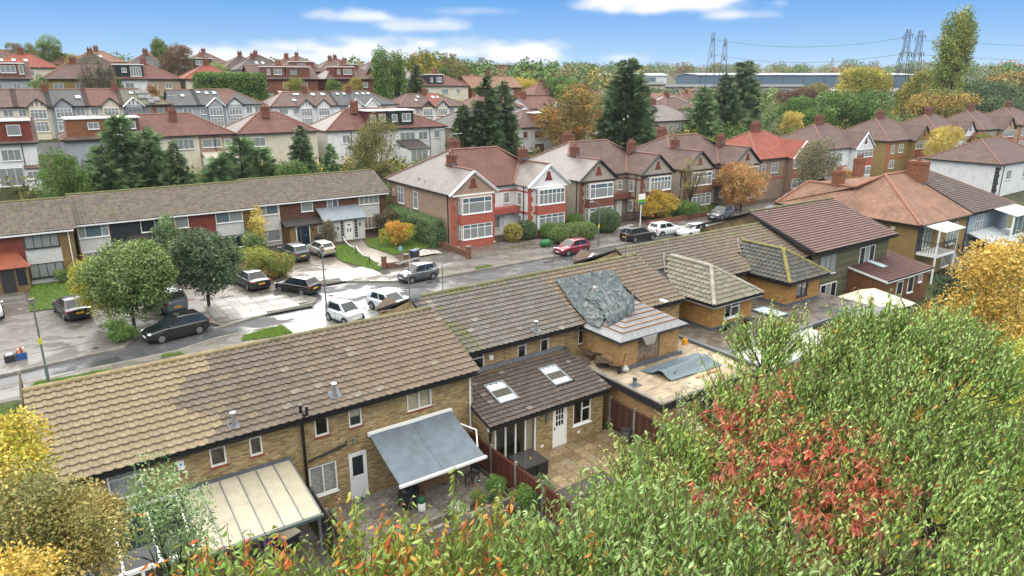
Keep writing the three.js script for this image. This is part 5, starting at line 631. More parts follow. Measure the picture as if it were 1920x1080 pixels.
{ const g = thing('conservatory', 'low conservatory with striped glass roof below the blue wall', 'conservatory', 72.6, 0, 28.1); mesh('wall', bx(0.1, 5.0, 0, 1.3, 0.05, 2.6), M.cream, g); win(g, 0.1, 1.3, 4.9, 0.8, 2.6, { cols: [1, 1, 1, 1], pm: M.glassBlue }); const r = mesh('roof', slab([V3(-0.1, 2.1, 2.8), V3(5.2, 2.1, 2.8), V3(5.2, 3.1, 0.05), V3(-0.1, 3.1, 0.05)], 0.04), mat('#aeb6ba', { r: 0.25 }), g); for (let i = 0; i < 8; i++) mesh('glazing_bar', bar(V3(0 + i * 0.72, 2.13, 2.8), V3(i * 0.72, 3.13, 0.06), 0.06, 0.05), M.white, r); }
house({ u0: 116, u1: 133, v: 42.5, d: 10, base: 0, e: 5.3, rise: 3.0, hl: 5, hr: 5, wall: M.whiteRender, roof: M.roofBrown, label: 'white house with brown hipped roof and dark corner stones at right edge', win: [[3, 2.8, 1.6, 1.4, [1, 1]], [9, 2.8, 1.6, 1.4, [1, 1]]], pipes: [1.6], more: g => { for (let i = 0; i < 9; i++) mesh('quoin', bx(-0.04, i % 2 ? 0.35 : 0.6, 0.2 + i * 0.52, 0.68 + i * 0.52, -0.4, 0.05), M.dark, g); } });

// ---------- houses on the hill behind. Row backs face us at v = 100, fronts at v = 122, backs at v = 150, fronts at v = 175 ...
const B5 = 4.9;
const rw = (x, y, w, h, c, o) => [x, y, w, h, c ?? [1, 1], o ?? {}];
house({ u0: -9, u1: 1.7, v: 100, base: 5, e: 5.0, rise: 2.6, hl: 0, hr: 0, wall: M.whiteRender, roof: M.roofBrown, label: 'white rendered house with red tiled box dormer at far left', dorm: [{ x0: 0, x1: 10.5, h: 2.2, m: M.redTileHang, win: [[8.2, 0.6, 1.3, 1.2, [1]]], z: -0.05 }], win: [rw(7.2, 3.0, 1.9, 1.3, [1, 1, 1]), rw(6.6, 0.1, 2.4, 2.1, [1, 1, 1])], pipes: [9.3], ext: [{ x0: 9.2, x1: 10.6, z: 1.2, h0: 2.4, h1: 2.2, win: [[0.1, 0.9, 1.1, 0.9]] }] });
house({ u0: 4.6, u1: 13.0, v: 100, base: 5.1, e: 5.0, rise: 2.5, hl: 4, hr: 0, wall: M.greyRender, roof: M.roofBrown, label: 'house with two brick red dormers behind the spreading conifer', dorm: [{ x0: 0.5, x1: 4.6, h: 2.1, m: M.orangeBrick, win: [[2.2, 0.9, 1.2, 0.8]] }, { x0: 5.0, x1: 8.3, h: 2.1, m: M.brownTileHang, win: [[0.3, 0.15, 1.7, 1.7, [1, 1, 1, 1]], [2.3, 0.8, 0.6, 0.9, [1]]] }], win: [rw(6.6, 2.8, 1.1, 1.2, [1])], ext: [{ x0: 5.2, x1: 8.2, z: 4, h0: 2.6, h1: 1.9, m: mat('#b58a5a', { t: 'grain', s: 1, r: 0.8 }), r: M.roofRed }] });
house({ u0: 13.0, u1: 24.0, v: 100, base: 5.1, e: 5.0, rise: 2.6, hl: 0.01, hr: 4.4, wall: M.cream, split: { x: 6.6, m: M.pebblePink }, roof: M.roofRedBrown, label: 'red tiled pair with sunroom and central chimney behind the small conifer', chim: [[4.3, 1.6, -1.2, 1.7, 0.9]], win: [rw(0.8, 3.3, 1.2, 1.1), rw(3.4, 3.2, 2.6, 1.3, [1, 1, 1, 1]), rw(7.0, 3.3, 2.4, 1.1, [1, 1]), rw(9.8, 3.4, 0.9, 0.9, [1])], ext: [{ x0: 6.8, x1: 10.6, z: 2.8, h0: 2.7, h1: 2.1, m: M.whiteRender, r: mat('#b4ae9f', { r: 0.5 }), win: [[0.4, 0.3, 1.0, 1.6, [1]], [1.7, 0.5, 1.9, 1.2, [1, 1, 1]]] }], pipes: [8.6] });
house({ u0: 24.6, u1: 35.6, v: 100, base: 5.0, e: 5.0, rise: 2.6, hl: 4.2, hr: 4.2, wall: M.cream, roof: M.roofRedBrown, ml: M.roofWeather, label: 'cream pair with hipped red brown roof between two conifers', chim: [[4.8, 1.4, -0.8, 1.6, 1.1]], win: [rw(1.4, 3.2, 2.2, 1.2, [1, 1, 1]), rw(7.4, 3.2, 2.2, 1.3, [1, 1, 1])], pipes: [0.8] });
house({ u0: 37.2, u1: 56.8, v: 100, base: 4.9, e: 5.0, rise: 2.8, hl: 4.6, hr: 6.5, wall: M.whiteRender, roof: M.roofRedBrown, ml: M.roofWeather, label: 'long white pair with dark slate dormer and red dormer behind the birch', chim: [[5.6, 1.2, -0.6, 1.7, 1.1]], dorm: [{ x0: 6.6, x1: 9.6, h: 2.3, m: M.maroon, win: [[0.3, 0.7, 0.9, 1.1], [1.8, 0.7, 1.0, 1.2]] }, { x0: 9.7, x1: 14.2, h: 2.3, m: M.darkTileHang, win: [[0.8, 0.7, 0.9, 1.1, [1]], [2.5, 0.7, 1.5, 1.2]] }], win: [rw(2.2, 3.1, 1.2, 1.2), rw(5.2, 3.1, 2.2, 1.2, [1, 1, 1]), rw(11.6, 3.0, 2.6, 1.3, [1, 1, 1]), rw(14.8, 3.0, 1.6, 1.3), rw(17.6, 3.2, 0.9, 1.2)], pipes: [3.6, 16.8], ext: [{ x0: 3.0, x1: 5.2, z: 2.5, h0: 2.7, h1: 2.1, r: M.roofDark, win: [[0.4, 0.7, 1.4, 1.2]] }, { x0: 11, x1: 14.6, z: 4, h0: 3.2, h1: 2.1, m: M.whiteRender, r: M.roofDark, win: [[0.3, 0.1, 2.9, 1.8, [1, 1, 1]]] }] });
house({ u0: 58, u1: 71, v: 100, base: 4.6, e: 4.9, rise: 2.7, hl: 4.4, hr: 4.4, wall: M.cream, roof: M.roofGrey, label: 'cream house with grey hipped roof half hidden by the big conifer', win: [rw(0.9, 2.6, 0.5, 1.5, [1])] });
house({ u0: 72, u1: 82, v: 101, base: 4.1, e: 4.9, rise: 2.7, hl: 4, hr: 4, wall: M.whiteRender, roof: M.roofBrown, label: 'white house with brown boarded windows right of the big conifer', win: [[1.0, 3, 1.1, 1.2, [1], { pm: M.wood }], [3.6, 2.9, 2.2, 1.3, [1, 1], { pm: M.wood }], [3.6, 0.1, 2.2, 1.9, [1], { pm: M.wood }], [6.6, 3, 1.6, 1.2, [1, 1, 1]]], dorm: [{ x0: 4.5, x1: 8.5, h: 2.0, m: M.orangeBrick, win: [[1, 0.6, 1.2, 1]] }] });
house({ u0: 102.5, u1: 117, v: 100, d: 9, base: 3.9, e: 5.2, rise: 3.1, hl: 5, hr: 5, wall: M.pebbleGrey, roof: M.roofWeather, label: 'grey rendered house with steep hipped roof seen between the conifers', chim: [[6, 0, -0.3, 1.3, 1.4]], win: [rw(3.4, 3.1, 0.9, 1.3, [1]), rw(6.4, 3.2, 1.2, 1.5), rw(9, 3.2, 1.6, 1.5), rw(1.2, 0.3, 1.2, 1.8)], pipes: [2.6] });
// row with gabled fronts: narrow houses in tight blocks
const GW = { w: 2.5, h: 1.1, z: 0.45 };
const HR = { v: 122, base: 9, e: 4.4, rise: 2.3, hl: 0, hr: 0 };
house({ ...HR, u0: -8.4, u1: -3.6, wall: M.cream, roof: M.roofRedBrown, label: 'cream hillside house with plain brown roof at the left edge', win: [rw(3.2, 3.0, 1.3, 1.0, [1, 1])], gab: [{ ...GW, x: 1.6, timber: 1 }] });
house({ ...HR, u0: -3.6, u1: 0.6, wall: M.cream, roof: M.roofBrown, label: 'cream hillside house second from the left edge', win: [rw(0.3, 3.0, 1.1, 1.0), rw(2.6, 3.0, 1.2, 1.0)] });
house({ ...HR, u0: 0.6, u1: 4.6, wall: M.cream, roof: M.roofBrown, label: 'hillside house with half timbered gable and striped timber panel', win: [rw(0.2, 3.0, 0.9, 1.0, [1, 1])], gab: [{ ...GW, x: 2.5, timber: 1, m: M.cream, band: M.cream, strips: 1 }], chim: [[3.9, 0.6, -0.9, 1.5, 0.8, 2]] });
house({ ...HR, u0: 4.6, u1: 9.3, wall: M.greyRender, roof: M.roofGrey, label: 'hillside house with grey gable and grey slate roof', win: [rw(3.1, 3.0, 1.2, 1.1, [1, 1])], gab: [{ ...GW, x: 1.6, m: M.greyRender }], sky: [[3.8, 0.5]] });
house({ ...HR, u0: 9.3, u1: 13.8, wall: M.cream, roof: M.roofRedBrown, label: 'hillside house with cream gable and pinkish brown roof', win: [rw(0.3, 3.0, 1.0, 1.1)], gab: [{ ...GW, x: 2.9, m: M.cream }], chim: [[4.3, 0.4, -0.5, 1.3, 0.8, 2]] });
house({ ...HR, u0: 13.8, u1: 20.4, hr: 3.6, wall: M.greyRender, split: { x: 4.0, m: M.orangeBrick }, roof: M.roofGreen, label: 'hillside house with solar panels on a mossy roof', win: [rw(4.5, 2.8, 1.4, 1.2, [1, 1], { fm: M.dark }), rw(2.8, 3.0, 1.1, 1.1, [1, 1], { fm: M.dark })], gab: [{ ...GW, x: 1.5, timber: 1, b: M.white, fm: M.dark }], sky: [[1.8, 0.72, 0.6, 0.8]], more: (g, q) => { const n = V3(0, q.d / 2 + 0.35, q.rise).normalize(), up = V3(0, q.rise, -(q.d / 2 + 0.35)).normalize(); for (const [x, t] of [[2.8, 0.75], [3.7, 0.75], [3.0, 0.45], [3.9, 0.45], [4.1, 0.18], [5.0, 0.3]]) { const p = V3(x, q.eave + q.rise * t + 0.1, 0.35 - (q.d / 2 + 0.35) * t), s = mesh('solar_panel', bx(-0.42, 0.42, 0, 0.05, -0.62, 0.62), mat('#2a2f38', { r: 0.15 }), g); s.position.copy(p); s.quaternion.setFromRotationMatrix(new THREE.Matrix4().makeBasis(V3(1, 0, 0), n, up.clone().negate())); } } });
house({ ...HR, base: 8.8, u0: 21.0, u1: 24.6, wall: M.greyRender, roof: M.roofGrey, label: 'narrow grey house with one skylight in the gabled row', sky: [[1.8, 0.6, 0.6, 0.8]], win: [rw(1.2, 2.9, 1.3, 1.1)] });
house({ ...HR, base: 8.8, u0: 24.6, u1: 34.6, hr: 4.2, wall: M.greyRender, split: { x: 4.0, m: M.whiteRender }, roof: M.roofGrey, patch: [[3.9, 6.2, M.roofRedBrown]], label: 'grey and white gabled pair with half red roof and three skylights', sky: [[0.8, 0.8, 0.6, 0.8], [2.0, 0.75, 0.6, 0.9], [3.2, 0.75, 0.6, 0.9]], gab: [{ ...GW, x: 2.4, m: M.greyRender, b: M.white }, { ...GW, x: 5.4, m: M.whiteRender }], win: [rw(0.1, 2.9, 0.9, 1.1), rw(7.2, 2.9, 1.0, 1.1), rw(8.6, 2.9, 1.2, 1.1)] });
house({ ...HR, base: 8.3, u0: 36.0, u1: 47.6, hl: 3.4, wall: M.whiteRender, roof: M.roofBrown, ml: M.roofWeather, label: 'white gabled pair with brown roof full of skylights', sky: [[4.4, 0.4, 0.7, 0.8], [5.4, 0.8, 1.1, 0.7], [8.4, 0.78, 0.8, 0.9], [10.2, 0.78, 0.8, 0.9]], gab: [{ ...GW, x: 5.8, timber: 1, band: M.whiteRender, strips: 1 }, { ...GW, x: 8.9 }], chim: [[7.2, 0.4, -0.4, 1.3, 0.8, 2]], win: [rw(1.2, 3.0, 1.5, 1.0, [1, 1, 1]), rw(3.6, 3.0, 0.9, 1.0)] });
house({ ...HR, base: 8.3, u0: 47.6, u1: 59.2, hr: 4.2, wall: M.whiteRender, roof: M.roofGrey, label: 'white pair with twin white edged gables and grey roof', sky: [[1.4, 0.8, 0.6, 0.8], [2.7, 0.8, 0.6, 0.8], [5.2, 0.8, 0.6, 0.8], [6.4, 0.8, 0.6, 0.8], [7.4, 0.8, 0.6, 0.8]], gab: [{ ...GW, x: 3.3, b: M.white }, { ...GW, x: 6.4, b: M.white }], chim: [[3.8, 0.4, -0.4, 1.3, 0.8, 2]], win: [rw(0.4, 3.0, 1.2, 1.1), rw(8.6, 3.0, 0.9, 1.1, [1, 1])] });
house({ ...HR, base: 7.7, u0: 59.8, u1: 74.2, hl: 3.6, hr: 4, wall: M.cream, split: { x: 6.9, m: M.whiteRender }, roof: M.roofBrown, patch: [[7.4, 10.2, M.roofRed]], label: 'gabled pair with red aprons and half bright red roof', gab: [{ ...GW, x: 5.6, m: M.wood, band: M.maroon }, { ...GW, x: 8.9, timber: 1, band: M.maroon }], sky: [[4.4, 0.5, 0.6, 0.8], [5.4, 0.75, 0.6, 0.8], [8.6, 0.7], [9.6, 0.7, 0.5, 0.8]], chim: [[7.2, 0.4, -0.4, 1.3, 0.9, 2]], win: [rw(10.6, 3, 1.1, 1.1), rw(12.4, 3, 1.1, 1.1), rw(3.2, 3, 0.9, 1.1)] });
house({ ...HR, base: 7.2, u0: 76, u1: 88, hl: 3.6, hr: 3.6, wall: M.whiteRender, roof: M.roofRedBrown, label: 'white gabled pair behind the big dark conifer', gab: [{ ...GW, x: 9 }], win: [rw(1, 3, 1.4, 1.1)], chim: [[6, 0, -0.4, 1.3, 1]] });
house({ ...HR, base: 6.8, u0: 90, u1: 102, hr: 4, wall: M.whiteRender, roof: M.roofRedBrown, label: 'white pair with pointed white gable left of the autumn tree', gab: [{ ...GW, x: 3.4, timber: 1 }, { ...GW, x: 7.0, h: 1.7, b: M.white }], win: [rw(9.0, 3, 1.4, 1.1)], chim: [[1, 0.6, -0.4, 1.4, 1]] });
// upper rows
const rowI = [
  [-7, 3.6, M.greyRender, M.roofBrown, 'pale grey house with wide red brick dormer at the left edge', { hl: 0, hr: 0, dorm: [{ x0: 1, x1: 10, h: 2.2, m: M.redBrick, win: [[5.6, 0.7, 2.2, 1.2, [1, 1, 1]], [8.2, 0.5, 0.7, 1.5, [1]]] }] }],
  [5.6, 15.6, M.pebbleGold, M.roofBrown, 'sand rendered bungalow fronted house with brown hip behind the thin tree', { hl: 4, hr: 0 }],
  [16.8, 27.4, M.whiteRender, M.roofRedBrown, 'white and sand pair with black dormer of four tall panes', { hl: 0, hr: 4.4, split: { x: 5, m: M.pebble }, dorm: [{ x0: 0, x1: 4.6, h: 2.2, m: M.darkTileHang, win: [[1.0, 0.9, 0.8, 0.8], [2.4, 0.2, 1.8, 1.7, [1, 1, 1, 1]]] }] }],
  [28.4, 38.4, M.cream, M.roofRed, 'cream house with orange red pyramid roof above the clipped hedge', { hl: 4.5, hr: 4.5 }],
  [41, 54.5, M.redBrick, M.roofBrown, 'red brick pair with two square dormers and white sunroom', { hl: 0, hr: 0, dorm: [{ x0: 2.6, x1: 6.8, h: 2.1, m: M.redBrick, win: [[0.5, 0.6, 0.6, 1.1, [1]], [1.9, 0.6, 1.6, 1.1]] }, { x0: 7, x1: 12, h: 2.1, m: M.redBrick, win: [[0.8, 0.6, 1.6, 1.1, [1, 1], { fm: M.dark }]] }], ext: [{ x0: 4.8, x1: 7.0, z: 2.2, h0: 2.6, h1: 2.2, m: M.whiteRender, r: M.white, win: [[0.2, 0.9, 1.7, 1.2]] }] }],
  [56.5, 67.5, M.redBrick, M.roofBrown, 'red brick pair with scarlet dormer behind the golden bush', { hl: 3, hr: 5, ml: M.roofWeather, dorm: [{ x0: 1.8, x1: 6.4, h: 2.2, m: M.redTileHang, win: [[0.8, 0.8, 0.6, 0.9, [1]], [2.2, 0.7, 2.0, 1.1, [1, 1, 1]]] }] }],
  [69, 77, M.orangeBrick, M.roofWeather, 'orange brick house with plain gable by the poplars', { hl: 0, hr: 0 }],
  [78.5, 92, M.cream, M.roofRedBrown, 'cream house with square slate dormer below the willow', { hl: 4.5, hr: 5, dorm: [{ x0: 2.6, x1: 6.8, h: 2.2, m: M.darkTileHang, win: [[0.8, 0.6, 0.6, 1.0, [1]], [2.4, 0.6, 1.4, 1.1]] }] }],
  [93, 108, M.orangeBrick, M.roofTerra, 'long brick house with rusty roof left of the big conifer top', { hl: 0, hr: 0 }]];
rowI.forEach(([a, b, wm, rf, lb, ex], i) => house({ u0: a, u1: b, v: 150, base: i > 6 ? 11.2 - (i - 6) * 0.5 : 12.2, e: 5.0, rise: 2.7, wall: wm, roof: rf, label: lb, chim: [[(b - a) / 2, 0, -0.3, 1.3, 1.1]], win: [rw(1.2, 3.1, 1.5, 1.2), rw((b - a) * 0.45, 3.1, 1.8, 1.2, [1, 1, 1]), rw((b - a) * 0.75, 3.2, 1.1, 1.1), rw(2, 0.6, 1.8, 1.5), rw((b - a) * 0.6, 0.6, 1.8, 1.4)], ...ex }));
// skyline rows: hips and ridges with chimneys, told apart by roof colour and neighbours
const skyl = [
  [172, 14.6, -2, 9, M.roofRed, M.cream, 'pale house with pinkish red roof and three skylights below the left skyline', { sky: [[2, .5], [4, .5], [6, .5]] }], [172, 14.8, 11, 20, M.roofDark, M.whiteRender, 'house with dark slate hip and small window below the left skyline', {}], [174, 14.8, 21.5, 31, M.roofGrey, M.whiteRender, 'skyline house with wide blue grey solar roof', {}], [176, 14.6, 33.5, 43, M.roofDark, M.whiteRender, 'white house with dark flat dormer left of the brown bushy tree', { dorm: [{ x0: 1, x1: 6, h: 2.0, m: M.darkTileHang, win: [[1.5, .6, 1.5, 1]] }] }], [174, 14.5, 44.5, 54, M.roofGrey, M.whiteRender, 'white house with charcoal roof and two skylights under the skyline', { sky: [[5, .6], [6.5, .6]] }], [176, 14.2, 55, 66, M.roofBrown, M.redBrick, 'brick house with white framed box dormer below the skyline masts', { dorm: [{ x0: 3.4, x1: 8.5, h: 2.0, m: M.redBrick, win: [[.8, .6, 2, 1]] }] }], [174, 13.8, 67.5, 77, M.roofBrown, M.redBrick, 'brick house with small square dormer left of the poplars', { dorm: [{ x0: 3, x1: 6.5, h: 1.9, m: M.redBrick, win: [[1.2, .6, 1.2, 1]] }] }], [172, 13.3, 79, 89, M.roofDark, M.redTileHang, 'house with dark gable roof and red tile hung end by the poplars', { hl: 0 }],
  [200, 16.2, 0, 12, M.roofRedBrown, M.cream, 'skyline house with long red brown roof at the far left', { hl: 0 }], [202, 16.4, 14, 25, M.roofTerra, M.cream, 'skyline house with pink roof and single skylight beside the yellow tree', { sky: [[6, .5]] }], [203, 16.6, 28, 38, M.roofBrown, M.cream, 'skyline house with brown ridge and twin chimneys right of the thin tree', {}], [205, 16.5, 40, 50, M.roofBrown, M.redBrick, 'skyline house with brown roof left of the dark skyline tree', {}], [206, 16.3, 54, 64, M.roofDark, M.pebbleGrey, 'skyline house with long low dark roof right of the brown bushy tree', {}], [207, 16.1, 66, 76, M.roofGreen, M.cream, 'skyline house with mossy roof and two chimneys', {}], [208, 15.7, 78, 88, M.roofRedBrown, M.whiteRender, 'skyline house with red hip above the charcoal roof', {}], [206, 15.2, 90, 100, M.roofBrown, M.whiteRender, 'skyline house with brown hip left of the masts', {}], [206, 14.6, 102, 112, M.roofBrown, M.redBrick, 'skyline house with brown roof near the poplars', {}], [205, 13.5, 116, 128, M.roofRedBrown, M.redBrick, 'skyline house with scarlet dormer right of the masts', { dorm: [{ x0: 4, x1: 9, h: 2, m: M.maroon, win: [[1, .6, 1.6, 1]] }] }]];
skyl.push([188, 15.4, -6, 4, M.roofBrown, M.cream, 'half hidden brown hip behind the pinkish red roof', {}], [188, 15.5, 6, 15, M.roofRedBrown, M.whiteRender, 'half hidden red brown hip left of the solar roof', {}], [189, 15.5, 24, 33, M.roofBrown, M.redBrick, 'half hidden brown hip behind the solar roof', {}], [190, 15.4, 46, 55, M.roofDark, M.whiteRender, 'half hidden dark hip between charcoal and mossy roofs', {}], [190, 15.2, 58, 67, M.roofRedBrown, M.whiteRender, 'half hidden red brown hip above the white framed dormer', {}], [190, 14.8, 70, 79, M.roofBrown, M.cream, 'half hidden brown hip above the small square dormer', {}], [189, 14.2, 82, 92, M.roofGrey, M.whiteRender, 'half hidden grey hip just left of the poplars', {}]);
for (const [v, b, a, c, rf, wm, lb, ex] of skyl) house({ u0: a, u1: c, v, base: b, e: 4.8, rise: 2.6, hl: 4, hr: 4, wall: wm, roof: rf, label: lb, chim: [[(c - a) / 2, 0, -0.3, 1.4, 1.0, 2]], win: [rw(1.2, 3, 1.5, 1.2), rw((c - a) * 0.5, 3, 1.5, 1.2)], ...ex });
// houses in the dip beyond the conifers
const dip = [[112, 128, 150, M.roofRedBrown, M.whiteRender, 8.6, 'white house with red brown hip and skylight beyond the autumn tree'], [118, 133, 122, M.roofBrown, M.whiteRender, 5.8, 'white gabled house partly behind the pointed conifer'], [138, 150, 128, M.roofBrown, M.whiteRender, 5.2, 'pale house with brown hip left of the pointed conifer'], [150, 163, 140, M.roofWeather, M.whiteRender, 5.4, 'twin gabled white house with weathered roof beyond the grey rendered house'], [160, 176, 158, M.roofTerra, M.whiteRender, 5.6, 'white house with orange roof above the twin gabled house'], [180, 196, 160, M.roofRedBrown, M.whiteRender, 5.3, 'white house with maroon roof beside the dark conifers'], [166, 184, 185, M.roofBrown, M.redBrick, 6.5, 'brick pair with white gable wall in the dip'], [190, 212, 190, M.roofGrey, M.whiteRender, 6.2, 'white row with long slate roof and red plants in the dip'], [130, 146, 175, M.roofDark, M.redBrick, 8.5, 'dark roofed house in front of the long grey roofs'], [146, 160, 205, M.roofGrey, M.cream, 8, 'cream house with long grey roof in the dip'], [214, 226, 120, M.roofGrey, M.whiteRender, 4, 'white gabled bungalow with slate roof left of the green tree']];
for (const [a, c, v, rf, wm, b, lb] of dip) house({ u0: a, u1: c, v, base: b, e: 4.6, rise: 2.8, hl: 4, hr: a % 4 ? 4 : 0, wall: wm, roof: rf, label: lb, chim: [[(c - a) * 0.4, 0, -0.3, 1.3, 1.1, 2]], win: [rw(1.2, 2.9, 1.5, 1.2), rw((c - a) * 0.4, 2.9, 1.8, 1.2), rw((c - a) * 0.75, 2.9, 1.4, 1.2)], gab: (c - a) > 12 && a > 115 ? [{ ...GW, x: 4, low: 0 }, { ...GW, x: 9, low: 0 }] : [] });
struct('hill_road', (() => { const f = []; for (let u = -40; u < 160; u += 8) f.push([V3(u, ground(u, 112.5) + 0.12, -112.5), V3(u + 8, ground(u + 8, 112.5) + 0.12, -112.5), V3(u + 8, ground(u + 8, 119) + 0.12, -119), V3(u, ground(u, 119) + 0.12, -119)]); return tri(f); })(), asphalt);
{ // warehouses and long roofs
  const wh = (label, u, v, b, w, d, h, turn, wm, rm) => { const g = thing('warehouse', label, 'warehouse', u, b, v, turn); mesh('wall', bx(0, w, -3, h, -d, 0), wm, g); mesh('roof', [slab([V3(-0.6, h, 0.6), V3(w + 0.6, h, 0.6), V3(w + 0.6, h + 1.1, -d / 2), V3(-0.6, h + 1.1, -d / 2)], 0.4), slab([V3(w + 0.6, h, -d - 0.6), V3(-0.6, h, -d - 0.6), V3(-0.6, h + 1.1, -d / 2), V3(w + 0.6, h + 1.1, -d / 2)], 0.4)], rm, g); for (let i = 0; i < Math.floor(w / 12); i++) mesh('cladding_panel', bx(1 + i * 12, 12 + i * 12, 0.5, h - 1.2, 0, 0.15), mats._wh ??= mat('#5a7184', { r: 0.5 }), g); };
  const grey = mat('#7b8087', { r: 0.6 }), wroof = mat('#d5d9db', { r: 0.5, t: 'blotch', s: 30 }), wwall = mat('#cfd4d6', { r: 0.6 });
  const tn = -35 * D2R; wh('long blue banded warehouse with white roof at the right distance', 330, 282, 11.5, 128, 60, 8.5, -tn * -1.0, mat('#4c6274', { r: 0.5 }), wroof); wh('plain white shed behind the central conifers', 262, 300, 11.5, 42, 25, 8, tn, wwall, wroof); wh('low white shed with pale roof left of the plain shed', 205, 285, 11, 60, 25, 5, tn, wwall, grey);
  wh('long slate roofed block beyond the dip', 180, 262, 9.6, 70, 12, 5.5, tn, M.cream, M.roofGrey); wh('second slate roofed block farther right in the dip', 236, 240, 8.5, 80, 14, 5.5, tn, M.cream, M.roofGrey); wh('pale silver shed roof right of the green trees', 300, 196, 7, 50, 25, 5, tn, wwall, wroof); wh('far white shed roofs below the right tree line', 420, 150, 10, 70, 30, 6, tn, wwall, wroof);
  const g = thing('church', 'brick block with grey tower on the distant skyline', 'building', 340, ground(340, 535) + 2, 535); mesh('nave', bx(0, 34, -3, 11, -14, 0), M.redBrick, g); mesh('tower', bx(4, 8, 0, 18, -8, -4), grey, g); mesh('roof', bx(-0.5, 34.5, 11, 12, -14.5, 0.5), M.roofDark, g);
}
function pylon(label, u, v, base, H, turn) { const g = thing('pylon', label, 'pylon', u, base, v, turn), m = mat('#59646b', { r: 0.6, m: 0.4 }), legs = [[-1, -1], [1, -1], [1, 1], [-1, 1]], w = t => lerp(2.6, 0.5, Math.min(1, t * 1.25)), P = (k, t) => V3(legs[k][0] * w(t), t * H, legs[k][1] * w(t)); for (let k = 0; k < 4; k++) mesh('leg', rod(P(k, 0), P(k, 1), 0.13, 0.09, 4), m, g); const br = []; for (let i = 0; i < 9; i++) for (let k = 0; k < 4; k++) { br.push(rod(P(k, i / 9), P((k + 1) % 4, (i + 1) / 9), 0.045, 0.045, 3), rod(P((k + 1) % 4, i / 9), P(k, (i + 1) / 9), 0.045, 0.045, 3)); } mesh('bracing', br, m, g); for (const [t, l] of [[0.93, 6.5], [0.73, 8], [0.54, 7]]) { mesh('cross_arm', [rod(V3(-l, t * H, 0), V3(l, t * H, 0), 0.13, 0.13, 4), rod(V3(-l, t * H, 0), V3(0, t * H + 1.8, 0), 0.09, 0.09, 4), rod(V3(l, t * H, 0), V3(0, t * H + 1.8, 0), 0.09, 0.09, 4)], m, g); for (const s of [-1, 1]) for (const q of [1, 0.55]) mesh('insulator', cyl(0.12, 0.12, s * l * q, t * H - 1.4, t * H, 0, 5), M.dark, g); } return g; }
const PY = [['lattice pylon left of the pair beside the dark conifers', 239.5, 199, 35.5], ['slimmer pylon just right of the conifer pylon', 268, 215.5, 35], ['tall lattice pylon left of the tall poplar', 266, 134, 34.3], ['tall lattice pylon beside the tall poplar, nearest to it', 279, 136, 34.5]];
for (const [l, u, v, top] of PY) pylon(l, u, v, 5, top - 5, 0.7);
pylon('tiny far pylon on the horizon left of the warehouse end', 790, 480, 22, 20, 0.7); pylon('tiny far pylon on the horizon near the yellow green tree', 860, 440, 22, 20, 0.7);
{ const wire = (label, a, b) => { const c = new THREE.CatmullRomCurve3([0, 0.25, 0.5, 0.75, 1].map(t => V3(lerp(a[0], b[0], t), lerp(a[1], b[1], t) - 6 * 4 * t * (1 - t) * 0.5, -lerp(a[2], b[2], t)))); tag(mesh('power_line', new THREE.TubeGeometry(c, 24, 0.05, 4), M.dark), label, 'power line', 'power lines between the pylons'); }; wire('upper power line from the conifer pylon to the poplar pylon', [243, 33, 202], [266, 31.5, 134]); wire('lower power line from the conifer pylon to the poplar pylon', [244, 27, 202], [266, 26, 134]); wire('power line running right from the poplar pylon past the poplar', [279, 31, 136], [420, 34, 60]); wire('lower power line running right past the poplar', [279, 26, 136], [420, 28, 60]); }
// ---------- vehicles
const carPaint = hex => mat(hex, { phys: 1, r: 0.32, m: 0.25, cc: 1 });
const CAR = { glass: mat('#222a30', { r: 0.03 }), tyre: mat('#17171a', { r: 0.85 }), rim: mat('#9a9da1', { r: 0.35, m: 0.7 }), trim: mat('#1a1b1d', { r: 0.6 }), red: mat('#8e1216', { r: 0.2 }), lamp: mat('#d9dde0', { r: 0.12 }), yellow: mat('#d3a412', { r: 0.5 }), white: mat('#dddcd6', { r: 0.5 }) };
const SHAPES = { // L, W, H, belt, profile: rear/front body heights, cabin base x0..x1 and roof x2..x3 as fractions of L from rear
  hatch: [4.0, 1.72, 1.47, 0.93, { rear: 0.93, nose: 0.74, x0: 0.02, x1: 0.74, x2: 0.13, x3: 0.53, wheel: 0.31 }],
  small: [3.6, 1.62, 1.5, 0.93, { rear: 0.93, nose: 0.78, x0: 0.02, x1: 0.8, x2: 0.11, x3: 0.58, wheel: 0.29 }],
  tiny: [2.7, 1.6, 1.53, 0.95, { rear: 0.95, nose: 0.82, x0: 0.02, x1: 0.86, x2: 0.1, x3: 0.6, wheel: 0.29 }],
  saloon: [4.6, 1.82, 1.44, 0.94, { rear: 0.92, nose: 0.74, x0: 0.13, x1: 0.72, x2: 0.27, x3: 0.54, wheel: 0.33 }],
  suv: [4.25, 1.8, 1.62, 1.03, { rear: 1.02, nose: 0.9, x0: 0.02, x1: 0.74, x2: 0.11, x3: 0.54, wheel: 0.34 }],
  estate: [4.7, 1.82, 1.5, 0.95, { rear: 0.95, nose: 0.76, x0: 0.02, x1: 0.71, x2: 0.1, x3: 0.52, wheel: 0.33 }],
  van: [4.5, 1.85, 1.85, 1.08, { rear: 1.08, nose: 0.95, x0: 0.01, x1: 0.82, x2: 0.03, x3: 0.62, wheel: 0.33 }] };
function loft(secs) { const f = [], n = secs[0].length; for (let i = 0; i < secs.length - 1; i++) for (let k = 0; k < n - 1; k++) f.push([secs[i][k], secs[i + 1][k], secs[i + 1][k + 1], secs[i][k + 1]]); f.push(secs[0].slice().reverse(), secs.at(-1).slice()); return f; }
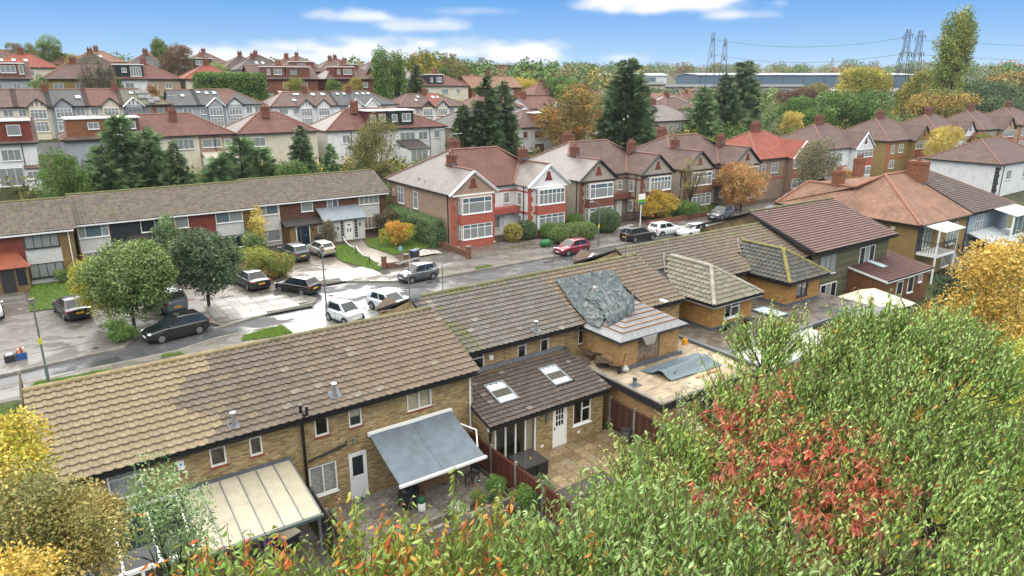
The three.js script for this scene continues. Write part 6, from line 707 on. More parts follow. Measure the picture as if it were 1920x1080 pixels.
function smoothLoft(secs) { // indexed loft so that normals are smooth
  const n = secs[0].length, pos = [], idx = []; secs.forEach(s => s.forEach(p => pos.push(p.x, p.y, p.z))); for (let i = 0; i < secs.length - 1; i++) for (let k = 0; k < n - 1; k++) { const a = i * n + k; idx.push(a, a + n, a + n + 1, a, a + n + 1, a + 1); }
  for (const [o, r] of [[0, 1], [(secs.length - 1) * n, 0]]) for (let k = 1; k < n - 1; k++) r ? idx.push(o, o + k, o + k + 1) : idx.push(o, o + k + 1, o + k);
  const g = new THREE.BufferGeometry(); g.setAttribute('position', new THREE.Float32BufferAttribute(pos, 3)); g.setIndex(idx); g.computeVertexNormals(); return g;
}
function car(shape, hex, u, v, deg, label, o = {}) { // deg: direction the nose points, 0 = along +u, 90 = away across the street (+v)
  const [L, W, H, belt, pr] = SHAPES[shape], g = thing(shape === 'van' ? 'parked_van' : 'parked_car', label, shape === 'van' ? 'van' : 'car', u, o.y ?? -0.13, v, deg * D2R, 'cars parked in the street'), P = o.glossy === 0 ? mat(hex, { r: 0.4 }) : carPaint(hex), w = W / 2;
  const X = f => (f - 0.5) * L, rw = pr.wheel, b0 = 0.2;
  const hAt = f => f < pr.x0 ? lerp(pr.rear - 0.04, belt, f / Math.max(0.01, pr.x0)) : f < pr.x1 ? belt : lerp(belt, pr.nose, Math.pow((f - pr.x1) / (1 - pr.x1), 1.4));
  const secs = [0, 0.015, 0.06, 0.16, 0.3, 0.45, 0.6, pr.x1, 0.85, 0.93, 0.975, 1].sort((a, b) => a - b).map(f => { const e = f < 0.06 ? 0.84 + f / 0.06 * 0.13 : f > 0.9 ? lerp(0.97, 0.72, Math.pow((f - 0.9) / 0.1, 1.6)) : 0.97 + 0.03 * Math.sin((f - 0.06) / 0.84 * Math.PI), ww = w * e, t = hAt(f) - (f === 0 ? 0.06 : 0) - (f === 1 ? 0.1 : 0), b = b0 + (f < 0.03 || f > 0.96 ? 0.1 : 0), m = (t + b) / 2; const x = X(f); return [V3(x, b, -ww * 0.86), V3(x, b + 0.1, -ww * 0.97), V3(x, m, -ww), V3(x, t - 0.12, -ww * 0.97), V3(x, t - 0.03, -ww * 0.9), V3(x, t + 0.02, -ww * 0.5), V3(x, t + 0.035, 0), V3(x, t + 0.02, ww * 0.5), V3(x, t - 0.03, ww * 0.9), V3(x, t - 0.12, ww * 0.97), V3(x, m, ww), V3(x, b + 0.1, ww * 0.97), V3(x, b, ww * 0.86)]; });
  const body = mesh('body', smoothLoft(secs), P, g);
  const y0 = belt - 0.03, yr = H - 0.05, wb = w * 0.9, wr = w * 0.7, c = { a: X(pr.x0), b: X(pr.x1), c: X(pr.x3), d: X(pr.x2) };
  const R = (x, y, ww) => [V3(x, y, -ww), V3(x, y, ww)];
  const cab = [[V3(c.a, y0, wb), V3(c.b, y0, wb * 0.96), V3(c.c, yr, wr), V3(c.d, yr, wr * 0.97)], [V3(c.b, y0, -wb * 0.96), V3(c.a, y0, -wb), V3(c.d, yr, -wr * 0.97), V3(c.c, yr, -wr)], [V3(c.b, y0, wb * 0.96), V3(c.b, y0, -wb * 0.96), V3(c.c, yr, -wr), V3(c.c, yr, wr)], [V3(c.a, y0, -wb), V3(c.a, y0, wb), V3(c.d, yr, wr * 0.97), V3(c.d, yr, -wr * 0.97)]];
  mesh('cabin', tri(cab), P, g);
  const rs = [[c.d, yr - 0.005, 0.97], [lerp(c.d, c.c, 0.12), yr + 0.03, 1], [lerp(c.d, c.c, 0.5), H - 0.005, 1], [lerp(c.d, c.c, 0.88), yr + 0.03, 1], [c.c, yr - 0.005, 1]].map(([x, y, k]) => [V3(x, yr - 0.03, -wr * k), V3(x, lerp(yr, y, 0.7), -wr * 0.93 * k), V3(x, y, -wr * 0.5 * k), V3(x, y + 0.008, 0), V3(x, y, wr * 0.5 * k), V3(x, lerp(yr, y, 0.7), wr * 0.93 * k), V3(x, yr - 0.03, wr * k)]); mesh('roof', smoothLoft(rs), o.roof ? carPaint(o.roof) : P, g);
  const inset = (q, l, r, bt, tp, off) => { const [p0, p1, p2, p3] = q, f = (s, t) => p0.clone().lerp(p1, s).lerp(p3.clone().lerp(p2, s), t), n = p1.clone().sub(p0).cross(p3.clone().sub(p0)).normalize(), pts = [f(l, bt), f(r, bt), f(r, tp), f(l, tp)]; const up = pts.map(p => p.clone().addScaledVector(n, off)); return tri([up, [pts[0], pts[1], up[1], up[0]], [pts[1], pts[2], up[2], up[1]], [pts[2], pts[3], up[3], up[2]], [pts[3], pts[0], up[0], up[3]]]); };
  const s1 = shape === 'tiny' ? [[0.12, 0.86]] : shape === 'van' ? [[0.62, 0.93]] : [[0.16, 0.5], [0.545, 0.9]];
  for (const [l, r] of s1) { mesh('side_window', inset(cab[0], l, r, 0.14, 0.9, 0.012), CAR.glass, g); mesh('side_window', inset(cab[1], 1 - r, 1 - l, 0.14, 0.9, 0.012), CAR.glass, g); }
  mesh('windscreen', inset(cab[2], 0.05, 0.95, 0.04, 0.95, 0.012), CAR.glass, g); mesh('rear_window', inset(cab[3], 0.1, 0.9, shape === 'saloon' ? 0.1 : 0.3, 0.9, 0.012), CAR.glass, g);
  for (const f of [shape === 'tiny' ? 0.16 : 0.2, shape === 'tiny' ? 0.86 : 0.81]) for (const s of [-1, 1]) { const wh = part('wheel', g, X(f), rw, s * (w - 0.09)); mesh('tyre', new THREE.CylinderGeometry(rw, rw, 0.2, 20).rotateX(Math.PI / 2), CAR.tyre, wh); mesh('rim', [new THREE.CylinderGeometry(rw * 0.66, rw * 0.66, 0.02, 18).rotateX(Math.PI / 2).translate(0, 0, s * 0.1), ...[0, 1, 2, 3, 4].map(i => new THREE.BoxGeometry(rw * 1.2, rw * 0.14, 0.03).rotateZ(i * Math.PI / 5).translate(0, 0, s * 0.105))], CAR.rim, wh); mesh('wheel_arch', new THREE.TorusGeometry(rw + 0.045, 0.045, 6, 18, Math.PI).translate(X(f), rw, s * (w - 0.025)), CAR.trim, g); }
  for (const s of [-1, 1]) { mesh('headlight', new THREE.SphereGeometry(0.16, 10, 7).scale(1.3, 0.62, 0.95).translate(X(0.945), pr.nose - 0.06, s * w * 0.68), CAR.lamp, g); mesh('tail_light', new THREE.SphereGeometry(0.15, 10, 7).scale(0.55, shape === 'saloon' ? 0.6 : 1.0, shape === 'saloon' ? 1.5 : 0.8).translate(X(0.018), belt - 0.14, s * w * 0.76), CAR.red, g); mesh('door_mirror', new THREE.SphereGeometry(0.1, 8, 6).scale(0.8, 0.7, 1).translate(X(pr.x1 - 0.08), belt + 0.08, s * (w + 0.08)), P, g); mesh('sill', bx(X(0.28), X(0.73), 0.17, 0.28, s * (w - 0.06), s * (w + 0.005)), CAR.trim, g); mesh('door_handle', bx(X(0.42), X(0.47), belt - 0.17, belt - 0.14, s * (w - 0.02), s * (w + 0.02)), P, g); mesh('door_line', [bx(X(0.485), X(0.487), 0.3, belt - 0.06, s * (w - 0.03), s * (w + 0.004))], CAR.trim, g); }
  mesh('grille', bx(X(0.985), X(0.999), 0.38, 0.56, -w * 0.5, w * 0.5), CAR.trim, g); mesh('front_bumper', bx(X(0.97), X(1.003), 0.22, 0.36, -w * 0.66, w * 0.66), CAR.trim, g); mesh('number_plate', bx(X(1.0), X(1.008), 0.4, 0.51, -0.26, 0.26), CAR.white, g); mesh('rear_bumper', bx(X(-0.006), X(0.012), 0.26, 0.42, -w * 0.74, w * 0.74), CAR.trim, g); mesh('number_plate', bx(X(-0.008), X(0.0), 0.58, 0.7, -0.27, 0.27), CAR.yellow, g);
  return g;
}
const OFFK = 0.0;
car('saloon', '#d8dadb', -4.0, 63.2, -84, 'white saloon on the paved drive at the left edge', { y: 0.02 });
car('saloon', '#23262b', 1.3, 59.9, 100, 'dark saloon parked on the block paved drive left of the round tree', { y: 0.02 });
car('van', '#5a6570', 7.3, 57.2, 104, 'grey van half hidden behind the hatchback and round trees', { y: 0.02 });
car('hatch', '#161d1e', 6.9, 50.75, 191, 'black green hatchback parked at the kerb below the round trees').scale.setScalar(1.04);
car('saloon', '#1d2128', 14.5, 60.0, 98, 'dark saloon parked beside the right hand round tree', { y: 0.02 });
car('hatch', '#0d1013', 17.3, 56.2, 119, 'black three door hatchback angled across the wet paving').scale.setScalar(0.98);
car('suv', '#3a434d', 20.6, 67.2, 97, 'blue grey crossover on the drive before the navy door', { y: 0.02 });
car('small', '#a9aaa6', 23.4, 67.2, 98, 'silver rounded hatchback beside the lawn rope', { y: 0.02 });
car('small', '#55595d', 27.4, 53.75, 184, 'grey small hatchback on the wet street by the gate posts');
car('tiny', '#cfd6da', 17.6, 46.6, -75, 'tiny white two seater behind the brown roof ridge', { roof: '#2a2c2e', y: 0.01 });
car('hatch', '#c9d2d8', 21.4, 46.9, -75, 'pale hatchback beside the tiny two seater', { y: 0.01 });
car('hatch', '#7d1236', 45.0, 53.55, 184, 'crimson hatchback parked in the street by the long hedge');
car('suv', '#15181b', 54.9, 53.9, -1, 'black crossover parked behind the white crossover');
car('suv', '#d9dcdc', 59.4, 54.1, -2, 'white crossover parked in front of the black crossover');
car('hatch', '#d6d9da', 61.6, 51.9, 178, 'white hatchback partly hidden by the terrace ridge');
car('hatch', '#cfd4d6', 58.2, 63.6, 172, 'white car in the front drive behind the clipped round bush', { y: 0.02 });
car('estate', '#43474c', 72.3, 56.6, 192, 'dark grey estate parked on the verge by the orange tree', { y: 0.02 });
car('van', '#d9dcdd', 111.5, 56.5, 178, 'white van beyond the terracotta roofed pair', { y: 0.25 }); car('hatch', '#5d6b78', 118, 55.5, 178, 'blue grey car next to the white van beyond the terracotta roof', { y: 0.3 }); car('van', '#dcdfe0', 143, 58, 182, 'white van parked right of the yellow tree', { y: 1.0 }); car('hatch', '#3b4147', 129, 57.5, 182, 'dark car under the yellow tree', { y: 0.8 }); car('hatch', '#c9cdd0', 156, 58.5, 182, 'small silver car far along the street at right', { y: 1.3 }); car('hatch', '#2f3439', 89.5, 58.2, 180, 'dark car under the shrubs before the red roofed house', { y: 0.05 });

// ---------- street furniture
function lampPost(label, u, v, H, m, o = {}) { const g = thing('lamp_post', label, 'lamp post', u, 0, v); mesh('base', cyl(0.1, 0.09, 0, 0, 1.2, 0, 10), m, g); mesh('column', cyl(0.06, 0.045, 0, 1.2, H, 0, 10), m, g); if (o.arm) { const a = o.arm; mesh('arm', rod(V3(0, H - 0.05, 0), V3(a[0], H + 0.25, a[1]), 0.03), m, g); mesh('lantern', new THREE.SphereGeometry(0.16, 10, 6).scale(2, 0.5, 1).translate(a[0] * 1.2, H + 0.25, a[1] * 1.2), M.galv, g); } else mesh('lantern', [bx(-0.12, 0.12, H, H + 0.22, -0.1, 0.1), bx(-0.15, 0.15, H + 0.22, H + 0.27, -0.13, 0.13)], M.concrete, g); for (const y of o.bands ?? []) mesh('band', cyl(0.085, 0.085, 0, y, y + 0.35, 0, 10), mat('#c9c226', { r: 0.6 }), g); return g; }
lampPost('green grey lamp post on the left verge beside the lane', -0.82, 45.94, 4.95, mat('#66766f', { r: 0.5, m: 0.3 }), { bands: [2.5] }); lampPost('slim grey lamp post by the square paving slabs', 16.6, 47.5, 5.3, M.galv, {}); lampPost('grey lamp post with yellow bands by the crimson car', 49.0, 53.9, 4.6, M.galv, { arm: [-0.9, 0], bands: [0.8, 2.0] });
{ const s = thing('street_sign_post', 'short post with pale blue plate on the pavement by the gate posts', 'sign', 27.6, 0, 57.6); mesh('post', cyl(0.035, 0.035, 0, 0, 2.1, 0, 8), M.galv, s); mesh('plate', bx(-0.16, 0.16, 1.75, 2.15, 0.03, 0.05), mat('#7fb2cf', { r: 0.5 }), s);
  const f = thing('estate_agent_board', 'estate agent board in white, green and blue above the white crossover', 'sign', 59.9, 0, 58.6); mesh('post', bx(-0.05, 0.05, 0, 3.6, -0.05, 0.05), M.white, f); const b = mesh('board', bx(-0.55, 0.55, 2.75, 4.0, 0.05, 0.09), M.white, f); mesh('green_band', bx(-0.55, 0.55, 2.95, 3.35, 0.09, 0.1), mat('#5e9a2c', { r: 0.5 }), b); mesh('blue_band', bx(-0.55, 0.55, 2.75, 2.95, 0.09, 0.1), mat('#2c4a8a', { r: 0.5 }), b); }
function wheelie(label, u, v, hex, s = 1, lid) { const g = thing('wheelie_bin', label, 'bin', u, 0.0, v, 0.3); const f = (y, k) => [V3(-0.28 * k, y, -0.3 * k), V3(0.28 * k, y, -0.3 * k), V3(0.28 * k, y, 0.3 * k), V3(-0.28 * k, y, 0.3 * k), V3(-0.28 * k, y, -0.3 * k)]; mesh('body', smoothLoft([f(0.05, 0.78), f(0.5, 0.9), f(0.95, 1)]), mat(hex, { r: 0.6 }), g); mesh('lid', [bx(-0.31, 0.31, 0.95, 1.02, -0.33, 0.34)], mat(lid ?? hex, { r: 0.6 }), g); mesh('wheel', [new THREE.CylinderGeometry(0.1, 0.1, 0.06, 12).rotateZ(Math.PI / 2).translate(-0.25, 0.1, -0.28), new THREE.CylinderGeometry(0.1, 0.1, 0.06, 12).rotateZ(Math.PI / 2).translate(0.25, 0.1, -0.28)], M.black, g); g.scale.setScalar(s); return g; }
wheelie('dark wheelie bin between the two gate posts', 30.0, 59.6, '#23282e', 1.05, '#3d5a78'); wheelie('black wheelie bin beside the navy front door', 24.6, 71.2, '#1c2023'); wheelie('second small black bin beside the navy front door', 25.3, 71.2, '#26292c', 0.8); wheelie('dark bin by the blue wall under the veranda', 77.8, 26.8, '#202427');
function box(label, name, cat, u, v, w, d, h, hex, extra) { const g = thing(name, label, cat, u, 0.0, v, 0.15); mesh('body', [bx(-w / 2, w / 2, 0, h, -d / 2, -d / 2 + 0.03), bx(-w / 2, w / 2, 0, h, d / 2 - 0.03, d / 2), bx(-w / 2, -w / 2 + 0.03, 0, h, -d / 2, d / 2), bx(w / 2 - 0.03, w / 2, 0, h, -d / 2, d / 2), bx(-w / 2, w / 2, 0, 0.03, -d / 2, d / 2)], mat(hex, { r: 0.6 }), g); extra?.(g); return g; }
box('black recycling box heaped with white paper on the left pavement', 'recycling_box', 'box', -2.65, 51.4, 0.55, 0.45, 0.42, '#2a2d30', g => { const q = new THREE.IcosahedronGeometry(0.24, 1); q.scale(1, 0.6, 0.8).translate(0, 0.42, 0); mesh('paper', q, mat('#d6d8d9', { r: 0.8, t: 'blotch', s: 0.3 }), g); });
box('blue recycling box full of cartons on the left pavement', 'recycling_box', 'box', -2.05, 51.5, 0.55, 0.45, 0.42, '#1f4f8e', g => { const cs = ['#b06a2c', '#c9c4b8', '#a33b2a']; for (let i = 0; i < 5; i++) mesh('carton', bx(-0.22 + i * 0.09, -0.14 + i * 0.09, 0.1, 0.62 + 0.08 * (i % 3), -0.15 + 0.05 * (i % 2), 0.12), mat(cs[i % 3], { r: 0.7 }), g); });
tag(mesh('green_sack', (() => { const q = new THREE.IcosahedronGeometry(0.62, 3), p = q.attributes.position; for (let i = 0; i < p.count; i++) { const k = 1 + 0.22 * (fbm(p.getX(i) * 3, p.getY(i) * 3 + p.getZ(i) * 2, 3, 9) - 0.5); p.setXYZ(i, p.getX(i) * 1.2 * k, Math.max(-0.35, p.getY(i) * 0.72 * k), p.getZ(i) * 0.7 * k); } q.computeVertexNormals(); return q; })(), mat('#1c7a34', { r: 0.5, t: 'blotch', s: 0.6 })), 'bright green garden waste sack by the long hedge', 'sack').position.set(44.3, 0.36, -57.0);
tag(mesh('dust_sheet', crumple(26, 18, (s, t) => V3((s - 0.5) * 2.9, 0.06 + 0.42 * Math.exp(-Math.pow((s - 0.45) / 0.3, 2) - Math.pow((t - 0.5) / 0.32, 2)) + 0.1 * fbm(s * 7, t * 7, 3, 3), (t - 0.5) * 1.7)), mat('#cbc6bc', { t: 'blotch', s: 1, r: 0.8, ds: 1 })), 'pale dust sheet heaped at the edge of the right lawn', 'sheet').position.set(32.2, 0, -61.3);
function pier(label, u, v, h = 1.15) { const g = thing('gate_pier', label, 'gate pier', u, 0, v); mesh('shaft', bx(-0.19, 0.19, -0.05, h, -0.19, 0.19), mat('#9a6a52', { t: 'plain', s: 1.6, r: 0.9 }), g); mesh('cap', [bx(-0.25, 0.25, h, h + 0.08, -0.25, 0.25)], M.concrete, g); }
pier('brick gate pier at the end of the white rope', 26.3, 58.5); pier('middle brick gate pier beside the sign post', 28.35, 58.0); pier('brick gate pier right of the dark bin', 30.5, 59.9, 1.0); pier('lone brick pier at the corner of the brown driveway', 34.8, 57.2, 1.2);
tag(mesh('garden_wall', bx(26.5, 28.15, -0.05, 0.55, -58.35, -58.15), mat('#8d6a55', { t: 'plain', s: 2, r: 0.9 })), 'low brick wall between two gate piers', 'wall'); tag(mesh('garden_wall', [bx(34.9, 35.1, -0.05, 0.65, -63.4, -57.4)], mat('#8a6248', { t: 'plain', s: 2, r: 0.9 })), 'low brick wall along the brown driveway', 'wall'); tag(mesh('garden_wall', bx(61, 72, -0.05, 0.6, -58.6, -58.4), M.redBrick), 'low brick wall under the leafy shrubs by the estate car', 'wall');
{ const g = thing('rope_fence', 'white rope swags on dark posts along the left lawn', 'fence', 0, 0, 0), ps = [[24.6, 71.0], [26.9, 70.1], [26.3, 65.1], [25.8, 60.7], [26.2, 58.7]].map(([u, v]) => V3(u, 0, -v)); ps.slice(1, 4).forEach(p => mesh('post', cyl(0.05, 0.05, p.x, -0.05, 0.95, p.z, 8), M.dark, g)); for (let i = 1; i < 4; i++) { const a = ps[i], b = ps[i + 1], c = new THREE.CatmullRomCurve3([0, 0.25, 0.5, 0.75, 1].map(t => V3(lerp(a.x, b.x, t), 0.92 - 0.42 * 4 * t * (1 - t), lerp(a.z, b.z, t)))); mesh('rope', new THREE.TubeGeometry(c, 20, 0.035, 6), M.white, g); } }
{ const g = thing('picket_fence', 'dark picket fence in front of the grey pebbledash pair', 'fence', 0, 0, 0); for (let i = 0; i < 26; i++) mesh('picket', bx(60.2 + i * 0.22, 60.32 + i * 0.22, 0, 1.1 + 0.04 * (i % 2), -62.03 + i * 0.02, -62.0 + i * 0.02), mat(i % 2 ? '#54483a' : '#4b4034', { t: 'wood', s: 0.7, r: 0.85 }), g); mesh('rail', [bar(V3(60.2, 0.35, -61.98), V3(66, 0.35, -61.45), 0.05), bar(V3(60.2, 0.85, -61.98), V3(66, 0.85, -61.45), 0.05)], M.wood, g); }
// ---------- surfaces over the two blocks
const drive = mat('#857c70', { t: 'asphalt', s: 4, rm: 'wet', rs: 7 }), blockPave = mat('#837e77', { t: 'asphalt', s: 2.5, rm: 'wet', rs: 6 }), path = mat('#978a7c', { t: 'asphalt', s: 3, r: 0.5 });
lawnSheet('left_lawn', [[24.0, 63.2], [25.6, 57.9], [26.2, 58.8], [26.6, 63], [27.2, 70], [24.8, 69.9]], 0.05, 60, 1); lawnSheet('right_lawn', [[29.4, 62.9], [33.2, 63.4], [34.4, 63.5], [34.6, 70.6], [30, 71.2], [28.7, 67.5]], 0.05, 50, 2); lawnSheet('far_left_lawn', [[-1.4, 62.3], [2.4, 61.8], [3.2, 70.8], [-1.2, 70.8]], 0.05, 40, 3); lawnSheet('verge', [[-1.7, 45.6], [2.1, 45.75], [2.3, 46.3], [-1.5, 46.55]], 0.03, 160, 4); lawnSheet('corner_lawn', [[10.3, 46.6], [13.6, 45.9], [13.4, 48.3], [10.6, 47.6]], 0.03, 160, 5); lawnSheet('verge_tuft', [[5.2, 46.5], [6.6, 46.4], [6.4, 46.9], [5.4, 46.9]], 0.03, 120, 6); lawnSheet('rear_lawn', [[16.2, 8], [21.6, 8], [21.6, 19.6], [16.2, 18.6]], 0.02, 30, 7, ['#5d8a34', '#548030', '#6a9440']); lawnSheet('far_front_lawn', [[71.5, 60.4], [79, 60.4], [79, 64], [72.5, 64.5]], 0.05, 25, 8); lawnSheet('end_lawn', [[-12, 18], [-1.9, 18], [-1.9, 44], [-12, 44]], 0.03, 8, 9); lawnSheet('kerb_grass', [[33.2, 53.3], [35.2, 53.35], [34.9, 53.9], [33.4, 53.8]], 0.02, 120, 10);
sheet('brown_drive', [[35.2, 56.9], [46, 57.1], [43.4, 61.4], [36, 61.6]], 0.012, drive); sheet('garden_path', [[27.3, 70], [29.4, 70.9], [28.6, 67.5], [29.2, 62.8], [28.2, 58.3], [26.7, 58.7], [26.8, 63]], 0.03, path); sheet('shared_drive', [[16.3, 57.8], [20.4, 58], [24, 60], [23.8, 68.6], [18.2, 69.5]], 0.012, drive); sheet('block_drive', [[-9, 51.6], [2.6, 52.4], [4.3, 57], [2.6, 61.6], [-1.4, 62.2], [-1.6, 69.2], [-9, 69.2]], 0.01, blockPave); sheet('round_tree_drive', [[4.4, 54], [15.2, 55.5], [16.2, 62], [5.4, 62]], 0.008, drive);
slabs('paved_crossing', 19.6, 26.2, 56.6, 61.4, 0.95, 0.62, 0.022, ['#95938e', '#a3a19c', '#878480', '#7c7974'], 21, (u, v) => v < 61.4 - (u - 19.6) * 0.25 && v > 58.1 - (u - 20.4) * 0.8 && u < 25.7, 0.45);
slabs('corner_paving', 9.8, 17.0, 51.4, 57.4, 0.9, 0.6, 0.03, ['#918e88', '#9f9d98', '#85827c', '#79766f'], 22, (u, v) => v > 51.0 + (u - 10) * 0.2 && v < 57.4 - Math.max(0, u - 14.5) * 1.6, 0.48);
slabs('square_paving', 13.6, 16.6, 45.3, 48.4, 0.62, 0.62, 0.02, ['#c0beb6', '#cbc9c2', '#b4b1a8', '#aaa69d'], 23, null, 0.35);
slabs('house_paving', 16.4, 24, 44.6, 48.1, 0.9, 0.9, 0.018, ['#9a9995', '#8c8b87', '#a6a5a1'], 24, null, 0.42);
// repairs and covers in the tarmac
const patchM = mat('#55575a', { t: 'asphalt', s: 3, rm: 'wet', rs: 5 });
[['tarmac_patch', [[22, 50.2], [24.8, 50.5], [24.6, 51.6], [22.2, 51.3]]], ['tarmac_patch', [[33, 49.4], [38.5, 49.6], [38.4, 50.3], [33.1, 50.2]]], ['tarmac_patch', [[0.6, 47.6], [3.2, 47.8], [3.0, 48.8], [0.7, 48.5]]], ['tarmac_patch', [[40, 51.6], [42.2, 51.7], [42.1, 52.5], [40.1, 52.4]]]].forEach(([n, p]) => sheet(n, p, -0.13, patchM));
for (const [u, v, y, l] of [[19.2, 53.6, -0.135, 'square drain cover on the wet road by the black hatchback'], [36.2, 51.2, -0.135, 'round manhole cover on the road before the brown driveway'], [44, 55.0, -0.003, 'small round cover on the pavement beside the crimson car'], [2.0, 50.9, -0.003, 'square cover on the pavement near the recycling boxes']]) { const g = thing('drain_cover', l, 'drain cover', u, y, v); mesh('frame', cyl(0.34, 0.34, 0, -0.02, 0.008, 0, l.startsWith('square') ? 4 : 18), M.concrete, g); mesh('lid', cyl(0.28, 0.28, 0, -0.01, 0.014, 0, l.startsWith('square') ? 4 : 18), M.dark, g); }
// ---------- near gardens
slabs('rear_patio', 15.1, 22.1, 19.4, 23.2, 0.6, 0.45, 0.03, ['#a18a66', '#958060', '#ab9570', '#8b7756', '#9d8d72'], 25, (u, v) => v > 20.1 || u > 19.6, 0.5);
slabs('awning_patio', 8.0, 14.7, 20.4, 24.66, 0.62, 0.62, 0.03, ['#9d968c', '#938c83', '#a7a198', '#8a837a'], 26, null, 0.55);
slabs('left_patio', 0.5, 7.0, 20.0, 24.66, 0.62, 0.62, 0.02, ['#7d776d', '#736d63', '#857f75'], 27, null, 0.6);
function panelFence(label, pts, h, hex, o = {}) { // pts: [u,v] list, concrete posts and board panels
  const g = thing('garden_fence', label, 'fence', 0, 0, 0); const ms = hex.map(x => mat(x, { t: 'wood', s: 0.9, r: 0.8 })); for (let i = 0; i < pts.length; i++) { const [u, v] = pts[i]; mesh('post', bx(u - 0.05, u + 0.05, -0.1, h + 0.12, -v - 0.06, -v + 0.06), M.concrete, g); if (i === pts.length - 1) break; const [u1, v1] = pts[i + 1], a = V3(u, 0, -v), b = V3(u1, 0, -v1), L = a.distanceTo(b), p = part('panel', g, a.x, 0, a.z, Math.atan2(-(b.z - a.z), b.x - a.x)), n = Math.round(L / 0.125); mesh('gravel_board', bx(0.06, L - 0.06, 0, 0.15, -0.02, 0.02), M.concrete, p); for (let k = 0; k < n; k++) mesh('board', bx(0.06 + k * (L - 0.12) / n, 0.055 + (k + 1) * (L - 0.12) / n, 0.15, h, -0.012 + 0.006 * (k % 2), 0.012 + 0.006 * (k % 2)), ms[(k * 7 + i) % ms.length], p); mesh('rail', [bx(0.06, L - 0.06, h - 0.12, h - 0.05, -0.05, 0.05), bx(0.06, L - 0.06, 0.3, 0.38, -0.05, 0.05)], ms[0], p); }
  return g;
}
panelFence('brown board fence between the awning patio and the lean-to garden', [[14.82, 24.6], [14.85, 22.8], [14.9, 21.0], [14.95, 19.2], [15.0, 17.4], [15.0, 15.6]], 1.55, ['#7a4029', '#6d3824', '#84482f', '#633220']);
panelFence('dark brown board fence below the boarded deck', [[22.2, 23.1], [22.22, 21.4], [22.25, 19.7], [22.3, 18.0], [22.3, 16.2]], 1.75, ['#593322', '#4c2b1d', '#653b28', '#70452f']);
panelFence('weathered fence between the two left gardens', [[7.35, 24.5], [7.3, 22.7], [7.25, 20.9], [7.2, 19.1], [7.2, 17.3]], 1.3, ['#6a5a48', '#5d4e3e', '#756552']);
panelFence('grey brown fence behind the left garden lawn', [[-2.0, 44], [-2.0, 40], [-2.0, 36], [-2.0, 32]], 1.6, ['#6d5a44', '#5f4e3b']);
{ // awning
  const g = thing('awning', 'large slate grey retractable awning on the rear wall', 'awning', 9.95, 0, 24.66), W = 3.9, m = mat('#6f7c87', { t: 'felt', s: 2.4, r: 0.75, ds: 1 }); mesh('cassette', bx(-0.05, W + 0.05, 2.82, 2.98, 0.02, 0.18), M.white, g);
  const P = (s, t) => { const x = lerp(s * W, s * 3.85 - 0.15, t), z = lerp(0.15, 3.25, t), y = lerp(2.9, 2.16, t) - 0.05 * Math.sin(t * Math.PI) + 0.012 * Math.sin(s * 9.4); return V3(x, y, z); }; mesh('fabric', crumple(24, 20, P), m, g); for (const s of [0.5]) mesh('seam', rod(P(s, 0.01).add(V3(0, 0.012, 0)), P(s, 0.99).add(V3(0, 0.012, 0)), 0.008), mat('#66737e', { r: 0.8 }), g); mesh('front_bar', bx(-0.2, 3.75, 2.08, 2.18, 3.22, 3.32), M.white, g); for (const x of [0.2, 3.4]) mesh('arm', [rod(V3(x, 2.75, 0.15), V3(x + 0.9, 2.45, 1.6), 0.03), rod(V3(x + 0.9, 2.45, 1.6), V3(x, 2.14, 3.2), 0.03)], M.white, g);
}
{ // sheet canopy on the left house
  const g = thing('lean_to_canopy', 'cream corrugated lean-to canopy on the left rear wall', 'canopy', 2.7, 0, 24.66), W = 3.95, m = mat('#b5ad98', { t: 'soft', s: 1.8, r: 0.45 }); for (let i = 0; i < 6; i++) mesh('roof_sheet', slab([V3(i * W / 6 + 0.02, 2.32, 3.4), V3((i + 1) * W / 6 - 0.02, 2.32, 3.4), V3((i + 1) * W / 6 - 0.02, 2.85, 0.04), V3(i * W / 6 + 0.02, 2.85, 0.04)], 0.02), i % 2 ? m : mat('#bcb4a0', { t: 'soft', s: 1.5, r: 0.45 }), g); for (let i = 0; i <= 6; i++) mesh('glazing_bar', bar(V3(i * W / 6, 2.335, 3.4), V3(i * W / 6, 2.865, 0.05), 0.03, 0.03), M.galv, g); mesh('wall_flashing', bx(-0.05, W + 0.05, 2.82, 2.96, 0.02, 0.1), M.lead, g); mesh('gutter', bx(-0.05, W + 0.05, 2.2, 2.31, 3.4, 3.52), mat('#4f5c58', { r: 0.5 }), g); for (const x of [0.05, W / 2, W - 0.05]) mesh('post', bx(x - 0.04, x + 0.04, 0, 2.25, 3.2, 3.28), M.galv, g);
}
{ const g = thing('pergola', 'white framed glazed veranda behind the thin green tree', 'veranda', -0.6, 0, 24.66); mesh('frame', [bx(0, 3.2, 2.2, 2.32, 2.9, 3.02), bx(0, 3.2, 2.75, 2.87, 0.02, 0.12), ...[0, 1.05, 2.1, 3.1].map(x => bar(V3(x + 0.05, 2.28, 2.95), V3(x + 0.05, 2.8, 0.1), 0.08, 0.1)), ...[0.05, 1.6, 3.12].map(x => bx(x - 0.05, x + 0.05, 0, 2.2, 2.9, 3.0)), bx(0, 3.2, 1.0, 1.08, 2.9, 3.0)], M.white, g); mesh('glazing', slab([V3(0.1, 2.3, 2.9), V3(3.1, 2.3, 2.9), V3(3.1, 2.78, 0.1), V3(0.1, 2.78, 0.1)], 0.01), M.glass, g); mesh('lower_panel', bx(0.1, 3.1, 0.02, 1.0, 2.93, 2.97), mat('#a9b0b0', { r: 0.5 }), g); }
